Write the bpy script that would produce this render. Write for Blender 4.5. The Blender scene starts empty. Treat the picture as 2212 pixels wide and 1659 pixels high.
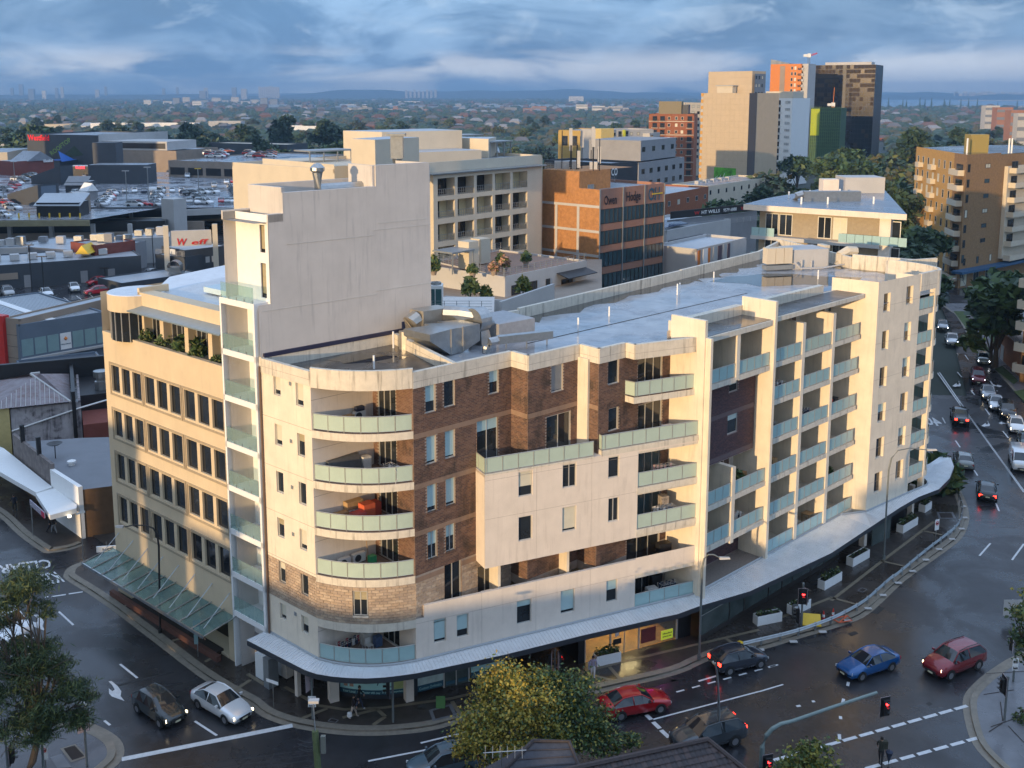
import bpy, bmesh, math, random
from mathutils import Vector, Matrix
R = random.Random(11)
sc = bpy.context.scene
COL = sc.collection
# ---------------------------------------------------------------- camera
FL, CX, CY, YH, CH = 2250.0, 1080.0, 565.0, 205.0, 40.0      # surveyed on a 2212 x 1659 sheet; camera 40 m up
PITCH = math.atan((CY-YH)/FL)
cam = bpy.data.cameras.new('camera'); co = bpy.data.objects.new('camera', cam); COL.objects.link(co)
co.location = (0, 0, CH); co.rotation_euler = (math.pi/2-PITCH, 0, 0)
cam.sensor_width = 36.0; cam.lens = 36.0*FL/2212
cam.shift_x = (1106-CX)/2212; cam.shift_y = (CY-829.5)/2212
cam.clip_start = 1.0; cam.clip_end = 60000.0
sc.camera = co
# ---------------------------------------------------------------- light
SUN_AZ = (0.575, 0.818)                       # the low sun travels along the apartment block's brick walls
SUN_EL = math.radians(6.0)
wd = bpy.data.worlds.new('World'); sc.world = wd; wd.use_nodes = True
nt = wd.node_tree; nt.nodes.clear()
def N(t, kind, **kw):
 n = t.nodes.new(kind)
 for k, v in kw.items():
  if k in n.inputs: n.inputs[k].default_value = v
  else: setattr(n, k, v)
 return n
def mathn(t, op, a, b=None, clamp=False):
 n = t.nodes.new('ShaderNodeMath'); n.operation = op; n.use_clamp = clamp
 for i, x in enumerate((a, b)):
  if x is None: continue
  if hasattr(x, 'links'): t.links.new(x, n.inputs[i])
  else: n.inputs[i].default_value = x
 return n.outputs[0]
def ramp(t, fac, stops, interp='EASE'):
 n = t.nodes.new('ShaderNodeValToRGB'); n.color_ramp.interpolation = interp
 e = n.color_ramp.elements
 while len(e) < len(stops): e.new(0.5)
 for el, (p, c) in zip(e, stops):
  el.position = p; el.color = (c, c, c, 1) if not isinstance(c, tuple) else (*c, 1)
 t.links.new(fac, n.inputs[0]); return n.outputs[0]
def mixc(t, fac, a, b, blend='MIX'):
 n = t.nodes.new('ShaderNodeMix'); n.data_type = 'RGBA'; n.blend_type = blend
 for s, x in ((n.inputs[0], fac), (n.inputs[6], a), (n.inputs[7], b)):
  if hasattr(x, 'links'): t.links.new(x, s)
  else: s.default_value = x if not isinstance(x, tuple) else (*x[:3], 1)
 return n.outputs[2]
SKY_STRENGTH = 0.15
sky = N(nt, 'ShaderNodeTexSky', sky_type='NISHITA', sun_disc=False, sun_elevation=SUN_EL,
  sun_rotation=math.atan2(-SUN_AZ[0], -SUN_AZ[1]), air_density=1.3, dust_density=1.5, ozone_density=3.0)
tc = N(nt, 'ShaderNodeTexCoord')
sep = N(nt, 'ShaderNodeSeparateXYZ'); nt.links.new(tc.outputs['Generated'], sep.inputs[0])
den = mathn(nt, 'ADD', mathn(nt, 'MAXIMUM', sep.outputs[2], 0.0), 0.09)
cmb = N(nt, 'ShaderNodeCombineXYZ')
nt.links.new(mathn(nt, 'DIVIDE', sep.outputs[0], den), cmb.inputs[0])
nt.links.new(mathn(nt, 'DIVIDE', sep.outputs[1], den), cmb.inputs[1])
def noise(t, vec, scale, detail=5, rough=0.55, dist=0.0):
 n = N(t, 'ShaderNodeTexNoise', Scale=scale, Detail=detail, Roughness=rough, Distortion=dist)
 if vec is not None: t.links.new(vec, n.inputs['Vector'])
 return n.outputs['Fac']
mp = N(nt, 'ShaderNodeMapping'); mp.inputs['Location'].default_value = (3.1, 7.7, 0); mp.inputs['Scale'].default_value = (1, 1, 2.6); nt.links.new(tc.outputs['Generated'], mp.inputs[0])
n1 = noise(nt, mp.outputs[0], 5.5, 9, 0.60, 0.5)
n2 = noise(nt, mp.outputs[0], 2.3, 5, 0.5, 0.3)
n3 = noise(nt, mp.outputs[0], 13, 7, 0.6, 0.5)
K = 1/SKY_STRENGTH
def kc(r, g, b): return (r*K, g*K, b*K)
f1 = ramp(nt, n1, [(0.40, 0.0), (0.58, 1.0)])
f2 = ramp(nt, n2, [(0.40, 0.0), (0.60, 1.0)])
deck = mixc(nt, f1, kc(0.085, 0.18, 0.335), kc(0.23, 0.365, 0.55))
deck = mixc(nt, mathn(nt, 'MULTIPLY', f2, 0.62), deck, kc(0.075, 0.135, 0.235))
puff = ramp(nt, n3, [(0.50, 0.0), (0.68, 1.0)])
deck = mixc(nt, mathn(nt, 'MULTIPLY', puff, 0.5), deck, kc(0.40, 0.50, 0.62))
# thin bright breaks above the horizon
el = ramp(nt, sep.outputs[2], [(0.0, 0.9), (0.008, 1.0), (0.022, 0.7), (0.05, 0.0)])
mp2 = N(nt, 'ShaderNodeMapping'); mp2.inputs['Scale'].default_value = (6, 6, 26); nt.links.new(tc.outputs['Generated'], mp2.inputs[0])
n4 = noise(nt, mp2.outputs[0], 0.9, 5, 0.55, 0.5)
brk = mathn(nt, 'MULTIPLY', ramp(nt, n4, [(0.40, 0.0), (0.58, 1.0)]), el)
deck = mixc(nt, mathn(nt, 'MULTIPLY', brk, 0.85), deck, kc(1.0, 0.96, 0.90))
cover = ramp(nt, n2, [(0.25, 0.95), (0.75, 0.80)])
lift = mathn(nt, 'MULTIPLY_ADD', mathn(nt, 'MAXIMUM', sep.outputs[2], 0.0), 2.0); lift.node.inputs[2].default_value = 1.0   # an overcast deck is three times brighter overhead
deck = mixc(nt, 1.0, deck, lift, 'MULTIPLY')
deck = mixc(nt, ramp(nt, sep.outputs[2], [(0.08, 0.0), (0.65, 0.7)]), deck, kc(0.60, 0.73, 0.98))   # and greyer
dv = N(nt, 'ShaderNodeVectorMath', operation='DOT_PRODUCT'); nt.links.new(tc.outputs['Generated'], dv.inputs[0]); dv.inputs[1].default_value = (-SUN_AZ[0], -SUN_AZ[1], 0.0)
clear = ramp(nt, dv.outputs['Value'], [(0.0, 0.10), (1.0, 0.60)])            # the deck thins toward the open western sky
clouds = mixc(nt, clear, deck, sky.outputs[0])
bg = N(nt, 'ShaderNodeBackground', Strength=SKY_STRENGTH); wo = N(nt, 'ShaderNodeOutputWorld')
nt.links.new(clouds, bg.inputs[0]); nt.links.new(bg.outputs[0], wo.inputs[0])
sl = bpy.data.lights.new('sun', 'SUN'); sl.energy = 3.1; sl.angle = math.radians(0.6); sl.color = (1.0, 0.70, 0.37)
so = bpy.data.objects.new('sun', sl); COL.objects.link(so)
so.rotation_euler = Vector((SUN_AZ[0]*math.cos(SUN_EL), SUN_AZ[1]*math.cos(SUN_EL), -math.sin(SUN_EL))).to_track_quat('-Z', 'Y').to_euler()
so.location = (-200, -200, 120)
sc.view_settings.view_transform = 'Standard'; sc.view_settings.look = 'None'
sc.view_settings.exposure = 0.65; sc.view_settings.gamma = 1.0
sc.view_settings.use_curve_mapping = False
sc.render.engine = 'CYCLES'
sc.cycles.use_denoising = True
sc.cycles.max_bounces = 6; sc.cycles.diffuse_bounces = 4; sc.cycles.glossy_bounces = 3
sc.cycles.transparent_max_bounces = 8; sc.cycles.volume_bounces = 0
sc.cycles.sample_clamp_indirect = 4.0
# ---------------------------------------------------------------- survey and mesh helpers
def ray(u, v):
 a = (u-CX)/FL; b = (v-CY)/FL
 return (a, math.cos(PITCH)-b*math.sin(PITCH), -math.sin(PITCH)-b*math.cos(PITCH))
def gp(u, v, z=0.0):                                   # where a sight line meets the level z
 r = ray(u, v); t = (z-CH)/r[2]; return (r[0]*t, r[1]*t)
def zat(p, v):                                         # height of a sight line over plan point p
 r = ray(CX, v); return CH+r[2]*p[1]/r[1]
def mk(x0, y0, s): return lambda x, y: (x0+x/s, y0+y/s)
A0, A1, A2, A3 = mk(0, 117.2, 3.974), mk(527.2, 117.2, 3.974), mk(1083.7, 117.2, 3.974), mk(1640.2, 117.2, 3.869)
B0, B1, B2, B3 = mk(0, 497.9, 3.974), mk(527.2, 497.9, 3.974), mk(1083.7, 497.9, 3.974), mk(1640.2, 497.9, 3.869)
C0, C1, C2, C3 = mk(0, 878.7, 3.974), mk(527.2, 878.7, 3.974), mk(1083.7, 878.7, 3.974), mk(1640.2, 878.7, 3.869)
D0, D1, D2, D3 = mk(0, 1241.9, 3.974), mk(527.2, 1241.9, 3.974), mk(1083.7, 1241.9, 3.974), mk(1640.2, 1241.9, 3.869)
class Fac:
 """A vertical plane: s runs along it, o out of it, z up."""
 def __init__(s, a, b):
  s.a = a; dx, dy = b[0]-a[0], b[1]-a[1]; s.L = math.hypot(dx, dy)
  s.t = (dx/s.L, dy/s.L); s.n = (s.t[1], -s.t[0]); s.rz = math.atan2(dy, dx)
 def w(s, S, o, z): return (s.a[0]+s.t[0]*S+s.n[0]*o, s.a[1]+s.t[1]*S+s.n[1]*o, z)
 def p(s, S, o=0): return s.w(S, o, 0)[:2]
 def sz(s, uv, off=0):
  r = ray(*uv); ax, ay = s.a[0]+s.n[0]*off, s.a[1]+s.n[1]*off
  k = (ax*s.n[0]+ay*s.n[1])/(r[0]*s.n[0]+r[1]*s.n[1])
  return ((r[0]*k-ax)*s.t[0]+(r[1]*k-ay)*s.t[1], CH+r[2]*k)
 def rect(s, lt, rb, off=0):
  a = s.sz(lt, off); b = s.sz(rb, off); return (a[0], b[1], b[0], a[1])   # s0, z0, s1, z1
 def sub(s, S, o=0, dist=1): return Fac(s.p(S, o), s.p(S+dist, o))
 def turn(s, S, o=0): return Fac(s.p(S, o), s.p(S, o-1))                      # plane at right angles, running inward
class MB:
 def __init__(s): s.v = []; s.f = []; s.m = []
 def add(s, vs, fs, m=0):
  k = len(s.v); s.v += [tuple(x) for x in vs]
  for f in fs: s.f.append([i+k for i in f]); s.m.append(m)
  return s
 def quad(s, a, b, c, d, m=0): return s.add((a, b, c, d), ((0, 1, 2, 3),), m)
 def hexa(s, p, m=0): return s.add(p, ((3, 2, 1, 0), (4, 5, 6, 7), (0, 1, 5, 4), (1, 2, 6, 5), (2, 3, 7, 6), (3, 0, 4, 7)), m)
 def box(s, x0, y0, z0, x1, y1, z1, m=0):
  return s.hexa([(x0, y0, z0), (x1, y0, z0), (x1, y1, z0), (x0, y1, z0), (x0, y0, z1), (x1, y0, z1), (x1, y1, z1), (x0, y1, z1)], m)
 def fbox(s, F, s0, s1, o0, o1, z0, z1, m=0):
  return s.hexa([F.w(s0, o1, z0), F.w(s1, o1, z0), F.w(s1, o0, z0), F.w(s0, o0, z0), F.w(s0, o1, z1), F.w(s1, o1, z1), F.w(s1, o0, z1), F.w(s0, o0, z1)], m)
 def fquad(s, F, s0, s1, z0, z1, o=0, m=0): return s.quad(F.w(s0, o, z0), F.w(s1, o, z0), F.w(s1, o, z1), F.w(s0, o, z1), m)
 def prism(s, pl, z0, z1, m=0, mt=None):
  n = len(pl); s.add([(x, y, z0) for x, y in pl]+[(x, y, z1) for x, y in pl], [(i, (i+1) % n, n+(i+1) % n, n+i) for i in range(n)], m)
  s.add([(x, y, z1) for x, y in pl], [tuple(range(n))], m if mt is None else mt)
  return s.add([(x, y, z0) for x, y in pl], [tuple(range(n))[::-1]], m)
 def sheet(s, pl, z, m=0): return s.add([(x, y, z) for x, y in pl], [tuple(range(len(pl)))], m)
 def tube(s, pts, r, n=6, m=0, r1=None, cap=True):
  pts = [Vector(p) for p in pts]; k = len(s.v); L = len(pts); r1 = r if r1 is None else r1
  for i, p in enumerate(pts):
   d = (pts[min(i+1, L-1)]-pts[max(i-1, 0)]).normalized()
   u = d.cross(Vector((0, 0, 1)) if abs(d.z) < .9 else Vector((1, 0, 0))).normalized(); w = d.cross(u)
   rr = r+(r1-r)*i/max(1, L-1)
   for j in range(n):
    a = 2*math.pi*j/n; s.v.append(tuple(p+u*math.cos(a)*rr+w*math.sin(a)*rr))
  for i in range(L-1):
   for j in range(n):
    s.f.append([k+i*n+j, k+i*n+(j+1) % n, k+(i+1)*n+(j+1) % n, k+(i+1)*n+j]); s.m.append(m)
  if cap:
   s.f.append([k+j for j in range(n)][::-1]); s.m.append(m)
   s.f.append([k+(L-1)*n+j for j in range(n)]); s.m.append(m)
  return s
 def cyl(s, p, r, h, n=12, m=0, r1=None): return s.tube([p, (p[0], p[1], p[2]+h)], r, n, m, r1)
 def lathe(s, c, prof, n=14, m=0):
  k = len(s.v)
  for r, z in prof:
   for j in range(n):
    a = 2*math.pi*j/n; s.v.append((c[0]+r*math.cos(a), c[1]+r*math.sin(a), c[2]+z))
  for i in range(len(prof)-1):
   for j in range(n): s.f.append([k+i*n+j, k+i*n+(j+1) % n, k+(i+1)*n+(j+1) % n, k+(i+1)*n+j]); s.m.append(m)
  return s
 def wall(s, F, s0, s1, z0, z1, holes=(), dep=.14, m=0, o=0, mr=None):
  hs = [h for h in holes if h[2] > s0 and h[0] < s1 and h[3] > z0 and h[1] < z1]
  S = sorted({s0, s1, *[min(max(x, s0), s1) for h in hs for x in (h[0], h[2])]})
  Z = sorted({z0, z1, *[min(max(x, z0), z1) for h in hs for x in (h[1], h[3])]})
  for i in range(len(S)-1):
   for j in range(len(Z)-1):
    cs, cz = (S[i]+S[i+1])/2, (Z[j]+Z[j+1])/2
    if any(h[0] < cs < h[2] and h[1] < cz < h[3] for h in hs): continue
    s.fquad(F, S[i], S[i+1], Z[j], Z[j+1], o, m)
  mr = m if mr is None else mr
  for a, b, c, d in hs:
   for q in (((a, b), (a, d)), ((c, d), (c, b)), ((a, d), (c, d)), ((c, b), (a, b))):
    (p0, q0), (p1, q1) = q
    s.quad(F.w(p0, o, q0), F.w(p1, o, q1), F.w(p1, o-dep, q1), F.w(p0, o-dep, q0), mr)
  return s
 def bricks(s, F, s0, s1, z0, z1, holes=(), o=0, bl=.29, bh=.105, mats=4, g=.014, d=.012):
  row = 0; z = z0
  while z < z1-.02:
   zt = min(z+bh, z1); x = s0-(bl/2 if row % 2 else 0)
   while x < s1-.02:
    a, b = max(x, s0), min(x+bl, s1); x += bl
    if b-a < .015: continue
    cs, cz = (a+b)/2, (z+zt)/2; skip = False
    for h in holes:
     if h[1]-.03 < cz < h[3]+.03:
      if h[0] < cs < h[2]: skip = True
      elif a < h[0] < b: b = h[0]
      elif a < h[2] < b: a = h[2]
    if skip: continue
    A, B, Cc, Dd = a+g/2, b-g/2, z+g/2, zt-g/2; e = o+d+R.uniform(-.003, .003)
    m = R.randrange(mats)
    s.add([F.w(A, o, Cc), F.w(B, o, Cc), F.w(B, o, Dd), F.w(A, o, Dd), F.w(A, e, Cc), F.w(B, e, Cc), F.w(B, e, Dd), F.w(A, e, Dd)],
                      ((4, 5, 6, 7), (0, 1, 5, 4), (1, 2, 6, 5), (2, 3, 7, 6), (3, 0, 4, 7)), m)
   z = zt; row += 1
  return s
 def mesh(s, name, mats, base=(0, 0, 0), smooth=False):
  me = bpy.data.meshes.new(name)
  me.from_pydata([(x-base[0], y-base[1], z-base[2]) for x, y, z in s.v], [], s.f)
  for m in (mats if isinstance(mats, (list, tuple)) else [mats]): me.materials.append(m)
  me.polygons.foreach_set('material_index', s.m)
  if smooth: me.polygons.foreach_set('use_smooth', [True]*len(s.f))
  me.update(); return me
 def ob(s, name, mats, parent=None, smooth=False, local=False, base=None):
  """Link as one object. World coordinates are taken relative to the thing's base unless local."""
  if base is None:
   if parent is not None: base = (0, 0, 0) if local else base_of(parent)
   else:
    xs, ys, zs = zip(*s.v); base = ((min(xs)+max(xs))/2, (min(ys)+max(ys))/2, min(zs))
  o = bpy.data.objects.new(name, s.mesh(name, mats, base, smooth)); COL.objects.link(o)
  if parent is None: o.location = base
  else: o.parent = parent
  return o
BASES = {}
def base_of(o):
 while o.parent: o = o.parent
 return tuple(o.location)
def props(o, label=None, cat=None, group=None, kind=None):
 if label: o['label'] = label
 if cat: o['category'] = cat
 if group: o['group'] = group
 if kind: o['kind'] = kind
 return o
def thing(name, label, cat, loc, group=None, rz=0):
 o = bpy.data.objects.new(name, None); o.empty_display_size = .3; COL.objects.link(o)
 o.location = loc if len(loc) == 3 else (*loc, 0); o.rotation_euler.z = rz
 return props(o, label, cat, group)
def struct(name, mb, mats, smooth=False): return props(mb.ob(name, mats, smooth=smooth), kind='structure')
def link(name, me, parent=None, loc=(0, 0, 0), rz=0, scale=None):
 o = bpy.data.objects.new(name, me); COL.objects.link(o); o.location = loc; o.rotation_euler.z = rz; o.parent = parent
 if scale: o.scale = scale
 return o
def copy_tree(o, loc=None, rz=None, parent=None, label=None):
 c = o.copy(); COL.objects.link(c)
 if parent: c.parent = parent
 if loc is not None: c.location = loc if len(loc) == 3 else (*loc, 0)
 if rz is not None: c.rotation_euler.z = rz
 if label: c['label'] = label
 for ch in list(o.children): copy_tree(ch, parent=c)
 return c
# ---------------------------------------------------------------- materials
def M(name, col, rough=.6, metal=0.0, var=.12, scale=3.0, streak=0.0, dirt=(.10, .09, .08), bump=0.0, bscale=40, spec=.5, emit=0, alpha=None, objcol=False, wet=0.0, grime=0.0, coat=0.0):
 m = bpy.data.materials.new(name); m.use_nodes = True; t = m.node_tree; b = t.nodes['Principled BSDF']
 b.inputs['Roughness'].default_value = rough; b.inputs['Metallic'].default_value = metal
 b.inputs['Specular IOR Level'].default_value = spec; b.inputs['Coat Weight'].default_value = coat; b.inputs['Coat Roughness'].default_value = .05
 geo = N(t, 'ShaderNodeNewGeometry'); pos = geo.outputs['Position']
 c = (*col, 1)
 if objcol:
  oi = N(t, 'ShaderNodeObjectInfo'); c = oi.outputs['Color']
 if var:
  n = noise(t, pos, scale, 5, .6)
  f = ramp(t, n, [(.25, 1-var), (.75, 1+var*.55)], 'LINEAR')
  c = mixc(t, 1.0, c, f, 'MULTIPLY')
 if streak or grime:
  mpn = N(t, 'ShaderNodeMapping'); mpn.inputs['Scale'].default_value = (2.2, 2.2, .16); t.links.new(pos, mpn.inputs[0])
  sn = noise(t, mpn.outputs[0], 1.6, 6, .65, .4); big = noise(t, pos, .35, 3, .5)
  if streak:
   fs = mathn(t, 'MULTIPLY', ramp(t, sn, [(.50, 0), (.70, 1)]), ramp(t, big, [(.35, .25), (.65, 1)]))
   c = mixc(t, mathn(t, 'MULTIPLY', fs, streak), c, dirt)
  if grime:
   gn = noise(t, pos, .55, 6, .62, .6)
   fg = mathn(t, 'MULTIPLY', ramp(t, gn, [(.46, 0), (.66, 1)]), ramp(t, sn, [(.3, .35), (.6, 1)]))
   c = mixc(t, mathn(t, 'MULTIPLY', fg, grime), c, dirt)
 if hasattr(c, 'links'): t.links.new(c, b.inputs['Base Color'])
 else: b.inputs['Base Color'].default_value = c
 if wet:
  wn = noise(t, pos, .16, 6, .62, .5)
  t.links.new(ramp(t, wn, [(.38, max(.05, rough-wet)), (.60, rough)]), b.inputs['Roughness'])
 if bump:
  bn = N(t, 'ShaderNodeBump', Strength=bump, Distance=.03); t.links.new(noise(t, pos, bscale, 4, .6), bn.inputs['Height'])
  t.links.new(bn.outputs[0], b.inputs['Normal'])
 if emit:
  b.inputs['Emission Color'].default_value = (*col, 1); b.inputs['Emission Strength'].default_value = emit
 if alpha is not None:
  tr = N(t, 'ShaderNodeBsdfTransparent'); mx = N(t, 'ShaderNodeMixShader', Fac=alpha); out = t.nodes['Material Output']
  tr.inputs[0].default_value = (.8, .9, .88, 1)
  t.links.new(tr.outputs[0], mx.inputs[1]); t.links.new(b.outputs[0], mx.inputs[2]); t.links.new(mx.outputs[0], out.inputs[0])
 return m
W_CREAM = M('cream_render', (.76, .67, .54), .75, var=.12, scale=.8, streak=.34, dirt=(.30, .25, .19), bump=.15)
W_PINK = M('pale_render', (.73, .64, .55), .75, var=.10, scale=.8, streak=.26, dirt=(.36, .30, .25), bump=.15)
W_PARA = M('parapet_render', (.66, .60, .50), .8, var=.15, scale=2, streak=.75, dirt=(.12, .10, .075), bump=.2)
W_WHITE = M('white_paint', (.80, .80, .79), .6, var=.05)
W_TOWER = M('tower_render', (.58, .54, .50), .8, var=.10, scale=.6, streak=.8, dirt=(.43, .405, .385), bump=.15)
W_BEIGE = M('beige_render', (.62, .50, .34), .75, var=.09, scale=.7, streak=.25, dirt=(.42, .35, .26), bump=.1)
MORTAR = M('mortar', (.36, .30, .25), .9, var=.15, grime=.6)
BRICKS = [M('red_brick_%s' % w, c, .85, var=.22, scale=9, grime=.85, dirt=(.035, .025, .02)) for w, c in zip(('rust', 'brown', 'plum', 'tan'), ((.175, .092, .062), (.15, .08, .055), (.12, .068, .052), (.20, .112, .075)))]
DBRICK = [M('dark_brick_%s' % w, c, .8, var=.2, scale=9) for w, c in zip(('one', 'two', 'three', 'four'), ((.085, .045, .055), (.07, .04, .05), (.10, .05, .055), (.06, .035, .045)))]
DMORTAR = M('pale_mortar', (.30, .24, .23), .9)
STONE = [M('sandstone_%s' % w, c, .9, var=.25, scale=6, grime=.35, dirt=(.10, .075, .06), bump=.6, bscale=9) for w, c in zip(('warm', 'pale', 'grey'), ((.46, .34, .24), (.52, .40, .29), (.41, .31, .23)))]
BAND = M('brown_band', (.29, .19, .13), .8, var=.12, scale=3, grime=.4, dirt=(.10, .07, .05))
GLASS = M('window_glass', (.022, .026, .030), .04, var=.3, scale=.6, spec=.75)
GLASSB = M('bluish_glass', (.05, .085, .10), .05, var=.3, scale=.5, spec=.8)
BLIND = M('roller_blind', (.40, .55, .56), .5, var=.06)
BLINDC = M('cream_blind', (.62, .58, .46), .6, var=.06)
CURTAIN = M('curtain', (.38, .32, .20), .8, var=.2, scale=4)
FRAME = M('aluminium_frame', (.52, .51, .48), .4, .3, var=.05)
FRAMED = M('dark_frame', (.05, .042, .038), .4, .2, var=.05)
RAILG = M('frosted_glass_panel', (.44, .54, .46), .22, var=.07, scale=1.2, spec=.6)
RAILG2 = M('teal_glass_panel', (.34, .50, .50), .2, var=.08, scale=1.2, spec=.6)
CLEAR = M('clear_glass', (.42, .52, .50), .03, var=0, spec=.8, alpha=.22)
RAILM = M('rail_metal', (.40, .40, .37), .4, .5, var=.05)
SLABM = M('slab_edge', (.66, .60, .50), .8, var=.14, scale=3, streak=.6, dirt=(.14, .11, .08))
TILEF = M('balcony_tile', (.30, .22, .18), .5, var=.15)
BLACK = M('black_paint', (.018, .018, .02), .45, var=.1)
CHAR = M('charcoal_cladding', (.035, .04, .048), .5, var=.15)
GREYM = M('galvanised_steel', (.42, .43, .43), .32, .85, var=.18, scale=3)
STEEL = M('grey_steel', (.30, .32, .33), .45, .4, var=.1)
CONC = M('concrete', (.33, .31, .28), .85, var=.2, scale=2, grime=.3, dirt=(.12, .11, .10))
ROOFD = M('dark_membrane', (.075, .068, .064), .42, var=.45, scale=.9, wet=.34, grime=.5, dirt=(.16, .15, .14))
AWN = M('awning_sheet', (.74, .76, .78), .36, .3, var=.1, scale=1, streak=.2)
WHITEM = M('white_appliance', (.72, .70, .66), .45, var=.06)
RED = M('red_paint', (.55, .03, .025), .4, var=.08)
YELLOW = M('yellow_paint', (.75, .48, .03), .5, var=.08)
GREEN = M('green_plastic', (.05, .38, .16), .5)
ORANGE = M('orange_fabric', (.62, .12, .05), .8, var=.2)
CARD = M('cardboard', (.45, .29, .14), .8, var=.15)
SOIL = M('soil', (.035, .025, .02), .9)
LEAFS = [M('leaf_%s' % w, c, .6, var=.35, scale=4) for w, c in zip(('green', 'dark', 'olive', 'yellow'), ((.065, .115, .035), (.032, .065, .028), (.12, .14, .034), (.24, .19, .035)))]
BARK = M('bark', (.10, .075, .055), .9, var=.3, scale=8, bump=.5)
# ---------------------------------------------------------------- ground, roads, pavements
def flat(o): return o
ASPH = M('wet_asphalt', (.030, .030, .034), .42, var=.35, scale=.7, wet=.27, spec=.5, bump=.08, bscale=60, grime=.5, dirt=(.016, .015, .016))
PAVE = M('dark_pavers', (.052, .042, .036), .55, var=.35, scale=2.0, wet=.42, bump=.1, bscale=30)
PAVG = M('grey_tiles', (.085, .08, .085), .45, var=.2, scale=2.0, wet=.3)
KERB = M('kerb_concrete', (.22, .19, .15), .7, var=.25, scale=2.5, wet=.2)
PAVC = M('pale_concrete', (.15, .15, .16), .55, var=.2, scale=1.2, wet=.35)
LINE = M('line_paint', (.62, .63, .64), .5, var=.2, scale=3)
GRASS = M('lawn', (.055, .085, .02), .9, var=.5, scale=1.2)
SUBURB = M('far_ground', (.045, .055, .045), .9, var=.6, scale=.02)
mb = MB(); mb.add([(-26000, -3000, -.3), (26000, -3000, -.3), (26000, 30000, -.3), (-26000, 30000, -.3)], [(0, 1, 2, 3)])
struct('ground', mb, SUBURB)
mb = MB(); mb.sheet([(-110, 22), (70, 22), (85, 60), (75, 100), (70, 135), (-110, 150)], 0)
far_l = [gp(2050, 690), gp(2052, 640), gp(2010, 600), gp(1948, 500), gp(1925, 470), gp(1868, 385), gp(1843, 345)]
far_r = [gp(1852, 345), gp(1882, 385), gp(1960, 470), gp(1990, 510), gp(2090, 600), gp(2140, 660), gp(2212, 800)]
mb.sheet([gp(2212, 1000), gp(2000, 1000), (60, 128)]+far_l+far_r, .004)
mb.sheet([gp(2050, 700, 0), gp(2030, 655), gp(2212, 640), gp(2212, 700)], .008)
struct('road', mb, ASPH)
# the side street beside the office building and the shop row
def ribbon(mb, pts, w, z, m=0, zb=None):
 """A band of width w to the right of a polyline; with zb it gets a face down to that level."""
 L = len(pts); nr = []
 for i, p in enumerate(pts):
  a, b = pts[max(i-1, 0)], pts[min(i+1, L-1)]; d = math.hypot(b[0]-a[0], b[1]-a[1]) or 1
  nr.append(((b[1]-a[1])/d, -(b[0]-a[0])/d))
 q = [(p[0]+n[0]*w, p[1]+n[1]*w) for p, n in zip(pts, nr)]
 for i in range(L-1):
  mb.quad((*pts[i], z), (*q[i], z), (*q[i+1], z), (*pts[i+1], z), m)
  if zb is not None: mb.quad((*pts[i], zb), (*pts[i], z), (*pts[i+1], z), (*pts[i+1], zb), m)
 return q
def dense(px, z, k=3):
 """Catmull-Rom through surveyed points on level z."""
 P = [gp(u, v, z) for u, v in px]; out = []
 for i in range(len(P)-1):
  a, b, c, d = P[max(i-1, 0)], P[i], P[i+1], P[min(i+2, len(P)-1)]
  for j in range(k):
   t = j/k
   out.append(tuple(.5*(2*b[x]+(c[x]-a[x])*t+(2*a[x]-5*b[x]+4*c[x]-d[x])*t*t+(3*b[x]-a[x]-3*c[x]+d[x])*t**3) for x in (0, 1)))
 return out+[P[-1]]
KZ = .13
kerb_px = [(262, 1199), (219, 1206), (191, 1211), (171, 1217), (155, 1226), (149, 1236), (153, 1246), (200, 1275), (261, 1317), (350, 1384), (437, 1450), (503, 1491), (547, 1515), (575, 1537), (628, 1557), (703, 1571), (779, 1577), (854, 1575), (930, 1566), (1005, 1546), (1120, 1521), (1240, 1497), (1325, 1478), (1453, 1448), (1511, 1423), (1562, 1405), (1640, 1394), (1717, 1371), (1821, 1340), (1873, 1314), (1945, 1248), (2028, 1189), (2067, 1158), (2082, 1127), (2083, 1106), (2077, 1080), (2064, 1052), (2050, 1030)]
kerb = dense(kerb_px, KZ)
mb = MB(); mb.prism(kerb+[(47.5, 106), (49, 118), (60, 150), (20, 175), (-48, 101)], -.2, KZ, 0)
struct('pavement', mb, PAVE)
mb = MB(); ribbon(mb, kerb, -.5, KZ+.012, 0, -.1)
g = [(p[0], p[1]) for p in kerb]; ribbon(mb, g, .42, .010, 0)
struct('kerb', mb, KERB)
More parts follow.
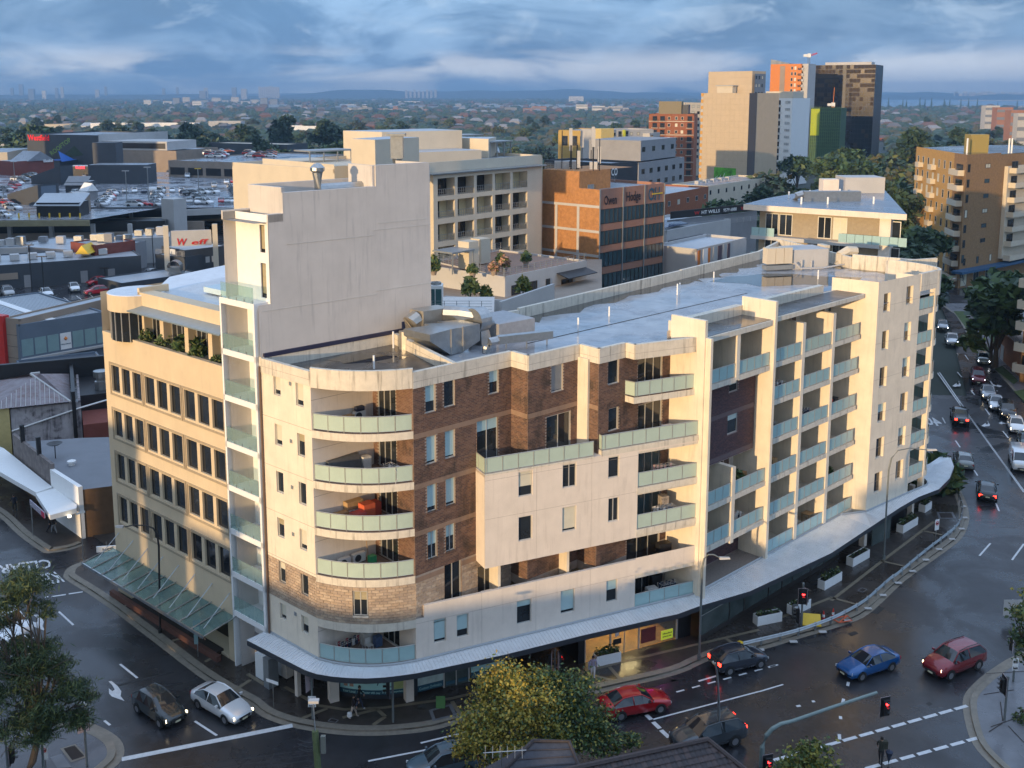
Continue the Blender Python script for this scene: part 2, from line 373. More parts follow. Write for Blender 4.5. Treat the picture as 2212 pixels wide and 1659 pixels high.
# tan bands across the pavement, service covers and the tiled strip along the shops
def band(mb, a, b, w, z=KZ+.016, m=0):
 A, B = gp(*a, z), gp(*b, z); d = math.hypot(B[0]-A[0], B[1]-A[1]); n = (-(B[1]-A[1])/d*w/2, (B[0]-A[0])/d*w/2)
 mb.add([(A[0]-n[0], A[1]-n[1], z), (B[0]-n[0], B[1]-n[1], z), (B[0]+n[0], B[1]+n[1], z), (A[0]+n[0], A[1]+n[1], z)], [(0, 1, 2, 3)], m)
mb = MB()
for a, b in (((740, 1550), (815, 1532)), ((815, 1532), (832, 1548)), ((832, 1548), (806, 1566)), (D0(1070, 265), D0(1290, 205)), (D0(1480, 565), D0(1690, 505)), (D0(1760, 745), D0(1960, 640)), (D0(2000, 1000), D0(2150, 900)),
             (D1(30, 850), D1(190, 950)), (D1(350, 960), D1(640, 1120)), (D1(500, 1230), D1(715, 1145)), (D1(1785, 1085), D1(1855, 1195)), (D2(925, 790), D2(1020, 895)), (D2(800, 865), D2(990, 915)), (D2(1925, 545), D2(2020, 610)),
             (D2(1035, 745), D2(1660, 600)), (D2(1660, 600), D2(2212, 470)), (D2(640, 850), D2(1035, 745)), (D1(640, 1120), D1(860, 1155)), (D1(860, 1155), D1(1200, 1140)), (D1(1200, 1140), D1(1780, 1060)), (D1(1780, 1060), D1(2200, 960)),
             (C3(600, 1620), C3(1025, 1290)), (C3(1025, 1290), C3(1460, 960)), (C3(1010, 1285), C3(1230, 1335)), (C3(1365, 1035), C3(1530, 1070)), (D3(590, 185), D3(830, 250)), (D3(0, 425), D3(600, 190)), (D0(1210, 140), D0(1980, 640)), (C0(1000, 1330), C0(1300, 1540))):
 band(mb, a, b, .28)
struct('paving_bands', mb, M('tan_concrete', (.20, .165, .115), .6, var=.2, wet=.2))
mb = MB()
for c in ((D1(1585, 1160), D1(1780, 1105), D1(1830, 1205), D1(1620, 1255)), (C3(1480, 880), C3(1620, 880), C3(1645, 935), C3(1500, 935)), (D0(1480, 460), D0(1540, 440), D0(1595, 490), D0(1530, 507)), (D3(820, 128), D3(860, 105), D3(905, 120), D3(865, 148)), (D1(715, 1255), D1(745, 1228), D1(815, 1245), D1(790, 1268))):
 mb.add([(*gp(*p, KZ+.02), KZ+.02) for p in c], [(0, 1, 2, 3)])
 cx, cy = sum(p[0] for p in c)/4, sum(p[1] for p in c)/4
 mb.add([(*gp(cx+(p[0]-cx)*.72, cy+(p[1]-cy)*.72, KZ+.026), KZ+.026) for p in c], [(0, 1, 2, 3)], 1)
struct('service_covers', mb, [PAVC, SOIL])
mb = MB()
for P in ([D0(1480, 960), D0(1720, 885), D0(1775, 915), D0(1525, 990)], [D2(1215, 920), D2(1420, 865), D2(1510, 905), D2(1260, 972)], [D2(1440, 905), D2(1560, 880), D2(1580, 890), D2(1465, 918)], [D3(360, 545), D3(540, 510), D3(580, 535), D3(400, 575)], [D3(735, 490), D3(800, 470), D3(830, 490), D3(770, 512)], [D3(920, 310), D3(980, 262), D3(1050, 275), D3(990, 328)], [D0(990, 945), D0(1480, 830), D0(1500, 840), D0(1010, 958)], [D3(1390, 1075), D3(1420, 1060), D3(1450, 1080), D3(1420, 1095)]):
 mb.add([(*gp(*q, .006), .006) for q in P], [(0, 1, 2, 3)])
struct('asphalt_patches', mb, M('patched_asphalt', (.017, .017, .018), .6, var=.4, scale=3))
# corner island lower left, corner pavement lower right, far pavements on the left street
isl = dense([(-60, 1600), (60, 1560), (160, 1562), (201, 1574), (236, 1594), (249, 1614), (246, 1636), (221, 1660), (150, 1720)], KZ)
mb = MB(); mb.prism(isl+[gp(-60, 1720, KZ)], -.2, KZ); struct('corner_pavement', mb, PAVG)
mb = MB(); ribbon(mb, isl, .5, KZ+.012, 0, -.1); ribbon(mb, isl, -.5, .01); struct('corner_kerb', mb, KERB)
mb = MB()
for a, b, c, d, m in ((D0(515, 1490), D0(645, 1450), D0(750, 1560), D0(610, 1610), 0), (D0(545, 1490), D0(640, 1463), D0(725, 1555), D0(620, 1590), 1), (D0(430, 1565), D0(530, 1535), D0(615, 1650), D0(490, 1658), 2)):
 z = KZ+.02+.006*(m == 1); mb.add([(*gp(*p, z), z) for p in (a, b, c, d)], [(0, 1, 2, 3)], m)
struct('pit_cover', mb, [KERB, SOIL, PAVC])
rc = dense([(2330, 1370), (2212, 1415), (2154, 1449), (2123, 1474), (2100, 1500), (2096, 1526), (2103, 1565), (2118, 1604), (2154, 1645), (2260, 1740)], KZ)
mb = MB(); mb.prism(rc+[gp(2450, 1700, KZ), gp(2450, 1400, KZ)], -.2, KZ); struct('corner_pavement', mb, PAVC)
mb = MB(); ribbon(mb, rc, -.4, KZ+.012, 0, -.1); ribbon(mb, rc, .45, .01); struct('corner_kerb', mb, KERB)
mb = MB()
for a, b in (((2125, 1500), (2190, 1490)), ((2140, 1570), (2212, 1545)), ((2130, 1455), (2212, 1450)), (D3(2080, 1260), D3(2212, 1400)), (D3(1920, 1310), D3(2030, 1240)), (D3(2015, 1060), D3(2035, 1220))):
 band(mb, a, b, .06, KZ+.02)
struct('pavement_joints', mb, SOIL)
lk = dense([(-80, 1062), (0, 1105), (50, 1150), (98, 1184), (112, 1187), (150, 1181), (176, 1172)], KZ)
mb = MB(); mb.prism(lk+[gp(176, 1110, KZ), (-60, 108), gp(-150, 960, KZ)], -.2, KZ); struct('shop_pavement', mb, PAVE)
mb = MB(); ribbon(mb, lk, -.5, KZ+.012, 0, -.1); ribbon(mb, lk, .45, .01); struct('shop_kerb', mb, KERB)
# right-hand verge with its footpath and lawns
vk = dense([(2030, 655), (2052, 672), (2064, 680), (2080, 705), (2105, 751), (2152, 800), (2191, 845), (2260, 910)], KZ)
mb = MB(); mb.prism(vk+[gp(2400, 900, KZ), gp(2400, 660, KZ), gp(2120, 655, KZ)], -.2, KZ); struct('verge', mb, PAVC)
mb = MB(); ribbon(mb, vk, -.4, KZ+.012, 0, -.1); struct('verge_kerb', mb, KERB)
mb = MB()
for P in ([(2060, 672), (2082, 672), (2150, 775), (2140, 780)], [(2095, 676), (2190, 670), (2230, 720), (2150, 745)], [(2148, 797), (2165, 790), (2200, 822), (2190, 830)], [(2190, 845), (2225, 838), (2240, 870), (2215, 870)], [(2150, 740), (2165, 738), (2215, 800), (2200, 805)], B3(1690, 500) and [(2078, 622), (2130, 616), (2135, 640), (2090, 640)]):
 mb.add([(*gp(*p, KZ+.03), KZ+.03) for p in P], [(0, 1, 2, 3)])
struct('lawn', mb, GRASS)
# ---------------------------------------------------------------- painted markings
mb = MB(); ZL = .012
def dash(a, b, w=.14): band(mb, a, b, w, ZL)
def dashes(a, b, n, duty=.7, w=.16):
 A, B = gp(*a), gp(*b)
 for i in range(n):
  f0, f1 = i/n, (i+duty)/n
  p, q = [(A[0]+(B[0]-A[0])*f, A[1]+(B[1]-A[1])*f) for f in (f0, f1)]
  d = math.hypot(q[0]-p[0], q[1]-p[1]); n_ = (-(q[1]-p[1])/d*w/2, (q[0]-p[0])/d*w/2)
  mb.add([(p[0]-n_[0], p[1]-n_[1], ZL), (q[0]-n_[0], q[1]-n_[1], ZL), (q[0]+n_[0], q[1]+n_[1], ZL), (p[0]+n_[0], p[1]+n_[1], ZL)], [(0, 1, 2, 3)])
dash((263, 1640), (632, 1567), .42)                                        # stop line
for a, b in ((D0(505, 315), D0(630, 430)), (D0(1030, 765), D0(1180, 885)), (D0(1672, 1255), D0(1862, 1378)), (D0(695, 1080), D0(745, 1115)), (D0(895, 1250), D0(945, 1290))): dash(a, b, .16)
for a, b in ((D0(385, 192), D0(415, 186)), (D0(443, 186), D0(565, 168)), (D0(590, 163), D0(710, 145)), (D0(0, 262), D0(95, 240)), (D0(135, 235), D0(185, 228))): dash(a, b, .2)
for a, b in ((D1(1515, 1443), D1(1755, 1385)), (D1(1755, 1385), D1(1920, 1345)), (D1(1065, 1598), D1(1880, 1440)), (D1(1600, 1578), D1(1940, 1510)), (D1(1880, 1440), D1(2100, 1385))): dash(a, b, .15)
dash(D2(1300, 1240), D2(2212, 1000), .13); dash(D3(0, 975), D3(200, 915), .13); dash(D2(1690, 912), D2(1850, 865), .16)
for i in range(7):
 a = D2(1500+134*i, 1005-36*i); dash(a, (a[0]+17, a[1]-4.7), .14)
for a, b in ((D2(1000, 965), D2(1025, 985)), (D2(1030, 998), D2(1068, 1028)), (D2(1240, 1200), D2(1285, 1242)), (D2(1300, 1262), D2(1358, 1318)), (D2(1368, 1332), D2(1436, 1395)), (D2(840, 1340), D2(880, 1380)), (D2(900, 1400), D2(935, 1440))): dash(a, b, .3)
dashes(D3(120, 1550), D3(1760, 1088), 12, .82, .26); dashes(D3(890, 1620), D3(1872, 1350), 7, .8, .26); dashes(D3(600, 1700), D3(890, 1620), 2, .8, .26)
for a, b in ((D3(705, 1035), D3(695, 1075)), (D3(668, 1330), D3(672, 1375)), (D3(745, 895), D3(738, 928)), (D3(678, 1180), D3(680, 1205)), (D3(310, 1098), D3(345, 1092)), (D3(440, 1058), D3(465, 1055)), (D3(75, 772), D3(135, 755))): dash(a, b, .2)
for a, b in ((C3(1840, 1245), C3(1932, 1140)), (C3(2112, 1280), C3(2212, 1145)), (C3(1640, 282), C3(1678, 338)), (C3(1795, 530), C3(1825, 575)), (C3(1978, 808), C3(2005, 872)), (C3(1530, 90), C3(1555, 138)), (B3(1720, 1040), B3(1748, 1080)), (B3(1655, 1182), B3(1692, 1225)), (B3(1770, 1335), B3(1800, 1375)), (C3(1888, 15), C3(1925, 68)), (C3(2035, 202), C3(2082, 260)), (B3(1530, 575), B3(1655, 668)), (B3(1745, 595), B3(1850, 655)), (B3(1690, 590), B3(1800, 588))): dash(a, b, .16)
for k in (0, 9): dash(C3(1668+k, -40+k), C3(2212+k*1.6, 715+k), .14)
dash(B3(1490, 1190), C3(1690, 0), .16); dash(B3(1505, 1185), C3(1705, 0), .16)
def arrow(pl): mb.add([(*gp(*p), ZL) for p in pl], [tuple(range(len(pl)))])
arrow([D0(932, 915), D0(958, 912), D0(1010, 955), D0(1042, 1000), D0(1035, 1040), D0(1068, 1083), D0(960, 1045), D0(937, 1020), D0(934, 975), D0(965, 1000), D0(985, 985), D0(965, 950)])
arrow([D0(290, 345), D0(320, 342), D0(360, 370), D0(375, 405), D0(365, 440), D0(388, 482), D0(278, 440), D0(276, 398), D0(305, 410), D0(325, 400), D0(320, 375)])
for ox, oy in ((0, 0), (245, -1165+1540-378)):
 f = (lambda x, y: B3(x, y)) if not ox else (lambda x, y: C3(x+243, y-1140))
 arrow([f(1612, 1300), f(1650, 1275), f(1648, 1288), f(1668, 1288), f(1672, 1262), f(1662, 1258), f(1685, 1290), f(1680, 1302), f(1650, 1303), f(1640, 1308)])
arrow([B3(1925, 1258), B3(1935, 1258), B3(1955, 1285), B3(1985, 1298), B3(1990, 1288), B3(2030, 1300), B3(2005, 1312), B3(2000, 1306), B3(1950, 1298)])
arrow([C3(2000, 138), C3(2030, 122), C3(2030, 133), C3(2065, 140), C3(2030, 142), C3(2030, 150)])
struct('road_markings', mb, LINE)
def text_mesh(s, bold=False):
 cu = bpy.data.curves.new('t', 'FONT'); cu.body = s; cu.resolution_u = 2
 if bold: cu.offset = .02
 o = bpy.data.objects.new('t', cu); COL.objects.link(o)
 dg = bpy.context.evaluated_depsgraph_get(); me = bpy.data.meshes.new_from_object(o.evaluated_get(dg))
 bpy.data.objects.remove(o); bpy.data.curves.remove(cu)
 vs = [tuple(v.co) for v in me.vertices]; fs = [tuple(p.vertices) for p in me.polygons]; bpy.data.meshes.remove(me)
 return vs, fs
def text(name, s, bl, br, tl, mat, parent=None, bold=False, thick=0):
 """Flat lettering filling the parallelogram bl, br, tl."""
 vs, fs = text_mesh(s, bold)
 xs = [v[0] for v in vs]; ys = [v[1] for v in vs]; x0, x1, y0, y1 = min(xs), max(xs), min(ys), max(ys)
 mb = MB(); B, X, Y = Vector(bl), Vector(br)-Vector(bl), Vector(tl)-Vector(bl)
 mb.add([tuple(B+X*((v[0]-x0)/(x1-x0))+Y*((v[1]-y0)/(y1-y0))) for v in vs], fs)
 return mb.ob(name, mat, parent)
def g3(p, z=ZL): return (*gp(*p, z), z)
props(text('road_lettering', 'CLEAR', g3(C0(425, 1305)), g3(C0(-20, 1362)), g3(C0(450, 1380)), LINE, bold=True), kind='structure')
props(text('road_lettering', 'KEEP', g3(C0(470, 1415)), g3(C0(215, 1462)), g3(C0(558, 1500)), LINE, bold=True), kind='structure')
props(text('road_lettering', '40', g3(C3(1540, 165), ZL), g3(C3(1400, 150), ZL), g3(C3(1500, 95), ZL), LINE, bold=True), kind='structure')
def scribble(name, F, s0, s1, o, z, h, mat, par, seed=1):
 """A row of small uneven strokes where the photograph shows print too small to read."""
 r = random.Random(seed); mb = MB(); x = s0
 while x < s1-.02:
  w = (s1-s0)*r.uniform(.03, .09); mb.fquad(F, x, min(x+w, s1), z, z+h*r.uniform(.55, 1), o); x += w+(s1-s0)*r.uniform(.015, .035)
 return mb.ob(name, mat, par)
# ---------------------------------------------------------------- the corner apartment block
L0, L1, E0 = gp(582.6, 1365.2, 4), gp(688, 1424.3, 4), gp(899.6, 1428, 4)
PP, RR = gp(1501.4, 1283.4, 4), gp(1841.8, 1098.4, 4)
S0, S1 = gp(1870, 1106, 4), gp(2014.6, 1041, 4)
LP, FP, RP, SP = Fac(L0, L1), Fac(E0, PP), Fac(PP, RR), Fac(S0, S1)
DA = (.75, .661); DB = (.661, -.75)
def along(p, d, k): return (p[0]+d[0]*k, p[1]+d[1]*k)
AP = Fac(E0, along(E0, DA, 1))
LV = [0, 4.0, 6.85, 9.8, 12.95, 16.05, 19.35, 22.35]           # floor levels
apt = thing('apartment_building', 'long cream and brown brick apartment block curving along the street corner', 'apartment building', (*E0, 0))
def window(par, F, r, mb_f=FRAME, mull=0, blind=0.0, dep=.12, o=0, glass=None, bm=None, tilt=0.0, name='window', w=.06):
 """Frame > pane (> blind) set back in a wall opening r = s0, z0, s1, z1."""
 s0, z0, s1, z1 = r; a, b = o-dep-.03, o-dep+.04; mb = MB()
 mb.fbox(F, s0, s0+w, a, b, z0, z1).fbox(F, s1-w, s1, a, b, z0, z1).fbox(F, s0+w, s1-w, a, b, z0, z0+w).fbox(F, s0+w, s1-w, a, b, z1-w, z1)
 for k in range(mull):
  x = s0+(s1-s0)*(k+1)/(mull+1); mb.fbox(F, x-w/2, x+w/2, a+.004, b-.004, z0+w, z1-w)
 f = mb.ob(name, mb_f, par)
 mb = MB(); mb.quad(F.w(s0+w/2, o-dep, z0+w/2), F.w(s1-w/2, o-dep, z0+w/2), F.w(s1-w/2, o-dep, z1-w/2), F.w(s0+w/2, o-dep, z1-w/2))
 mb.ob('pane', glass or GLASS, f)
 if blind:
  zz = z1-w-(z1-z0-2*w)*blind
  MB().fquad(F, s0+w, s1-w, zz, z1-w, o-dep+.012).ob('blind', bm or BLIND, f)
 return f
def sill(mb, F, r, o=0, m=0): mb.fbox(F, r[0]-.04, r[2]+.04, o+.001, o+.06, r[1]-.1, r[1]-.004, m)
# --- left face
wl = [LP.rect(a, b) for a, b in ((B1(250, 1222), B1(315, 1425)), (B1(440, 1292), B1(512, 1520)), (C1(262, 142), C1(330, 345)), (C1(455, 222), C1(525, 438)), (C1(275, 548), C1(342, 752)), (C1(468, 640), C1(537, 855)),
     (C1(284, 945), C1(349, 1135)), (C1(475, 1042), C1(543, 1245)), (C1(297, 1322), C1(358, 1525)), (C1(487, 1428), C1(553, 1635)), (D1(305, 235), D1(365, 400)), (D1(490, 340), D1(556, 520)))]
LPL = LP.L; ST0, ST1 = 6.85, 9.62
mb = MB(); mb.wall(LP, 0, LPL, 3.4, ST0, wl); mb.wall(LP, 0, LPL, ST1, 22.2, wl); mb.wall(LP, 0, LPL, ST0, ST1, wl, o=-.02, m=1)
for z in LV[3:7]: mb.fbox(LP, 0, LPL, 0, .004, z-.015, z+.01, 1)
mb.ob('left_wall', [W_CREAM, MORTAR], apt)
for i, r in enumerate(wl): window(apt, LP, r, blind=R.choice((0, .35, .55, .8)) if i not in (4, 5) else 0, mull=0, bm=CURTAIN if i in (3, 6) else BLINDC, dep=.16)
blocks = []
def stones(F, s0, s1, z0, z1, holes, o=0, bl=.42, bh=.197, d=.03):
 z = z0; row = 0
 while z < z1-.05:
  zt = min(z+bh, z1); x = s0-(bl/2 if row % 2 else 0)
  while x < s1-.03:
   a, b = max(x, s0), min(x+bl, s1); x += bl
   for h in holes:
    if h[1]-.02 < (z+zt)/2 < h[3]+.02:
     if h[0] <= a and b <= h[2]: b = a
     elif a < h[0] < b: b = h[0]
     elif a < h[2] < b: a = h[2]
   if b-a < .06: continue
   e = o+d+R.uniform(-.008, .008); g = .009
   mb = MB(); A, B, Cc, D = a+g, b-g, z+g, zt-g
   mb.add([F.w(A, o-.01, Cc), F.w(B, o-.01, Cc), F.w(B, o-.01, D), F.w(A, o-.01, D), F.w(A+.01, e, Cc+.01), F.w(B-.01, e, Cc+.01), F.w(B-.01, e, D-.01), F.w(A+.01, e, D-.01)], ((4, 5, 6, 7), (0, 1, 5, 4), (1, 2, 6, 5), (2, 3, 7, 6), (3, 0, 4, 7)))
   blocks.append(mb.ob('stone_block', STONE[R.randrange(3)], apt))
  z = zt; row += 1
stones(LP, 0, LPL, ST0, ST1, wl, o=-.02)
mb = MB()
for s, z in ((3.2, 22.0), (3.1, 18.2), (3.05, 15.1), (3.0, 11.9), (2.95, 6.35)): mb.fbox(LP, s-.12, s+.12, .001, .03, z-.12, z+.12)
mb.ob('wall_vents', STEEL, apt)['kind'] = 'stuff'
MB().tube([LP.w(.1, .1, 3.6), LP.w(.1, .1, 22.6)], .07, 8).ob('downpipe', M('brown_pipe', (.14, .085, .06), .5), apt)
# --- curved corner with six stacked balconies
KK = None
dx, dy = E0[0]-L1[0], E0[1]-L1[1]
ka = dx*DA[0]+dy*DA[1]; KK = along(L1, DA, ka)
cn = (dy/math.hypot(dx, dy), -dx/math.hypot(dx, dy))
def arc(n=14, off=0.0, sag=.72, t0=0.0, t1=1.0):
 out = []
 for i in range(n+1):
  t = t0+(t1-t0)*i/n; b = 4*sag*t*(1-t)+off
  out.append((L1[0]+dx*t+cn[0]*b, L1[1]+dy*t+cn[1]*b))
 return out
CA, CB = Fac(L1, KK), Fac(KK, E0)
mb = MB(); mb.wall(CA, 0, CA.L, 3.5, 22.3)
for z in (5.9, 9.0, 12.0, 15.0, 18.1, 21.3): mb.fbox(CA, 0, CA.L, 0, .005, z-.02, z+.005, 1)
mb.ob('balcony_side_wall', [W_PINK, MORTAR], apt)
dr = [(.55, LV[i]+.1, CB.L*.58, LV[i]+2.45) for i in (1, 3, 4, 5, 6)]
mb = MB(); mb.wall(CB, 0, CB.L, 9.5, 22.3, dr, dep=.1, m=1); mb.wall(CB, 0, CB.L, 3.5, 9.5, dr, dep=.1); mb.ob('balcony_back_wall', [W_PINK, MORTAR], apt)
bk = MB(); bk.bricks(CB, 0, CB.L, 9.6, 22.3, dr)
bk.ob('bricks', BRICKS[:2]+[BRICKS[3]]+BRICKS[3:], apt)['kind'] = 'stuff'
for r in dr: window(apt, CB, r, mull=2, glass=GLASS, name='sliding_door', dep=.08, w=.07)
def rail_panels(par, pts, z, h=1.05, n=None, mat=None, lift=.07, inset=.0, posts=True):
 """Glass balustrade along a polyline of plan points: a rail, posts and one object per glass panel."""
 L = [0]
 for a, b in zip(pts, pts[1:]): L.append(L[-1]+math.hypot(b[0]-a[0], b[1]-a[1]))
 def at(d):
  d = min(max(d, 0), L[-1]-1e-6)
  i = max(j for j in range(len(L)-1) if L[j] <= d); f = (d-L[i])/(L[i+1]-L[i] or 1)
  return (pts[i][0]+(pts[i+1][0]-pts[i][0])*f, pts[i][1]+(pts[i+1][1]-pts[i][1])*f)
 n = n or max(1, round(L[-1]/1.15)); mb = MB()
 corners = sorted({*[L[-1]*i/n for i in range(n+1)], *(L[1:-1] if len(pts) < 6 else [])})
 corners = [c for i, c in enumerate(corners) if i == 0 or c-corners[i-1] > .12]
 for c in corners:
  p = at(c)
  if posts: mb.box(p[0]-.022, p[1]-.022, z, p[0]+.022, p[1]+.022, z+h)
 fine = [at(L[-1]*i/24) for i in range(25)] if len(pts) > 5 else pts
 mb.tube([(*p, z+h) for p in fine], .032, 5); mb.tube([(*p, z+lift) for p in fine], .02, 4)
 mb.ob('handrail', RAILM, par)
 for a, b in zip(corners, corners[1:]):
  m2 = MB(); k = 3 if len(pts) > 5 else 1
  q = [at(a+.03+(b-a-.06)*i/k) for i in range(k+1)]
  for i in range(k):
   u, v = q[i], q[i+1]; d = math.hypot(v[0]-u[0], v[1]-u[1]) or 1; nx, ny = (v[1]-u[1])/d*.006, -(v[0]-u[0])/d*.006
   m2.hexa([(u[0]+nx, u[1]+ny, z+lift+.01), (v[0]+nx, v[1]+ny, z+lift+.01), (v[0]-nx, v[1]-ny, z+lift+.01), (u[0]-nx, u[1]-ny, z+lift+.01), (u[0]+nx, u[1]+ny, z+h-.02), (v[0]+nx, v[1]+ny, z+h-.02), (v[0]-nx, v[1]-ny, z+h-.02), (u[0]-nx, u[1]-ny, z+h-.02)])
  m2.ob('glass_panel', mat or RAILG, par)
for i in (1, 3, 4, 5, 6):
 z = LV[i]; mb = MB(); mb.prism(arc()+[CB.p(CB.L-.02, -.02), KK], z-.45, z+.04, 0, 1)
 b = mb.ob('balcony', [SLABM, TILEF], apt)
 rail_panels(b, arc(14, -.12, t0=.015, t1=.985), z+.06, n=6, mat=RAILG if i > 1 else RAILG2)
mb = MB(); mb.prism(arc(14, .01)+[KK], ST0-.55, ST0, 0)
a2 = arc(13); mb2 = MB()
for k in range(13):
 F = Fac(a2[k], a2[k+1])
 if k in (5, 6): mb2.wall(F, 0, F.L, ST0, ST0+.55, o=-.02); mb2.wall(F, 0, F.L, ST0+2.25, LV[3]-.45, o=-.02)
 else: mb2.wall(F, 0, F.L, ST0, LV[3]-.45, o=-.02)
mb.ob('curved_lip', SLABM, apt); mb2.ob('stone_backing', MORTAR, apt)
a3 = arc(13, -.02); wf = Fac(a3[5], a3[7])
for z0, z1, k0, k1 in ((ST0, LV[3]-.45, 0, 5), (ST0, LV[3]-.45, 7, 13), (ST0, ST0+.55, 5, 7), (ST0+2.25, LV[3]-.45, 5, 7)):
 nr = round((z1-z0)/.197); F = Fac(a3[k0], a3[k1])
 for row in range(nr):
  k = k0+(.5 if row % 2 else 0)
  ks = sorted({k0, k1, *[k0+(.5 if row % 2 else 1)+j for j in range(14) if k0 < k0+(.5 if row % 2 else 1)+j < k1]})
  for u, v in zip(ks, ks[1:]):
   pt = lambda x: (L1[0]+dx*x/13+cn[0]*(4*.72*x/13*(1-x/13)-.02), L1[1]+dy*x/13+cn[1]*(4*.72*x/13*(1-x/13)-.02))
   G = Fac(pt(u), pt(v)); zz = z0+(z1-z0)*row/nr; g = .009
   mb = MB(); e = .03+R.uniform(-.008, .008); A, B, Cc, D = g, G.L-g, zz+g, zz+(z1-z0)/nr-g
   mb.add([G.w(A, -.01, Cc), G.w(B, -.01, Cc), G.w(B, -.01, D), G.w(A, -.01, D), G.w(A+.01, e, Cc+.01), G.w(B-.01, e, Cc+.01), G.w(B-.01, e, D-.01), G.w(A+.01, e, D-.01)], ((4, 5, 6, 7), (0, 1, 5, 4), (1, 2, 6, 5), (2, 3, 7, 6), (3, 0, 4, 7)))
   mb.ob('stone_block', STONE[R.randrange(3)], apt)
window(apt, wf, (0.03, ST0+.57, wf.L-.03, ST0+2.23), mull=1, blind=.35, bm=CURTAIN, dep=.1)
mb = MB(); sill(mb, wf, (0.03, ST0+.57, wf.L-.03, 0)); mb.ob('window_sill', SLABM, apt)
# --- brick wall behind the corner, stepping back in bays
B_0, B_2, B_3, B_4, B_5, B_6 = [gp(u, v, 23.15) for u, v in ((1091, 754.6), (1156.7, 764.6), (1248.5, 742), (1288.8, 754.6), (1346.6, 740.7), (1371.8, 744.5))]
k = (B_0[0]-E0[0])*DA[0]+(B_0[1]-E0[1])*DA[1]; B_0 = along(E0, DA, k)
k = (B_2[0]-B_0[0])*DB[0]+(B_2[1]-B_0[1])*DB[1]; B_2 = along(B_0, DB, k)
def onA(o, p): k = (p[0]-o[0])*DA[0]+(p[1]-o[1])*DA[1]; return along(o, DA, k)
def onB(o, p): k = (p[0]-o[0])*DB[0]+(p[1]-o[1])*DB[1]; return along(o, DB, k)
B_3 = onA(B_2, B_3); B_4 = onB(B_3, B_4); B_K = None
F0, F1, F2, F3 = Fac(E0, B_0), Fac(B_0, B_2), Fac(B_2, B_3), Fac(B_3, B_4)
BLW = gp(1515, 722, 23.2); BLW = (BLW[0]*.5+FP.p(21.4)[0]*.5, BLW[1]*.5+FP.p(21.4)[1]*.5)
F4 = Fac(B_4, along(B_4, DA, 1)); k4 = (BLW[0]-B_4[0])*DA[0]+(BLW[1]-B_4[1])*DA[1]; B_K = along(B_4, DA, k4)
F4 = Fac(B_4, B_K)
zb = 6.85
def rr(F, a, b): r = F.rect(a, b); return (max(r[0], .05), r[1], min(r[2], F.L-.05), r[3])
h0 = [rr(F0, B1(1555, 1330), B1(1645, 1550)), rr(F0, B1(1715, 1295), B1(1810, 1500)), rr(F0, B1(2105, 1190), B1(2185, 1390)), rr(F0, C1(1565, 262), C1(1650, 475)), rr(F0, C1(1725, 215), C1(1810, 425)), rr(F0, C1(1995, 130), C1(2180, 440)), rr(F0, C1(1567, 680), C1(1655, 885)), rr(F0, C1(1728, 625), C1(1813, 830)),
      rr(F0, C1(1572, 1080), C1(1660, 1285)), rr(F0, C1(1728, 1022), C1(1812, 1222)), rr(F0, D1(1718, -80), D1(1865, 215)), rr(F0, D1(2005, -70), D1(2140, 170))]
h2 = [rr(F2, B2(427, 1165), B2(525, 1370)), rr(F2, C2(385, 90), C2(590, 345))]
h4 = [rr(F4, B2(915, 1105), B2(1005, 1305)), rr(F4, C2(918, 20), C2(1000, 190)), rr(F4, B2(1172, 1080), B2(1375, 1330)), rr(F4, C2(1172, -10), C2(1370, 210)), rr(F4, C2(1170, 345), C2(1355, 590)), rr(F4, C2(1165, 715), C2(1360, 960)), rr(F4, C2(1075, 1070), C2(1350, 1310)), rr(F4, D2(1150, 0), D2(1330, 230))]
faces = [(F0, h0, 9.8), (F1, [], zb), (F2, h2, zb), (F3, [], zb), (F4, h4, 3.6)]
mb = MB(); bk = MB(); bd = MB()
for F, hs, z0 in faces:
 mb.wall(F, 0, F.L, z0, 22.4, hs, dep=.14, m=0)
 bk.bricks(F, 0, F.L, max(z0, 7.5), 22.35, hs)
 if F is not F4:
  for z in (19.0, 15.7, 12.6, 9.5): bd.wall(F, 0, F.L, z-.17, z+.17, hs, o=.028)
mb.wall(F0, 0, F0.L, 4, 9.8, h0, dep=.14, m=0)
mb.ob('brick_wall', MORTAR, apt); bk.ob('bricks', BRICKS, apt)['kind'] = 'stuff'; bd.ob('brick_band', BAND, apt)
stones(F0, 0, F0.L, 7.0, 9.3, h0)
for i, r in enumerate(h0):
 door = r[3]-r[1] > 2.0
 window(apt, F0, r, mull=1 if door or i in (8, 9) else 0, blind=(.62, 0, .55, 0.93, .95, .25, .85, .92, .5, .45, 0, 0)[i], name='sliding_door' if door else 'window')
for i, r in enumerate(h2): window(apt, F2, r, mull=i, blind=(.97, 0)[i], bm=STEEL)
for i, r in enumerate(h4): window(apt, F4, r, mull=0 if i < 2 else 2, blind=(0, 0, .0, 0, 0, 0, 0, 0)[i], glass=GLASSB if i in (4, 5) else None, name='window' if i < 2 else 'sliding_door')
mb = MB()
for i, r in enumerate(h0):
 if r[3]-r[1] < 2: sill(mb, F0, r)
for r in h2[:1]: sill(mb, F2, r)
for r in h4[:2]: sill(mb, F4, r)
mb.ob('window_sills', BRICKS[2], apt)['kind'] = 'stuff'
MB().fbox(F3, .02, F3.L*.55, .03, .22, 15.6, 22.3).ob('white_pilaster', W_CREAM, apt)
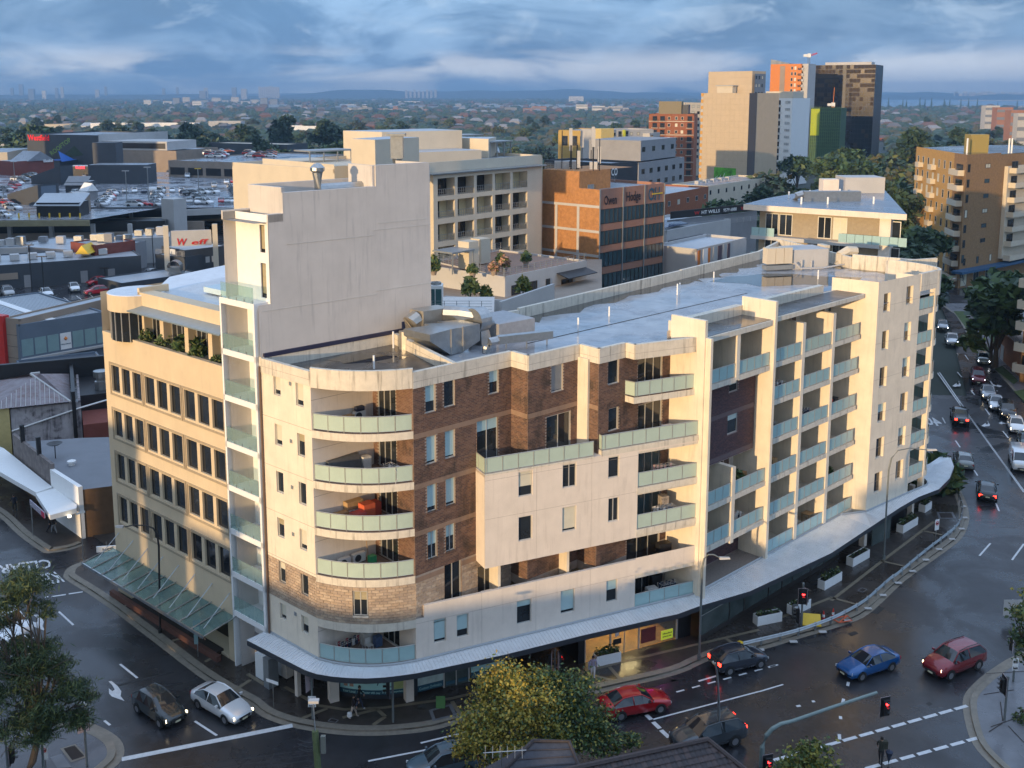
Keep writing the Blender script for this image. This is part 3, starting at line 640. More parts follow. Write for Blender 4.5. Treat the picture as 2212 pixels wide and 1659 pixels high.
# parapets: the upper rim, each stretch a piece of its own
def parapet(pts, z0, z1, th=.25, mat=None):
 for a, b in zip(pts, pts[1:]):
  F = Fac(a, b); mb = MB(); mb.fbox(F, -.0, F.L+.0, -th, .05, z0, z1); mb.fbox(F, 0, F.L, .05, .054, z0+.42, z0+.44, 1)
  mb.ob('parapet', [mat or W_PARA, MORTAR], apt)
parapet([L0, L1], 22.2, 23.15)
mb = MB(); o_, i_ = arc(16, .06), arc(16, -.22)
for a, b, c, d in zip(o_, o_[1:], i_[1:], i_): mb.hexa([(*a, 22.15), (*b, 22.15), (*c, 22.15), (*d, 22.15), (*a, 23.4), (*b, 23.4), (*c, 23.4), (*d, 23.4)])
mb.ob('curved_parapet', W_PARA, apt)
B6 = gp(1371.8, 744.5, 23.15); B_5 = onA(B_4, B6); B6 = onB(B_5, B6)
parapet([E0, B_0, B_2, B_3, B_4, B_5, B6, BLW], 22.1, 23.15)
# --- white bay and base on the street face
z7 = 7.7
wb = [FP.rect(a, b) for a, b in ((C2(145, 560), C2(265, 755)), (C2(525, 485), C2(640, 680)), (C2(918, 415), C2(1008, 600)), (C2(145, 950), C2(262, 1135)), (C2(522, 868), C2(638, 1055)), (C2(917, 790), C2(1003, 975)))]
w1 = [FP.rect(a, b) for a, b in ((D1(1628, 390), D1(1735, 565)), (D1(1825, 350), D1(1927, 520)), (D2(130, 230), D2(255, 400)), (D2(508, 140), D2(625, 312)), (D2(900, 55), D2(990, 218)))]
bx0, bx1, bz0, bz1 = 4.83, 16.5, 9.35, 15.75
bay = MB(); bay.wall(FP, bx0, bx1, bz0, bz1, wb, dep=.13)
BL = FP.turn(bx0); bay.fbox(FP, bx0, bx0+.02, -3.2, 0, bz0, bz1)
bay.fbox(FP, bx0, bx1, -3.6, 0, bz0-.02, bz0+.0); bay.fbox(FP, bx1-.2, bx1, -2.4, -.001, bz0, bz1); bay.fbox(FP, bx0, 21.6, -2.5, -.002, 15.6, 15.78)
for s in (8.6, 12.8): bay.fbox(FP, s, s+.012, 0, .003, bz0, bz1, 1)
for z in (12.7, 15.35): bay.fbox(FP, bx0, bx1, 0, .0035, z, z+.015, 1)
bay.ob('white_bay', [W_PINK, MORTAR], apt)
for i, r in enumerate(wb): window(apt, FP, r, mull=(0, 1, 0, 0, 0, 1)[i], blind=(.62, 0, 0, 0, .93, 0)[i], bm=BLINDC)
base = MB(); base.wall(FP, .55, 16.45, 3.4, z7, w1, dep=.13); base.wall(FP, 16.45, 21.6, 6.55, 7.8); base.wall(FP, 0, .55, 3.4, 6.9)
base.fbox(FP, .55, 21.6, -.2, -.0015, z7-.02, z7+.0); base.fbox(FP, .55, .57, -.2, 0, 6.9, z7)
for s in (4.6, 8.6, 12.8): base.fbox(FP, s, s+.012, 0, .003, 3.4, z7, 1)
base.fbox(FP, 0, 16.45, 0, .0035, 6.55, 6.565, 1)
base.ob('street_wall', [W_PINK, MORTAR], apt)
for i, r in enumerate(w1): window(apt, FP, r, blind=(.9, .7, .25, .9, .45)[i], bm=BLIND)
# floors and partitions behind the street face
mb = MB()
for z in (4.0, 6.55, 9.6, 12.75, 15.75): mb.prism([FP.p(16.4, -.03), FP.p(21.5, -.03), B_K, FP.p(16.4, -6)], z-.3, z, 0, 1)
mb.prism([FP.p(.6, -.25), FP.p(21.5, -.25), B_K, B_4, B_2, B_0, E0], 6.35, 6.62, 0, 1)
mb.prism([FP.p(4.85, -.05), FP.p(21.5, -.05), B_K, B_4, B_2], 15.5, 15.72, 0, 1)
mb.ob('floor_slabs', [SLABM, TILEF], apt)
PW = Fac(B_K, BLW); mb = MB(); mb.fbox(PW, 0, PW.L, -.12, .12, 3.6, 22.4); mb.ob('party_wall', W_CREAM, apt)
for s in (6.0, 11.2): MB().fbox(FP, s, s+.18, -2.6, -.45, 6.63, 9.36).ob('terrace_fin', W_CREAM, apt)
TP_ = FP.sub(0, -2.6)
TB = [(6.9, 6.7, 8.4, 9.2), (8.3, 6.7, 10.6, 9.2), (2.2, 6.7, 4.0, 9.2)]
mb = MB(); mb.wall(TP_, 4.6, 16.6, 6.6, 9.36, TB[1:2]); mb.ob('terrace_back_wall', MORTAR, apt)
bk = MB(); bk.bricks(TP_, 4.6, 16.6, 6.65, 9.3, TB[1:2]); bk.ob('bricks', BRICKS, apt)['kind'] = 'stuff'
window(apt, TP_, TB[1], mull=2, name='sliding_door', glass=GLASSB)
# balustrades on the street face
def fbal(z, pts, n, mat=RAILG, slab=True, F=FP):
 mb = MB()
 if slab: mb.prism(pts+[pts[-1]] if len(pts) < 3 else pts, z-.42, z, 0)
def strip_slab(F, s0, s1, z, dep=1.6, th=.42, o=.02, mt=1):
 mb = MB(); mb.fbox(F, s0, s1, -dep, o, z-th, z); return mb.ob('balcony', [SLABM, TILEF], apt)
b = strip_slab(FP, 13.55, 21.5, 16.1, 2.0, .38); rail_panels(b, [FP.p(13.6, -2.0), FP.p(13.6, -.08), FP.p(21.5, -.08)], 16.1, n=9)
b = strip_slab(FP, bx0, 13.0, 15.8, .4, .12); rail_panels(b, [FP.p(bx0+.05, -2.2), FP.p(bx0+.05, -.08), FP.p(12.95, -.08)], 15.8, n=9)
for z in (12.98, 9.9, 3.98): b = strip_slab(FP, 16.45, 21.55, z, 2.2, .42); rail_panels(b, [FP.p(16.5, -.08), FP.p(21.5, -.08)], z, n=4, mat=RAILG2 if z < 4 else RAILG)
mb = MB(); mb.prism([B_5, B6, BLW, B_K], 18.95, 19.4, 0, 1); b = mb.ob('balcony', [SLABM, TILEF], apt)
ia = Fac(B6, BLW); rail_panels(b, [onA(B_4, B_5), along(B6, DA, .1), ia.p(ia.L-.1, -.08)], 19.42, n=6)
# --- right-hand face: fins and stacked balconies
RLV = [4.1, 7.2, 10.35, 13.5, 16.65, 19.65]
rf = apt
def fin(s, w, dep, z0, z1, o=.05, name='fin_wall'): return MB().fbox(RP, s, s+w, -dep, o, z0, z1).ob(name, W_CREAM, apt)
MB().fbox(Fac(BLW, along(BLW, DB, 1)), -.1, 1.1, -.0, .25, 3.4, 23.2).ob('fin_wall', W_CREAM, apt)
fin(-.12, .3, 2.7, 3.4, 24.45, .25); fin(8.8, .32, 2.7, 3.4, 24.6, .3); fin(-.1, .26, 6.4, 3.4, 22.3, -2.7); fin(8.82, .28, 6.4, 3.4, 22.3, -2.7); fin(13.35, .42, 4, 3.6, 22.2); fin(18.05, .42, 4, 4.0, 22.3); fin(4.2, .42, 3.0, 19.3, 22.9); fin(4.2, .42, 3.0, 6.6, 12.6)
cols = [(.25, 4.15), (4.72, 8.75), (9.3, 13.3), (13.85, 18.0), (18.5, 22.6)]
RB = RP.sub(0, -3.0)
dh = []
for ci, (a, b) in enumerate(cols):
 for li, z in enumerate(RLV):
  if ci < 2 and li in (0, 3, 4): continue
  dh.append((a+.7, z+.05, a+2.75, z+2.3))
mb = MB(); mb.wall(RB, -.2, 25.2, 3.4, 23.2, dh, dep=.12); mb.ob('recess_wall', W_PINK, apt)
bk = MB()
for ci, (a, b) in enumerate(cols):
 bk.bricks(RB, a+2.8, a+3.5, 4, 22.6, [], 0.004)
bk.ob('bricks', BRICKS, apt)['kind'] = 'stuff'
for i, r in enumerate(dh): window(apt, RB, r, mull=1, glass=GLASS if i % 3 else GLASSB, name='sliding_door', dep=.08, mb_f=FRAMED, blind=.9 if i % 5 == 2 else 0, bm=CURTAIN)
# dark brick face between the first two fins
RD = RP.sub(0, -1.2); hd = [RD.rect(B2(1955, 1290), B2(2025, 1370)), RD.rect(C2(1942, 45), C2(2020, 210))]
mb = MB(); mb.wall(RD, .2, 8.75, 12.7, 19.2, hd); mb.ob('brick_wall', DMORTAR, apt)
bk = MB(); bk.bricks(RD, .2, 8.75, 12.75, 19.2, hd, bl=.3, bh=.1); bk.ob('bricks', DBRICK, apt)['kind'] = 'stuff'
bd = MB()
for z in (16.3, 13.0): bd.fbox(RD, .2, 8.75, .014, .03, z-.18, z+.18)
bd.ob('brick_band', M('mauve_band', (.12, .09, .10), .7), apt)
for r in hd: window(apt, RD, r, dep=.1, blind=.4)
RE = RP.sub(0, -2.2); mb = MB(); mb.wall(RE, .2, 8.75, 4.0, 6.7); mb.ob('brick_wall', DMORTAR, apt)
bk = MB(); bk.bricks(RE, .2, 8.75, 4.05, 6.7, bl=.3, bh=.1); bk.ob('bricks', DBRICK, apt)['kind'] = 'stuff'
mb = MB(); mb.prism([RP.p(.1, .1), RP.p(8.8, .1), RP.p(8.8, -3), RP.p(.1, -3)], 3.6, 4.0); mb.ob('gravel_terrace', M('pebble_roof', (.27, .23, .20), .95, var=.5, scale=9, bump=.8), apt)
for ci, (a, b) in enumerate(cols):
 for li, z in enumerate(RLV):
  if ci < 2 and li in (0, 3, 4): continue
  if ci == 4 and li == 0: continue
  e = cols[4][1]+.3 if (ci == 3 and li == 0) else b
  zz = z+(.06*(ci-2) if li > 3 else 0)
  bb = MB().fbox(RP, a-.1, e+.1, -3.0, .03, zz-.38, zz).ob('balcony', [SLABM], apt)
  rail_panels(bb, [RP.p(a, -.06), RP.p(e, -.06)], zz, n=8 if e != b else 4, mat=RAILG2 if li < 5 or ci < 3 else RAILG)
# roof awning slabs over the top balconies
mb = MB(); mb.fbox(RP, .2, 8.8, -3.2, .15, 22.75, 23.15); mb.fbox(RP, .2, 8.8, -3.2, -2.6, 23.15, 23.9); mb.ob('roof_awning', [W_PARA], apt); MB().fbox(RP, .4, 8.7, -2.55, 0, 23.16, 23.18).ob('gutter', ROOFD, apt)
mb = MB(); mb.fbox(RP, 9.15, 22.9, -2.6, .15, 22.95, 23.3); mb.fbox(RP, 9.15, 20.6, -2.9, -2.4, 23.3, 24.0); mb.ob('roof_awning', [W_PARA], apt); MB().fbox(RP, 9.3, 22.7, -2.35, 0, 23.31, 23.33).ob('gutter', ROOFD, apt)
# solid cream mass and the rounded far end
MT = 24.4
ws = [SP.rect(a, b) for a, b in ((B3(1045, 530), B3(1090, 675)), (B3(1235, 470), B3(1280, 610)), (B3(1030, 845), B3(1075, 990)), (B3(1215, 775), B3(1260, 920)), (B3(1010, 1150), B3(1060, 1300)), (B3(1200, 1070), B3(1250, 1220)), (B3(995, 1455), B3(1050, 1590)), (B3(1182, 1365), B3(1232, 1505)),
     (C3(980, 270), C3(1035, 415)), (C3(1165, 180), C3(1215, 320)), (C3(965, 560), C3(1018, 705)), (C3(1145, 460), C3(1195, 595)))]
SW = 6.85; MS = RP.p(22.7, 0); MSF = Fac(MS, S0)
mb = MB(); mb.wall(SP, 0, SW, 3.2, MT, ws, dep=.3); mb.wall(Fac(RP.p(22.7, -2.8), S0), 0, Fac(RP.p(22.7, -2.8), S0).L, 3.2, MT)
for z in (6.5, 9.6, 12.7, 15.8, 19.0, 22.2): mb.fbox(SP, 0, SW, 0, .004, z, z+.015, 1)
mb.ob('end_wall', [W_CREAM, MORTAR], apt)
for i, r in enumerate(ws): window(apt, SP, r, dep=.26, mull=i % 2, blind=.5 if i in (3, 5, 6, 9) else 0, bm=BLIND)
EL = [5.45, 8.55, 11.6, 14.75, 17.9, 21.05]
ec = SP.p(9.9, 0)
def earc(o, n=9):
 c = SP.p(9.85, -4.2); out = []
 for i in range(n+1):
  a = -math.pi*.06+i/n*math.pi*.72; d = 4.2+o
  out.append((c[0]+SP.n[0]*d*math.cos(a)+SP.t[0]*d*math.sin(a)*.55, c[1]+SP.n[1]*d*math.cos(a)+SP.t[1]*d*math.sin(a)*.55))
 return out
for z in EL:
 mb = MB(); mb.prism([SP.p(SW, 0)]+earc(0)+[SP.p(10, -8), SP.p(SW, -8)], z-.5, z, 0)
 b = mb.ob('balcony', [SLABM], apt); rail_panels(b, [SP.p(SW+.05, -.08), SP.p(9.4, -.08)], z, n=3, mat=RAILG2)
 rail_panels(b, earc(-.05)[1:], z, n=7, mat=RAILG2)
mb = MB(); mb.fbox(SP, 9.45, 9.75, -.5, .0, 3.2, MT-1.3); mb.wall(SP, SW, 9.6, 3.2, MT-.4, o=-2.4); mb.fbox(SP, SW-.02, SW, -2.4, -.01, 3.2, MT-.2); mb.ob('end_column', W_CREAM, apt)
# roof deck and its rear parapets
BK = [gp(u, v, 23.2) for u, v in ((1117.7, 666.5), (1468.7, 584.7), (1637, 544.5), (1681, 522))]
BE = [gp(1843, 551, 23.8), gp(2025, 553, 24.4)]
TW = Fac(L0, along(L0, DA, 1))
ROOFW = M('wet_roof_deck', (.34, .35, .37), .28, var=.3, scale=.5, wet=.25, spec=.8, grime=.5, dirt=(.10, .10, .12))
RZ = 22.4
deck = [along(L0, DA, 10.5), L0, L1]+arc(10)[1:-1]+[E0, B_0, B_2, B_3, B_4, B_5, B6, BLW, RP.p(8.9, -2.9), RP.p(21, -2.9), RP.p(22.7, -2.6), S0, SP.p(SW)]+earc(0)[1:]+[BE[1], BE[0], BK[3], BK[2], BK[1], BK[0]]
mb = MB(); me_deck = mb.sheet(deck, RZ)
bmd = bmesh.new(); vs = [bmd.verts.new((x-E0[0], y-E0[1], RZ)) for x, y in deck]
bmesh.ops.triangle_fill(bmd, edges=[bmd.edges.new((a, b)) for a, b in zip(vs, vs[1:]+vs[:1])], use_beauty=True)
me = bpy.data.meshes.new('roof'); bmd.to_mesh(me); bmd.free(); me.materials.append(ROOFW); link('roof', me, apt)
mb = MB(); mb.sheet([L0, L1]+arc(8)[1:-1]+[E0, along(E0, DA, 3.6), along(L0, DA, 10.5)], RZ+.012); mb.ob('dark_roof', ROOFD, apt)
MB().fbox(RP, -8, 20, -9.55, -9.5, RZ, RZ+.03).ob('roof_seam', BLACK, apt)
PUD = M('standing_water', (.05, .045, .04), .035, var=.3, spec=.9)
def puddle(P, z=RZ+.008): MB().sheet(P, z).ob('puddle', PUD, apt)
for a, b, w in ((BK[0], BK[1], 2.6), (BK[1], BK[2], 3.0), (BK[2], BK[3], 2.2), (BK[3], BE[0], 2.0), (BE[0], BE[1], 1.6)):
 F = Fac(a, b); puddle([F.p(.1, .28), F.p(F.L-.1, .28)]+[F.p(F.L*(1-k/14)-.05, .3+w*(.55+.3*math.sin(k*1.9)+.15*math.sin(k*4.3))) for k in range(15)])
pc = gp(1700, 605, RZ); puddle([(pc[0]+7*math.cos(a*.35)*(1+.2*math.sin(a*2.1)), pc[1]+3.2*math.sin(a*.35)*(1+.25*math.sin(a*1.7))) for a in range(18)])
pc = gp(790, 775, RZ); puddle([(pc[0]+2.6*math.cos(a*.35)*(1+.2*math.sin(a*2.1)), pc[1]+1.3*math.sin(a*.35)*(1+.25*math.sin(a*1.7))) for a in range(18)], RZ+.02)
parapet([BE[1]]+[BE[0]], RZ, 23.9); parapet([BE[0], BK[3]], RZ, 23.6); parapet([BK[3], BK[2], BK[1]], RZ, 23.3); parapet([BK[1], BK[0]], RZ, 23.25)
parapet([BK[0], gp(1040, 684, 23)], RZ, 23.1)
eo = earc(.1); mb = MB(); ei = earc(-.2)
for a, b, c, d in zip(eo, eo[1:], ei[1:], ei): mb.hexa([(*a, RZ-.3), (*b, RZ-.3), (*c, RZ-.3), (*d, RZ-.3), (*a, MT), (*b, MT), (*c, MT), (*d, MT)])
mb.ob('curved_parapet', W_PARA, apt)
parapet([SP.p(SW), SP.p(9.6)], MT-1.6, MT); parapet([eo[-1], BE[1]], RZ, MT-.2)
parapet([along(L0, DA, 10.6), along(E0, DA, 3.2)], RZ, 23.2); parapet([along(L0, DA, 10.6), L0], RZ, 23.2)
# closing walls at the rear, ground floor core
mb = MB()
for a, b in zip([BE[1], BE[0], BK[3], BK[2], BK[1], BK[0]], [BE[0], BK[3], BK[2], BK[1], BK[0], along(L0, DA, 10.5)]): F = Fac(a, b); mb.fquad(F, 0, F.L, 0, RZ+.3)
mb.ob('rear_wall', W_PARA, apt)
# --- canopy over the footpath and the shops below
cin = [along(L0, LP.t, -.2), L1]+arc(8, .02)[1:]+[FP.p(6), FP.p(12), PP, RP.p(8), RP.p(16), RP.p(22.8), S0, SP.p(3.5), SP.p(SW)]+earc(.1)[1:6]
cpx = [D1(25, 562), D1(300, 705), D1(520, 818), D1(620, 852), D1(760, 875), D1(900, 886), D1(1050, 890), D1(1200, 882), D1(1340, 866), D1(1480, 846), D1(2212, 692), D2(700, 520), D2(1350, 372), D2(1510, 338), D2(1700, 268), D2(2130, 142), C3(600, 1225), C3(1180, 840), C3(1330, 755), C3(1500, 690), C3(1590, 600), C3(1628, 500), C3(1600, 425), C3(1540, 400)]
cout = [gp(u, v, 3.75) for u, v in cpx]
def resample(P, n):
 L = [0]
 for a, b in zip(P, P[1:]): L.append(L[-1]+math.hypot(b[0]-a[0], b[1]-a[1]))
 out = []
 for i in range(n+1):
  d = L[-1]*i/n; j = max(k for k in range(len(L)-1) if L[k] <= d+1e-9); f = (d-L[j])/(L[j+1]-L[j] or 1)
  out.append((P[j][0]+(P[j+1][0]-P[j][0])*f, P[j][1]+(P[j+1][1]-P[j][1])*f))
 return out
def nearest(P, q): return min(P, key=lambda a: (a[0]-q[0])**2+(a[1]-q[1])**2)
co_ = resample(cout, 200); ci_f = resample(cin, 900); ci_ = [nearest(ci_f, q) for q in co_]
mb = MB()
for i in range(200):
 a, b, c, d = co_[i], co_[i+1], ci_[i+1], ci_[i]; m = 2 if i % 47 == 20 else 0
 mb.quad((*a, 3.75), (*b, 3.75), (*c, 4.02), (*d, 4.02), m); mb.quad((*a, 3.38), (*b, 3.38), (*b, 3.76), (*a, 3.76), 1); mb.quad((*a, 3.45), (*d, 3.45), (*c, 3.45), (*b, 3.45), 0)
cnp = mb.ob('canopy', [AWN, CHAR, AWN], apt)
mb = MB(); cf = resample(cout, 330)
for q in cf:
 p = nearest(ci_f, q); d = math.hypot(q[0]-p[0], q[1]-p[1]) or 1; t = ((q[1]-p[1])/d*.018, -(q[0]-p[0])/d*.018)
 mb.hexa([(q[0]-t[0], q[1]-t[1], 3.75), (q[0]+t[0], q[1]+t[1], 3.75), (p[0]+t[0], p[1]+t[1], 4.02), (p[0]-t[0], p[1]-t[1], 4.02), (q[0]-t[0], q[1]-t[1], 3.79), (q[0]+t[0], q[1]+t[1], 3.79), (p[0]+t[0], p[1]+t[1], 4.06), (p[0]-t[0], p[1]-t[1], 4.06)])
mb.ob('roofing_ribs', AWN, cnp)['kind'] = 'stuff'
mb = MB()
for i in range(200): a, b = ci_[i], ci_[i+1]; d = math.hypot(b[0]-a[0], b[1]-a[1]); mb.tube([(*a, 4.06), (*b, 4.06)], .09, 4, cap=False) if d > .01 else None
mb.ob('flashing', STEEL, cnp)
# ---------------------------------------------------------------- shops under the canopy
SHOPB = M('aqua_poster', (.46, .78, .76), .35, var=.12, scale=.8)
NAVY = M('navy_print', (.03, .10, .15), .4)
TEALS = M('teal_strip', (.02, .20, .24), .4)
SKINP = M('photo_print_skin', (.50, .30, .20), .5, var=.3, scale=3)
PALEP = M('photo_print_pale', (.55, .66, .62), .4, var=.25, scale=2)
WARMW = M('timber_interior', (.36, .20, .06), .5, var=.35, scale=3)
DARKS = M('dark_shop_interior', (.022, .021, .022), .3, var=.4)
SHOPG = M('shop_glass', (.075, .10, .095), .08, var=.5, scale=.7, spec=.7)
SF = FP.sub(0, -2.3); SR = FP.sub(0, -1.05); SG = RP.sub(0, .2)
LGRY_ = M('pale_soffit', (.45, .44, .42), .7)
shop = thing('shopfront', 'row of street-level shops under the grey corrugated canopy of the corner block', 'shopfront', (*E0, 0))
def panel(F, s0, s1, z0, z1, mat, o=0.0, name='panel', par=None): return MB().fbox(F, s0, s1, o-.06, o, z0, z1).ob(name, mat, par or shop)
GL = Fac(along(E0, FP.t, -9), FP.p(.2, -2.3))
g0_, g1_, gm = FP.p(-3.85, -4.4), FP.p(.15, -2.4), None
dxg, dyg = g1_[0]-g0_[0], g1_[1]-g0_[1]; gl_ = math.hypot(dxg, dyg); gn = (dyg/gl_, -dxg/gl_)
def garc(n, t0=0, t1=1, off=0):
 return [(g0_[0]+dxg*t+gn[0]*(.36*4*t*(1-t)+off), g0_[1]+dyg*t+gn[1]*(.36*4*t*(1-t)+off)) for t in [t0+(t1-t0)*i/n for i in range(n+1)]]
def curved(name, mat, z0, z1, t0=0, t1=1, off=0):
 mb = MB(); P = garc(10, t0, t1, off)
 for a, b in zip(P, P[1:]): mb.quad((*a, z0), (*b, z0), (*b, z1), (*a, z1))
 return mb.ob(name, mat, shop)
curved('shop_wall', CHAR, .1, .45); curved('poster', SHOPB, .75, 3.1, off=.02); curved('poster_strip', NAVY, .45, .78, off=.025); curved('poster', YELLOW and M('lime_print', (.42, .50, .22), .4, var=.15), .8, 3.0, .78, .99, .03)
curved('poster', SKINP, .95, 2.2, .06, .12, .03); curved('poster', SKINP, .95, 2.2, .15, .21, .03)
def ctext(s, t0, t1, z0, z1, mat, off=.06):
 P = garc(1, t0, t1, off); return text('lettering', s, (*P[0], z0), (*P[1], z0), (*P[0], z1), mat, shop, bold=True)
ctext('Podiatry', .24, .62, 1.15, 1.85, NAVY, .09)
ctext('Your Local', .04, .24, .53, .71, SHOPB, .07); ctext('Foot Doctor with over', .27, .62, .53, .71, SHOPB, .09); ctext('35 years of experience', .64, .97, .53, .71, SHOPB, .08)
panel(SF, .5, .9, .1, 3.4, CHAR); panel(SF, .9, 2.75, .75, 3.2, PALEP, name='poster'); panel(SF, .9, 2.75, .3, .75, NAVY, .01, 'poster_strip')
text('lettering', 'Custom Orthotics', SF.w(1.0, .03, .42), SF.w(2.6, .03, .42), SF.w(1.0, .03, .62), SHOPB, shop)
panel(SF, 2.75, 2.85, .1, 3.4, FRAME); panel(SF, 4.6, 4.72, .1, 3.4, FRAME); panel(SF, 3.66, 3.74, .1, 3.2, FRAME, .01, 'door_frame')
panel(SF, 2.85, 3.66, .15, 3.2, SHOPG, name='glass_door'); panel(SF, 3.74, 4.6, .15, 3.2, SHOPG, name='glass_door')
for a in (2.95, 3.85): panel(SF, a, a+.6, 1.5, 2.6, SKINP, .02, 'photo_print'); panel(SF, a, a+.65, .3, .55, NAVY, .02, 'poster_strip')
panel(SF, 4.8, 7.3, .75, 3.2, SHOPB, name='poster'); panel(SF, 4.8, 7.3, .3, .75, NAVY, .01, 'poster_strip')
text('lettering', 'Fungal Nail Treatment', SF.w(4.95, .03, .42), SF.w(7.2, .03, .42), SF.w(4.95, .03, .62), SHOPB, shop)
text('lettering', 'Healthy Clear Nails Made Simple', SF.w(5.0, .03, .9), SF.w(6.9, .03, .9), SF.w(5.0, .03, 1.05), LINE, shop)
panel(SF, 5.2, 5.6, 1.6, 2.2, NAVY, .02, 'photo_print'); MB().lathe(SF.w(6.3, .05, 2.1), [(.01, -.3), (.3, -.1), (.34, .1), (.01, .3)], 10).ob('photo_print', SKINP, shop)
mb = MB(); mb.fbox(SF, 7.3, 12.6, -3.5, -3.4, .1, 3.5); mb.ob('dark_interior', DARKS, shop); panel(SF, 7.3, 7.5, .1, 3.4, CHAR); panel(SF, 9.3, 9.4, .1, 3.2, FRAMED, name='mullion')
mb = MB(); mb.fbox(FP, 12.55, 13.05, -4, -1.1, .1, 3.45); mb.ob('black_side_wall', BLACK, shop)
# lit eatery
mb = MB(); mb.fbox(FP, 13.05, 20.9, -6, -5.9, .1, 3.45); mb.fbox(FP, 13.05, 20.9, -6, -1.1, .08, .14); mb.ob('eatery_interior', WARMW, shop)
lb = MB().fbox(FP, 14, 20, -4.2, -3.9, 3.2, 3.3).ob('ceiling_lamp', M('warm_lamp', (1, .72, .36), emit=22), shop)
for a, b in ((13.05, 13.12), (15.1, 15.22), (17.5, 17.62), (20.8, 20.95), (16.3, 16.36)): panel(SR, a, b, .1, 3.4, FRAME, name='mullion')
for a, b in ((13.12, 15.1), (15.22, 16.3), (16.36, 17.5), (17.62, 20.8)): MB().fquad(SR, a, b, .2, 3.3, -.03).ob('glass_pane', CLEAR, shop)
EM = lambda n, c, e: M(n, c, emit=e, var=0)
panel(SR, 13.2, 15.0, 2.0, 2.9, M('script_print', (.50, .42, .30), .6, var=.75, scale=14), .02, 'menu_poster')
scribble('neon_sign', SR, 15.35, 16.2, .06, 2.65, .16, EM('yellow_neon', (1, .68, .05), 4), shop); scribble('neon_sign', SR, 15.4, 16.2, .06, 2.45, .15, bpy.data.materials['yellow_neon'], shop, 2)
panel(SR, 15.4, 16.05, .95, 1.35, BLACK, .02, 'notice'); panel(SR, 15.55, 15.85, 1.55, 1.9, WHITE_P if 'WHITE_P' in globals() else W_WHITE, .02, 'notice'); panel(SR, 16.6, 16.95, 1.9, 2.35, W_WHITE, .02, 'notice')
panel(SR, 17.75, 19.0, .5, 1.6, M('maroon_menu', (.22, .05, .05), .5, var=.4, scale=9), .02, 'menu_board'); panel(SR, 19.5, 20.5, .35, 1.05, EM('lime_notice', (.52, .62, .05), .25), .02, 'menu_board')
scribble('print_lines', SR, 19.6, 20.4, .05, .78, .12, BLACK, shop); scribble('print_lines', SR, 19.6, 20.4, .05, .55, .1, BLACK, shop, 3)
for a in (17.8, 18.4): panel(SR, a, a+.45, 1.8, 2.75, W_WHITE, .02, 'menu_board')
mb = MB(); mb.tube([SR.w(19.5+.3*math.cos(i*.524), .08, 2.5+.16*math.sin(i*.524)) for i in range(13)], .035, 5); mb.ob('neon_ring', EM('violet_neon', (.35, .1, 1), 5), shop)
MB().tube([SR.w(19.25, .07, 2.5), SR.w(19.75, .07, 2.5)], .09, 6).ob('neon_bar', EM('pink_neon', (1, .05, .30), 9), shop)
panel(SR, 20.95, 22.1, .1, 3.45, BLACK, .0, 'black_side_wall')
SGa = RP.sub(0, .2)
segs = [(.6, 4.2), (4.3, 6.2), (6.3, 9.6), (9.75, 11.6), (11.75, 13.2), (13.3, 16.0), (16.1, 18.2), (18.3, 20.8)]
for a, b in segs:
 panel(SGa, a-.1, a, .1, 3.4, FRAMED, name='mullion'); panel(SGa, a, b, .15, .55, FRAMED, name='stallriser')
 MB().fquad(SGa, a, b, .55, 3.3, -.03).ob('glass_pane', SHOPG, shop); panel(SGa, a, b, 2.1, 2.16, FRAME, .0, 'transom')
panel(SGa, 9.8, 11.5, 2.35, 2.85, W_WHITE, .03, 'shop_sign'); scribble('print_lines', SGa, 9.9, 11.4, .05, 2.5, .22, NAVY, shop, 4)
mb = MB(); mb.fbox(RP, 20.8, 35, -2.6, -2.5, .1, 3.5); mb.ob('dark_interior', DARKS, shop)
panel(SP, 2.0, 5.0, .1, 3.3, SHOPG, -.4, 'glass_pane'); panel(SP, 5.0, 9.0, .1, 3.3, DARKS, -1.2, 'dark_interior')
for F, s, o, w in ((FP, -4.41, -4.1, .62), (FP, .15, -2.0, .55), (LP, -.1, -1.4, .6), (RP, 24.85, .3, .5), (RP, 33.9, .4, .45), (LP, 2.4, -.4, .3)):
 MB().fbox(F, s-w/2, s+w/2, o-w/2, o+w/2, .1, 3.45).ob('column', W_PINK, shop)
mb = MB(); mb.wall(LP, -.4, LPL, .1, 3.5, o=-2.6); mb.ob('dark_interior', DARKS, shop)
mb = MB(); core = [LP.p(-.5, -3.0), LP.p(LPL-.2, -3.4), FP.p(-4.2, -5), FP.p(.2, -3.2), FP.p(7.2, -5.9), FP.p(21.8, -6.2), RP.p(.4, -3), RP.p(34, -4), (44, 100), (20, 100)]
mb.sheet(core, 3.44); mb.ob('soffit', LGRY_, shop)
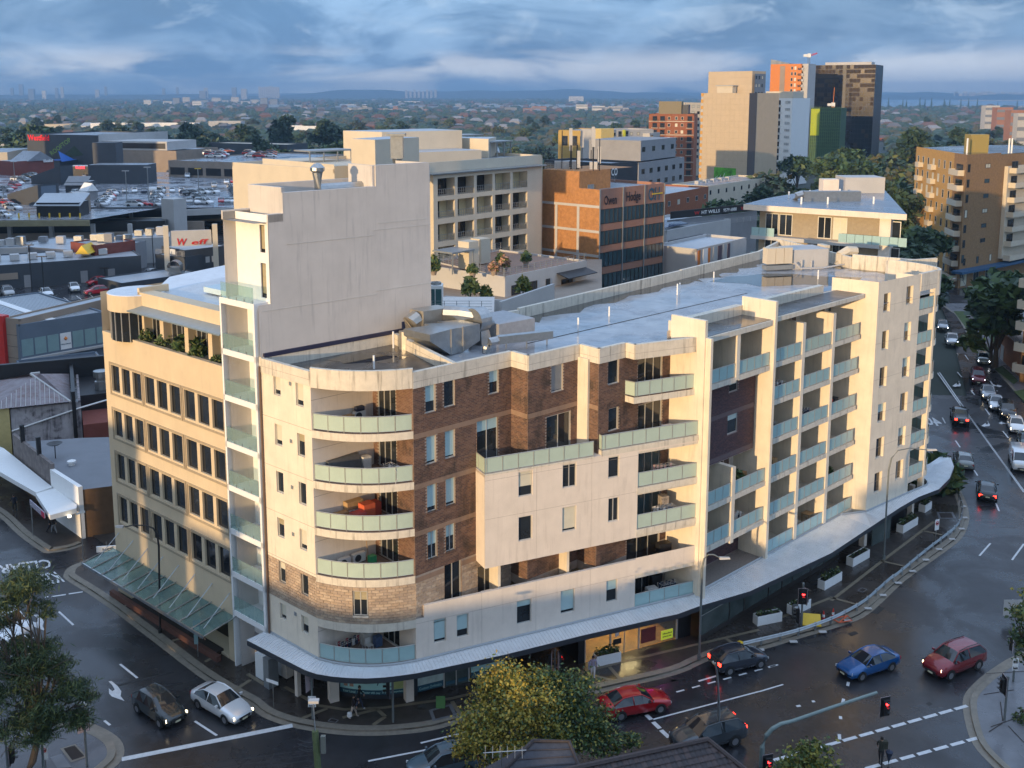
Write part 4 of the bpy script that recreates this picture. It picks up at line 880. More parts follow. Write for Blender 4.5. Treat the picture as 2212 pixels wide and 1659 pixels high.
# ---------------------------------------------------------------- narrow white tower against the block
twr = thing('white_tower', 'narrow white apartment tower with glass balconies and a blank grey side wall', 'apartment tower', (*LP.p(-2, -2), 0))
GW = Fac(L0, along(L0, DA, 1)); HS = [(1.2, 32.4)]
mb = MB(); mb.fquad(GW, 0.0, 14.0, 20, 26.6, .12); mb.fquad(GW, .9, 14.0, 26.6, 32.4, .12); mb.fquad(GW, 2.05, 14.0, 32.4, 33.75, .12); mb.fquad(GW, 9.3, 13.95, 33.75, 35.2, .12)
for z, a, b in ((26.2, .2, 9.2), (26.45, 9.2, 13.9), (30.4, 2.2, 9.0), (30.75, 9.0, 13.9), (31.2, 9.4, 13.6)):
 mb.fbox(GW, a, b, .12, .14, z-.05, z, 1)
BKW = GW.p(14.0); LW = LP.p(-3.5, 0)
bl = along(LW, DA, 14.0); mb.quad((*BKW, 0), (*bl, 0), (*bl, 35.2), (*BKW, 35.2)); mb.quad((*LW, 0), (*bl, 0), (*bl, 32.4), (*LW, 32.4))
mb.ob('side_wall', [W_TOWER, M('render_seam', (.52, .50, .47), .8)], twr)
mb = MB(); a0 = along(LW, DA, 2.0); mb.add([(*GW.p(2), 32.3), (*GW.p(14), 32.3), (*bl, 32.3), (*a0, 32.3)], [(0, 1, 2, 3)]); mb.add([(*L0, 31.9), (*GW.p(2), 31.9), (*a0, 31.9), (*LW, 31.9)], [(0, 1, 2, 3)])
mb.ob('roof', M('gravel_roof', (.30, .27, .24), .9, var=.4, scale=6), twr)
F = Fac(a0, GW.p(2)); mb = MB(); mb.fbox(F, 0, F.L, -.25, 0, 31.9, 34.1); F2_ = Fac(LW, a0); mb.fbox(F2_, 0, F2_.L, -.2, 0, 31.9, 32.5); mb.fbox(GW, .9, 2.0, -.25, .12, 31.9, 32.42); mb.fbox(GW, 2.0, 9.3, -.25, .118, 32.4, 33.76); mb.fbox(GW, 9.3, 13.9, -.25, .118, 33.7, 35.22)
F3_ = Fac(a0, bl); mb.fbox(F3_, 0, F3_.L, -.2, 0, 32.3, 34.1); mb.fbox(Fac(bl, BKW), 0, 3.4, -.2, 0, 32.3, 35); F = Fac(GW.p(9.3), along(GW.p(9.3), (-DB[0], -DB[1]), 3)); mb.fbox(F, 0, 3, -.2, 0, 32.3, 35.2)
mb.ob('parapet', W_TOWER, twr)
UF = LP.sub(-3.5, -.0); tw1 = LP.rect(A1(85, 1435), A1(160, 1635)); tw2 = LP.rect(B1(115, 205), B1(185, 545))
tw = [(-.75, 29.9, -.2, 31.7), (-.78, 26.9, -.2, 29.2)]
UP = LP.sub(0, -.9); mb = MB(); mb.wall(UP, -3.5, .16, 26.5, 32.4, tw, dep=.15); mb.ob('upper_front', W_WHITE, twr)
for r in tw: window(twr, UP, r, mb_f=FRAMED, blind=.9, bm=CURTAIN)
TL = [4.4, 7.3, 10.45, 13.6, 16.7, 20.0, 23.2, 26.7]
for i, z in enumerate(TL):
 mb = MB(); mb.fbox(LP, -3.95, -.05, -3.2 if i < 7 else -1.0, .25, z-.4, z); b = mb.ob('balcony', [W_WHITE], twr)
 mb = MB()
 for k in range(5): s = -3.75+k*.87; mb.fbox(LP, s-.02, s+.02, .2, .24, z-.25, z+.2)
 mb.ob('glass_clamps', STEEL, b)['kind'] = 'stuff'
 for k in range(3):
  s = -3.8+k*1.22; MB().fbox(LP, s, s+1.19, .19, .205, z-.02, z+1.05).ob('glass_panel', CLEAR, b)
 if i < 7:
  BT = LP.sub(0, -1.5); r = (-2.7, z+.02, -.35, z+2.6)
  mb = MB(); mb.wall(BT, -3.8, -.2, z, min(z+3.1, 26.3), [r], dep=.1); mb.ob('recess_wall', W_WHITE, twr); window(twr, BT, r, mb_f=FRAMED, mull=2, blind=.86, bm=CURTAIN, name='sliding_door', dep=.06, w=.12)
mb = MB(); mb.fbox(LP, -3.95, -3.78, -3.2, .25, 0, 26.3); mb.fbox(LP, -.25, -.05, -3.2, .25, 3.0, 26.3); mb.fbox(LP, -3.95, -.05, -3.3, -3.2, 0, 26.5); mb.ob('side_fins', W_WHITE, twr)
mb = MB(); mb.fbox(LP, -3.78, -.25, -1.2, -1.1, .1, 4.0); mb.ob('entry_wall', W_WHITE, twr); MB().fbox(LP, -3.3, -2.2, -1.1, -1.04, .15, 2.4).ob('entry_door', M('grey_door', (.30, .30, .32), .5), twr)
MB().fbox(LP, -1.7, -.3, -.4, .1, .1, 1.9).ob('service_cabinet', W_WHITE, twr); mb = MB(); mb.fbox(LP, -.2, .4, -.3, .5, .1, 2.3); mb.ob('gate', STEEL, twr)
MB().fbox(GW, 0.2, 11.3, .13, .3, 23.15, 23.42).ob('flashing', M('navy_flashing', (.025, .025, .06), .5), twr)
MB().fbox(GW, 11.3, 14.0, .13, .2, 22.4, 23.9).ob('flashing', M('navy_cladding', (.03, .04, .09), .5), twr)
# ---------------------------------------------------------------- beige office building further up the side street
off = thing('office_building', 'beige office building with bands of dark windows, rounded corner and glass entry awning', 'office building', (*LP.p(-12, 0), 0))
OW = [19.45, 15.8, 12.25, 8.7]; groups = [(-19.9, -15.0), (-14.93, -9.62), (-9.55, -4.2)]; ho = []
for z in OW:
 for a, b in groups:
  w = (b-a-.1)/3
  for k in range(3): ho.append((a+.05+k*w+.19, z-2.3, a+.05+(k+1)*w-.19, z-.2))
mb = MB(); mb.wall(LP, -20.65, -3.97, 4.2, 21.75, ho, dep=.22); mb.wall(LP, -20.65, -3.97, .1, 4.2, [(-19, .3, -12, 3.6), (-11, .3, -5, 3.6)], dep=1.5)
mb.fbox(LP, -20.65, -3.97, -.35, 0.02, 21.6, 21.8)
OB = LP.p(-20.65); bk_ = along(OB, (-LP.n[0], -LP.n[1]), 16); F = Fac(bk_, OB); mb.fquad(F, 0, 16, 0, 24.9)
mb.ob('facade_wall', W_BEIGE, off)
mb = MB()
for z in OW:
 for a, b in groups:
  mb.fbox(LP, a, b, .005, .05, z-2.62, z-2.47).fbox(LP, a, b, .005, .05, z-.13, z+.02)
  mb.fbox(LP, a, a+.16, .005, .048, z-2.47, z-.13).fbox(LP, b-.16, b, .005, .048, z-2.47, z-.13)
 m = mb.ob('window_surround', M('stone_surround', (.36, .29, .20), .8, var=.2), off); mb = MB()
OG = M('office_glass', (.02, .024, .030), .05, var=.6, scale=.5, spec=.8)
for r in ho: window(off, LP, r, mb_f=FRAMED, glass=OG, dep=.2, w=.05)
# glazed top storey with its blue sunshade, solid fascia above, rounded corner at the far end
GP = LP.sub(0, -1.3); mb = MB()
for k in range(5): s = (-15.6, -12.9, -9.6, -6.6, -4.1)[k]; mb.fbox(LP, s-.25, s+.25, -1.6, -.6, 21.6, 24.2)
mb.ob('pillars', W_BEIGE, off)['kind'] = 'stuff'
for a, b in ((-15.3, -13.2), (-12.6, -9.9), (-9.3, -6.9), (-6.3, -4.2)):
 n = 4
 for k in range(n): MB().fquad(GP, a+(b-a)*k/n+.04, a+(b-a)*(k+1)/n-.04, 21.7, 24.1).ob('glass_pane', OG, off)
 mb = MB()
 for k in range(n+1): x = a+(b-a)*k/n; mb.fbox(GP, x-.03, x+.03, -.04, .04, 21.7, 24.1)
 mb.ob('mullions', FRAME, off)
mb = MB(); mb.fbox(LP, -16.0, -3.97, -1.7, -.55, 24.15, 25.4); mb.fbox(LP, -16.0, -15.7, -3, -.55, 24.15, 25.7); mb.ob('fascia', W_BEIGE, off)
mb = MB(); mb.hexa([LP.w(-16.1, .35, 24.0), LP.w(-4.0, .35, 24.0), LP.w(-4.0, -.56, 24.3), LP.w(-16.1, -.56, 24.3), LP.w(-16.1, .35, 24.1), LP.w(-4.0, .35, 24.1), LP.w(-4.0, -.56, 24.42), LP.w(-16.1, -.56, 24.42)]); mb.ob('sunshade', M('blue_grey_sheet', (.24, .30, .33), .4, .3), off)
cc = gp(279, 630, 25.2); cc = (cc[0]-LP.n[0]*.7, cc[1]-LP.n[1]*.7); mb = MB(); mb.lathe((*cc, 0), [(2.25, 23.9), (2.25, 25.15)], 28); mb.lathe((*cc, 0), [(2.25, 25.15), (2.2, 25.2), (.01, 25.2)], 28, 1); mb.ob('round_fascia', [W_BEIGE, AWN], off)
MB().lathe((*cc, 0), [(2.05, 21.6), (2.05, 24.2)], 20).ob('round_glazing', OG, off)
mb = MB()
for k in range(20):
 a = 2*math.pi*k/20; mb.tube([(cc[0]+2.08*math.cos(a), cc[1]+2.08*math.sin(a), 21.6), (cc[0]+2.08*math.cos(a), cc[1]+2.08*math.sin(a), 24.2)], .04, 4)
mb.ob('mullions', FRAME, off)['kind'] = 'stuff'
mb = MB(); mb.add([LP.w(-16, -1.7, 25.1), LP.w(-3.9, -1.7, 25.1), LP.w(-3.9, -16, 25.9), LP.w(-20.6, -16, 25.9), LP.w(-20.6, -6, 25.3)], [(0, 1, 2, 3, 4)])
mb.fquad(LP, -20.6, -3.9, 21.5, 26, -16); rf_ = mb.ob('roof', AWN, off)
mb = MB()
for k in range(34): s = -16+k*.36; mb.add([LP.w(s, -1.7, 25.12), LP.w(s+.06, -1.7, 25.12), LP.w(s+.06, -16, 25.95), LP.w(s, -16, 25.95)], [(0, 1, 2, 3)])
mb.ob('roofing_ribs', M('rib_shadow_line', (.34, .38, .40), .4), rf_)['kind'] = 'stuff'  # flat strips; the ribs' shade is painted as a darker grey
for o in (-4.0, -8.2): mb = MB(); mb.hexa([LP.w(-12.5, o, 25.35), LP.w(-4.2, o, 25.35), LP.w(-4.2, o-2.6, 25.6), LP.w(-12.5, o-2.6, 25.6), LP.w(-12.5, o, 25.75), LP.w(-4.2, o, 25.75), LP.w(-4.2, o-2.6, 25.8), LP.w(-12.5, o-2.6, 25.8)]); mb.ob('skylight', M('polycarbonate_sheet', (.50, .62, .66), .3), off)
mb = MB(); mb.fquad(LP, -20.6, -3.97, .1, 4.2, -2.6); mb.ob('lobby_glass', SHOPG, off)
mb = MB(); mb.fbox(LP, -20.4, -5.2, .55, .9, .1, .55); mb.fbox(LP, -18, -6, -.2, .5, .1, .45, 1); mb.ob('garden_bed', [M('brick_edge', (.12, .05, .035), .8), SOIL], off)
# glass awning hung on struts
aw = MB(); zs = lambda o: 3.9+(2.9-o)*.0
for k in range(11):
 s0, s1 = -20.9+k*1.56, -20.9+(k+1)*1.56-.06
 MB().hexa([LP.w(s0, 2.7, 3.35), LP.w(s1, 2.7, 3.35), LP.w(s1, .1, 3.75), LP.w(s0, .1, 3.75), LP.w(s0, 2.7, 3.37), LP.w(s1, 2.7, 3.37), LP.w(s1, .1, 3.77), LP.w(s0, .1, 3.77)]).ob('awning_glass_panel', M('awning_glass', (.20, .30, .27), .12, var=.25, alpha=.45) if k == 0 else bpy.data.materials['awning_glass'], off)
mb = MB()
for k in range(12):
 s = -20.95+k*1.56; mb.tube([LP.w(s, 2.75, 3.42), LP.w(s, .05, 3.85)], .045, 5)
mb.ob('awning_ribs', GREYM, off)['kind'] = 'stuff'
for k in range(8): s = -20.0+k*2.2; MB().tube([LP.w(s, 2.2, 3.5), LP.w(s, .0, 5.3)], .035, 5).ob('tie_rod', GREYM, off)
MB().fbox(LP, -20.95, -3.9, 2.68, 2.78, 3.22, 3.42).ob('awning_gutter', GREYM, off)
# ---------------------------------------------------------------- the town behind
def at(u, v, D):
 r = ray(u, v); t = D/r[1]; return (r[0]*t, D, CH+r[2]*t)
ROOFG = M('grey_roof', (.24, .26, .29), .45, var=.3, scale=.3, wet=.2)
ROOFL = M('pale_metal_roof', (.42, .45, .48), .4, .2, var=.15, scale=.2)
TAN = M('tan_panels', (.50, .40, .28), .8, var=.08, scale=.5)
OCHRE = M('ochre_panels', (.55, .30, .07), .7, var=.1)
ORNG = M('orange_cladding', (.62, .20, .035), .7, var=.1)
RUST = M('rust_brick', (.30, .105, .045), .85, var=.25, scale=1.5)
BRN = M('brown_brick', (.28, .165, .075), .85, var=.25, scale=2.5)
PINK = M('pink_spandrel', (.36, .18, .12), .7, var=.1)
CREAM2 = M('cream_walls', (.58, .51, .40), .75, var=.08, scale=.4, streak=.15, dirt=(.4, .35, .28))
GREYW = M('grey_walls', (.26, .26, .27), .7, var=.12, scale=.4)
DKGL = M('dark_tower_glass', (.02, .016, .014), .12, var=.5, scale=.08, spec=.5)
LGRY = M('light_grey_walls', (.46, .45, .44), .7, var=.1, scale=.4)
TANC = M('tan_concrete_wall', (.30, .24, .19), .8, var=.15, scale=.4)
def blk(name, label, cat, a, b, zt, zb=0, dep=20, wm=None, rm=None, group=None, par=.5, skew=0):
 t = thing(name, label, cat, (a[0], a[1], zb), group); F = Fac(a[:2], b[:2]); L = F.L
 mb = MB(); P = [F.p(0), F.p(L), F.p(L, -dep), F.p(0, -dep)]
 for i in range(4): p, q = P[i], P[(i+1) % 4]; mb.quad((*p, zb), (*q, zb), (*q, zt), (*p, zt))
 for i in range(4): G = Fac(P[i], P[(i+1) % 4]); mb.fbox(G, 0, G.L, -.25, -.002, zt-par, zt+.002)
 mb.ob('wall', wm, t); MB().sheet([F.p(.02, -.02), F.p(L-.02, -.02), F.p(L-.02, -dep+.02), F.p(.02, -dep+.02)], zt-par+.05).ob('roof', rm or ROOFG, t)
 return t, F
def grid(t, F, ss, zs, w, h, gm=None, fm=None, o=0.0, name='window', skip=0, fw=.09):
 ms = []
 for k, g in enumerate((gm or [GLASS]) if isinstance(gm, list) or gm is None else [gm]):
  mb = MB(); mb.box(0, -.05, 0, fw, .02, h); mb.box(w-fw, -.05, 0, w, .02, h); mb.box(fw, -.05, 0, w-fw, .02, fw); mb.box(fw, -.05, h-fw, w-fw, .02, h)
  if w > 1.3: mb.box(w/2-.04, -.04, fw, w/2+.04, .02, h-fw)
  mb.quad((fw, -.015, fw), (w-fw, -.015, fw), (w-fw, -.015, h-fw), (fw, -.015, h-fw), 1)
  ms.append(mb.mesh(name, [fm or FRAMED, g]))
 B = base_of(t)
 for z in zs:
  for s in ss:
   if skip and R.random() < skip: continue
   p = F.w(s, o, z); link(name, R.choice(ms), t, (p[0]-B[0], p[1]-B[1], p[2]-B[2]), F.rz)
def bgrid(t, F, ss, zs, w, dep=1.2, h=1.0, sm=None, rm=None, o=0.0, name='balcony', solid=False, th=.2, door=True):
 mb = MB(); mb.box(0, -dep, -th, w, .0, 0)
 if solid: mb.box(0, -dep, 0, w, -dep+.1, h, 1); mb.box(0, -dep+.1, 0, .1, 0, h, 1); mb.box(w-.1, -dep+.1, 0, w, 0, h, 1)
 else:
  mb.box(0, -dep, h-.05, w, -dep+.05, h, 1); mb.box(0, -dep, .1, w, -dep+.03, .13, 1)
  for k in range(int(w/.35)+1): mb.box(k*.35, -dep, 0, k*.35+.03, -dep+.03, h, 1)
 if door: mb.quad((w*.15, -.02, .05), (w*.85, -.02, .05), (w*.85, -.02, 2.1), (w*.15, -.02, 2.1), 2)
 me = mb.mesh(name, [sm or SLABM, rm or STEEL, GLASS]); B = base_of(t)
 for z in zs:
  for s in ss: p = F.w(s, o, z); link(name, me, t, (p[0]-B[0], p[1]-B[1], p[2]-B[2]), F.rz)
def fr(a, b, n): return [a+(b-a)*i/(n-1) for i in range(n)] if n > 1 else [a]
GM = [GLASS, GLASS, BLINDC, GLASSB]
# --- cream apartments right behind the tower
c0, c1, c2 = gp(567, 345, 31), gp(722, 359, 31), gp(1172, 329, 31)
t, F = blk('cream_apartments', 'cream apartment building with a grid of deep open balconies behind the white tower', 'apartment building', c1, c2, 30.6, 0, 22, CREAM2, ROOFG)
Fl = Fac(c0, c1); mb = MB(); mb.fquad(Fl, 0, Fl.L, 0, 31.2); mb.fbox(Fl, 0, Fl.L, -8, -.01, 28, 31); mb.ob('wing_wall', CREAM2, t)
bw = 3.55
zs = [25.9, 22.75, 19.45, 16.2, 13]
G = F.sub(0, .02); L = F.L
bays = [L*.40+i*4.1 for i in range(6)]
mb = MB(); holes = [(s, z+.05, s+3.5, z+2.55) for s in bays if s+3.5 < L-2.5 for z in zs]
mb.wall(F, L*.38, L-2.4, 10, 28.9, holes, dep=1.6, o=1.7); mb.fbox(F, L*.38, L-2.4, .0, 1.7, 28.9, 28.95); mb.fbox(F, L*.38, L*.38+.02, 0, 1.7, 10, 28.9); mb.fbox(F, L-2.42, L-2.4, 0, 1.7, 10, 28.9); mb.ob('balcony_frame', CREAM2, t)
mb = MB()
for h in holes: mb.fquad(F, h[0], h[2], h[1], h[3], .06, R.choice((0, 0, 1)))
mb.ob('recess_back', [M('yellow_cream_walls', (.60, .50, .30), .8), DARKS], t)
Bt = base_of(t); me = None
for h in holes:
 mb = MB(); w = 3.4
 mb.box(0, 0, .95, w, .05, 1.0); mb.box(0, 0, .5, w, .03, .53); mb.box(0, 0, .2, w, .03, .23)
 for k in range(9): mb.box(k*w/8.2, 0, 0, k*w/8.2+.04, .04, 1)
 me = me or mb.mesh('balcony_rail', STEEL)
 p = F.w(h[0]+.05, 1.65, h[1]); link('balcony_rail', me, t, (p[0]-Bt[0], p[1]-Bt[1], p[2]-Bt[2]), F.rz)
 if R.random() < .8: p = F.w(h[0]+R.choice((.3, 1.7)), .14, h[1]); grid(t, F, [h[0]+R.choice((.2, 1.6))], [h[1]+.02], 1.7, 2.2, GLASS, FRAMED, .1, 'sliding_door')
grid(t, F, [L-1.7], zs, 1.1, 1.9, GM, FRAMED, .02)
MB().fbox(F, L*.36, L*.96, -.1, 2.3, 29.05, 29.2).ob('sun_canopy', GREYM, t)
for (ua, va), (ub, vb), D, dz, m in (((825, 285), (998, 277), 158, 5.5, CREAM2), ((810, 302), (905, 297), 128, 5.3, CREAM2), ((884, 330), (1040, 318), 152, 3.5, CREAM2), ((1055, 300), (1072, 298), 165, 3, CREAM2)):
 a, b = at(ua, va, D), at(ub, vb, D+8); G = Fac(a[:2], b[:2]); d_ = 5 if D == 128 else 10
 z1 = a[2]; mb = MB(); P = [G.p(0), G.p(G.L), G.p(G.L, -d_), along(G.p(0), (-.748, .664), d_*.9)]
 mb.prism(P, z1-dz, z1, 0, 1); mb.ob('plant_room', [m, ROOFL], t)
a = at(858, 312, 121); mb = MB(); mb.box(a[0]-.7, a[1]-.8, a[2]-1.6, a[0]+.7, a[1]+.6, a[2]+1.0); mb.tube([(a[0], a[1]-.4, a[2]-1.6), (a[0], a[1]-.4, a[2]-3)], .6, 4, 0, .25); mb.tube([(a[0], a[1]-.4, a[2]-3), (a[0], a[1]-.4, a[2]-5)], .25, 6); mb.box(a[0]-1.1, a[1]-1.2, a[2]+1.0, a[0]+1.0, a[1]+.8, a[2]+1.3); mb.ob('exhaust_hood', GREYM, t)
for u0, v0, u1, v1, D in ((670, 326, 765, 322, 140), (1060, 306, 1108, 304, 166), (990, 292, 1045, 290, 185)):
 a, b = at(u0, v0, D), at(u1, v1, D+5); G = Fac(a[:2], b[:2]); mb = MB(); mb.fbox(G, 0, G.L, -4, 0, a[2]-.2, a[2])
 for k in range(4): mb.fbox(G, G.L*k/3.2, G.L*k/3.2+.15, -.3, -.15, a[2]-3, a[2]-.2)
 mb.ob('pergola', [STEEL], t)
a = at(985, 305, 190); mb = MB(); n = 10
for k in range(n):
 q0, q1 = math.pi*k/n, math.pi*(k+1)/n
 mb.quad((a[0]+4-4*math.cos(q0), a[1], a[2]-3+3*math.sin(q0)), (a[0]+4-4*math.cos(q1), a[1], a[2]-3+3*math.sin(q1)), (a[0]+4-4*math.cos(q1), a[1]+14, a[2]-3+3*math.sin(q1)), (a[0]+4-4*math.cos(q0), a[1]+14, a[2]-3+3*math.sin(q0)))
mb.add([(a[0]+4-4*math.cos(math.pi*k/n), a[1], a[2]-3+3*math.sin(math.pi*k/n)) for k in range(n+1)], [tuple(range(n+1))]); mb.ob('vaulted_roof', ROOFL, t)
# duct on the tower roof
mb = MB(); a = GW.w(9.2, -1.4, 33.7); b = GW.w(5.6, -1.4, 33.7); mb.tube([a, b, (b[0], b[1], b[2]+1.1)], .36, 10); mb.lathe((b[0], b[1], b[2]+1.1), [(.32, 0), (.5, .15), (.5, .35), (.25, .6), (.01, .65)], 12)
mb.ob('roof_duct', GREYM, twr)
# --- podium with the planted roof terrace
p0, p1, p2 = gp(935, 557, 18), gp(1091, 591, 18), gp(1268, 556, 18)
t, F = blk('podium_building', 'low white podium with a paved roof terrace, railings and potted plants', 'podium building', p1, p2, 17.6, 0, 16, LGRY, M('terracotta_paving', (.30, .19, .14), .7, var=.2), par=.3)
Fl = Fac(p0, p1); mb = MB(); mb.fquad(Fl, 0, Fl.L, 0, 17.6); mb.add([(*Fl.p(0), 17.4), (*Fl.p(Fl.L), 17.4), (*F.p(0, -16), 17.4), (*F.p(-6, -18), 17.4)], [(0, 1, 2, 3)], 1); mb.ob('wing_wall', [LGRY, bpy.data.materials['terracotta_paving']], t)
podium = (t, F, Fl)
def railing(t, F, s0, s1, z, o=0, h=1.0, m=None, step=1.2, name='railing'):
 mb = MB()
 for k in range(4): mb.fbox(F, s0, s1, o-.02, o+.02, z+.2+k*.27, z+.23+k*.27)
 s = s0
 while s <= s1+.01: mb.fbox(F, s-.03, s+.03, o-.03, o+.03, z, z+h+.05); s += step
 return mb.ob(name, m or STEEL, t)
railing(t, F, 0, F.L, 17.6, -.1); railing(t, Fl, 0, Fl.L, 17.6, -.1); railing(t, F.sub(0, -15.5), 4, F.L, 17.6)
grid(t, F, [1.2, 4.6], [14.1], 1.8, 2.2, GLASS, FRAMED); grid(t, F, [8.2], [14.6], .9, 1.6, GLASS, FRAMED); grid(t, F, [11.5], [13.4], 2.6, 2.3, GLASS, FRAMED); grid(t, Fl, [2.5, 5.5], [14.0], 1.2, 2.0, GLASS, FRAMED)
MB().hexa([F.w(10.5, 2.0, 16.1), F.w(17, 2.0, 16.1), F.w(17, .02, 16.6), F.w(10.5, .02, 16.6), F.w(10.5, 2.0, 16.2), F.w(17, 2.0, 16.2), F.w(17, .02, 16.7), F.w(10.5, .02, 16.7)]).ob('awning', BLACK, t)
for s, o, h in ((1.0, -7, 3.6), (5.6, -9, 3.3)): MB().fbox(F, s, s+1.9, o-1.9, o, 17.6, 17.6+h).ob('chimney', CREAM2, t)
mb = MB(); mb.fbox(F, -3.2, 1.0, -9.5, -6, 20.2, 20.4)
for s, o in ((-3.1, -6.2), (.8, -6.2), (-3.1, -9.3)): mb.fbox(F, s, s+.12, o, o+.12, 17.6, 20.2)
mb.ob('shade_canopy', STEEL, t)
# --- law office with pink spandrels
a = at(1296, 410, 160); D1_ = 172.6; b = at(1437, 391, D1_)
t, F = blk('brick_office', 'brick office block with pink spandrels and dark ribbon windows, lettered along the top', 'office building', a, b, 25.6, 0, 14, PINK, ROOFG)
L = F.L; bay3 = [(.15, L/3-.1), (L/3+.25, 2*L/3-.1), (2*L/3+.25, L-.3)]
for z in (21.3, 17.9, 14.5, 11.1, 7.7):
 for a3, b3 in bay3:
  mb = MB(); mb.fquad(F, a3, b3, z-1.0, z+1.1, .02, 1)
  for k in range(6): x = a3+(b3-a3)*k/5; mb.fbox(F, x-.05, x+.05, .0, .08, z-1, z+1.1)
  mb.fbox(F, a3, b3, .0, .06, z-1.1, z-1.0); mb.fbox(F, a3, b3, .0, .06, z+1.1, z+1.2); mb.ob('ribbon_window', [FRAMED, GLASSB], t)
mb = MB()
for x in (.0, L/3+.08, 2*L/3+.08, L-.2): mb.fbox(F, x-.08, x+.14, .0, .12, 0, 25.6)
mb.ob('mullion_posts', STEEL, t)['kind'] = 'stuff'
BLK = M('sign_black', (.02, .015, .02), .5)
for s, x0, x1, h in (('Owen', 1.0, 4.2, 1.5), ('Hodge', L/3+.9, L/3+4.7, 1.7)): text('lettering', s, F.w(x0, .1, 23.1 if s == 'Owen' else 22.8), F.w(x1, .1, 23.1 if s == 'Owen' else 22.8), F.w(x0, .1, 23.1+h), BLK, t, bold=True)
text('lettering', 'OH', F.w(2*L/3+1.0, .1, 22.9), F.w(2*L/3+4.2, .1, 22.9), F.w(2*L/3+1.0, .1, 25.1), NAVY, t, bold=True); MB().fbox(F, 2*L/3+2, 2*L/3+5, .1, .16, 23.9, 24.1).ob('gold_bar', YELLOW, t)
BS = Fac(along(F.p(0), (-.727, .686), 11.7), F.p(0)); BR_ = M('sunlit_orange_brick', (.42, .20, .075), .85, var=.3, scale=2)  # brick side with orange sunlight painted into its colour
mb = MB(); mb.fquad(BS, 0, 7.6, 0, 28.2); mb.fquad(BS, 7.6, BS.L, 0, 25.6, .04); mb.add([(*BS.p(0), 28.2), (*BS.p(7.6), 28.2), (*BS.p(7.6, -14), 28.2), (*BS.p(0, -14), 28.2)], [(0, 1, 2, 3)])
G = Fac(BS.p(7.6), BS.p(7.6, -8)); mb.fquad(G, 0, 8, 22, 28.2); mb.ob('brick_side', BR_, t)
mb = MB()
for z in (22.9, 19.0, 15.2, 11): mb.fbox(BS, 0, BS.L, .045, .12, z-.2, z+.2)
for s in (3.0, 7.5): mb.fbox(BS, s-.25, s+.25, .05, .1, 8, 23)
mb.ob('concrete_frame', LGRY, t)
grid(t, Fac(BS.p(7.6), BS.p(7.6, -8)), [2.0], [23.4], 1.6, 2.6, STEEL, STEEL, .05, 'door'); MB().fbox(F, 2, 8, -8, -5, 25.3, 25.5).ob('roof_plinth', LGRY, t)
railing(t, BS.sub(0, -.6), 0, 7, 28.2, m=GREYM); railing(t, F.sub(0, -10), 0, L, 25.3, m=GREYM)
mast = MB()
for k in range(14):
 x, y = R.uniform(1, 9), R.uniform(-8, -2); h = R.uniform(2.5, 6.5); p = BS.w(x, y, 28.2); mast.tube([p, (p[0], p[1], 28.2+h)], .07, 4)
 if k % 2 == 0: mast.box(p[0]-.25, p[1]-.2, 28.2+h-2.4, p[0]+.25, p[1]+.1, 28.2+h+.3, 1)
for k in range(5): p = BS.w(R.uniform(.5, 9), R.uniform(-7, -2), 28.2); mast.box(p[0]-.6, p[1]-.5, 28.2, p[0]+.6, p[1]+.5, 29.4, 1)
o = mast.ob('phone_antennas', [BLACK, LGRY]); props(o, 'cluster of mobile phone antennas and cabinets on the brick office roof', 'antenna')
# --- far apartment towers to the right of centre
def tower(name, label, u0, u1, D0, D1, vt, vb, dep, wm, rm=None, cat='apartment tower', group=None):
 a, b = at(u0, vt, D0), at(u1, vt, D1); zb = max(0, at(u0, vb, D0)[2]) if vb else 0
 t, F = blk(name, label, cat, a, b, a[2], 0, dep, wm, rm, group); return t, F, a[2]
t, F, zt = tower('yellow_hall', 'ochre yellow low hall with arched side behind the white apartments', 1206, 1330, 480, 470, 281, 0, 30, M('mustard_walls', (.44, .29, .07), .7, var=.1), ROOFG, 'hall')
grid(t, F, fr(2, F.L-4, 6), [zt-7], 2.6, 4.5, GLASS, FRAMED)
t, F, zt = tower('white_apartments', 'white apartment block with a yellow stair wall and a lime fin', 1308, 1412, 400, 412, 281, 0, 16, LGRY)
MB().fbox(F, -2.6, 3.4, -3, .8, zt-13, zt+.6).ob('yellow_wall', M('yellow_render', (.60, .46, .17), .7, var=.05), t); MB().fbox(F, 8.2, 8.8, .0, 1.2, zt-13, zt).ob('lime_fin', M('lime_paint', (.42, .46, .04), .6), t)
bgrid(t, F, [5.8, 8.9], [zt-2.8*k-2.7 for k in range(5)], 2.3, .9, .9, LGRY, STEEL); grid(t, F, [11.8, 15.2], [zt-2.8*k-2.2 for k in range(5)], 1.3, 1.1, GM, FRAMED); grid(t, F, [4.0], [zt-2.8*k-2.2 for k in range(5)], .8, 1.1, GM, FRAMED)
t2, F2_, z2 = tower('white_apartments', 'rounded white apartment block with wrapped balconies beside the lime fin', 1404, 1426, 408, 420, 288, 0, 12, LGRY)
bgrid(t2, F2_, [.3], [z2-2.8*k-2.9 for k in range(6)], 4.2, 1.0, 1.0, LGRY, LGRY, solid=True)
t, F, zt = tower('brick_tower', 'rust brick apartment tower with cream floor lines and stacked balconies', 1402, 1500, 470, 465, 246, 0, 22, RUST)
bgrid(t, F, [1.2, 4.6, 16.6], [zt-3.0*k-3.1 for k in range(9)], 2.9, 1.0, 1.0, CREAM2, FRAMED); grid(t, F, [8.4, 11.6, 14.2], [zt-3.0*k-2.6 for k in range(9)], 1.1, 1.4, GM, FRAME)
mb = MB()
for k in range(5): mb.fbox(F, 0, F.L, .0, .08, zt-6*k-3.4, zt-6*k-3.1)
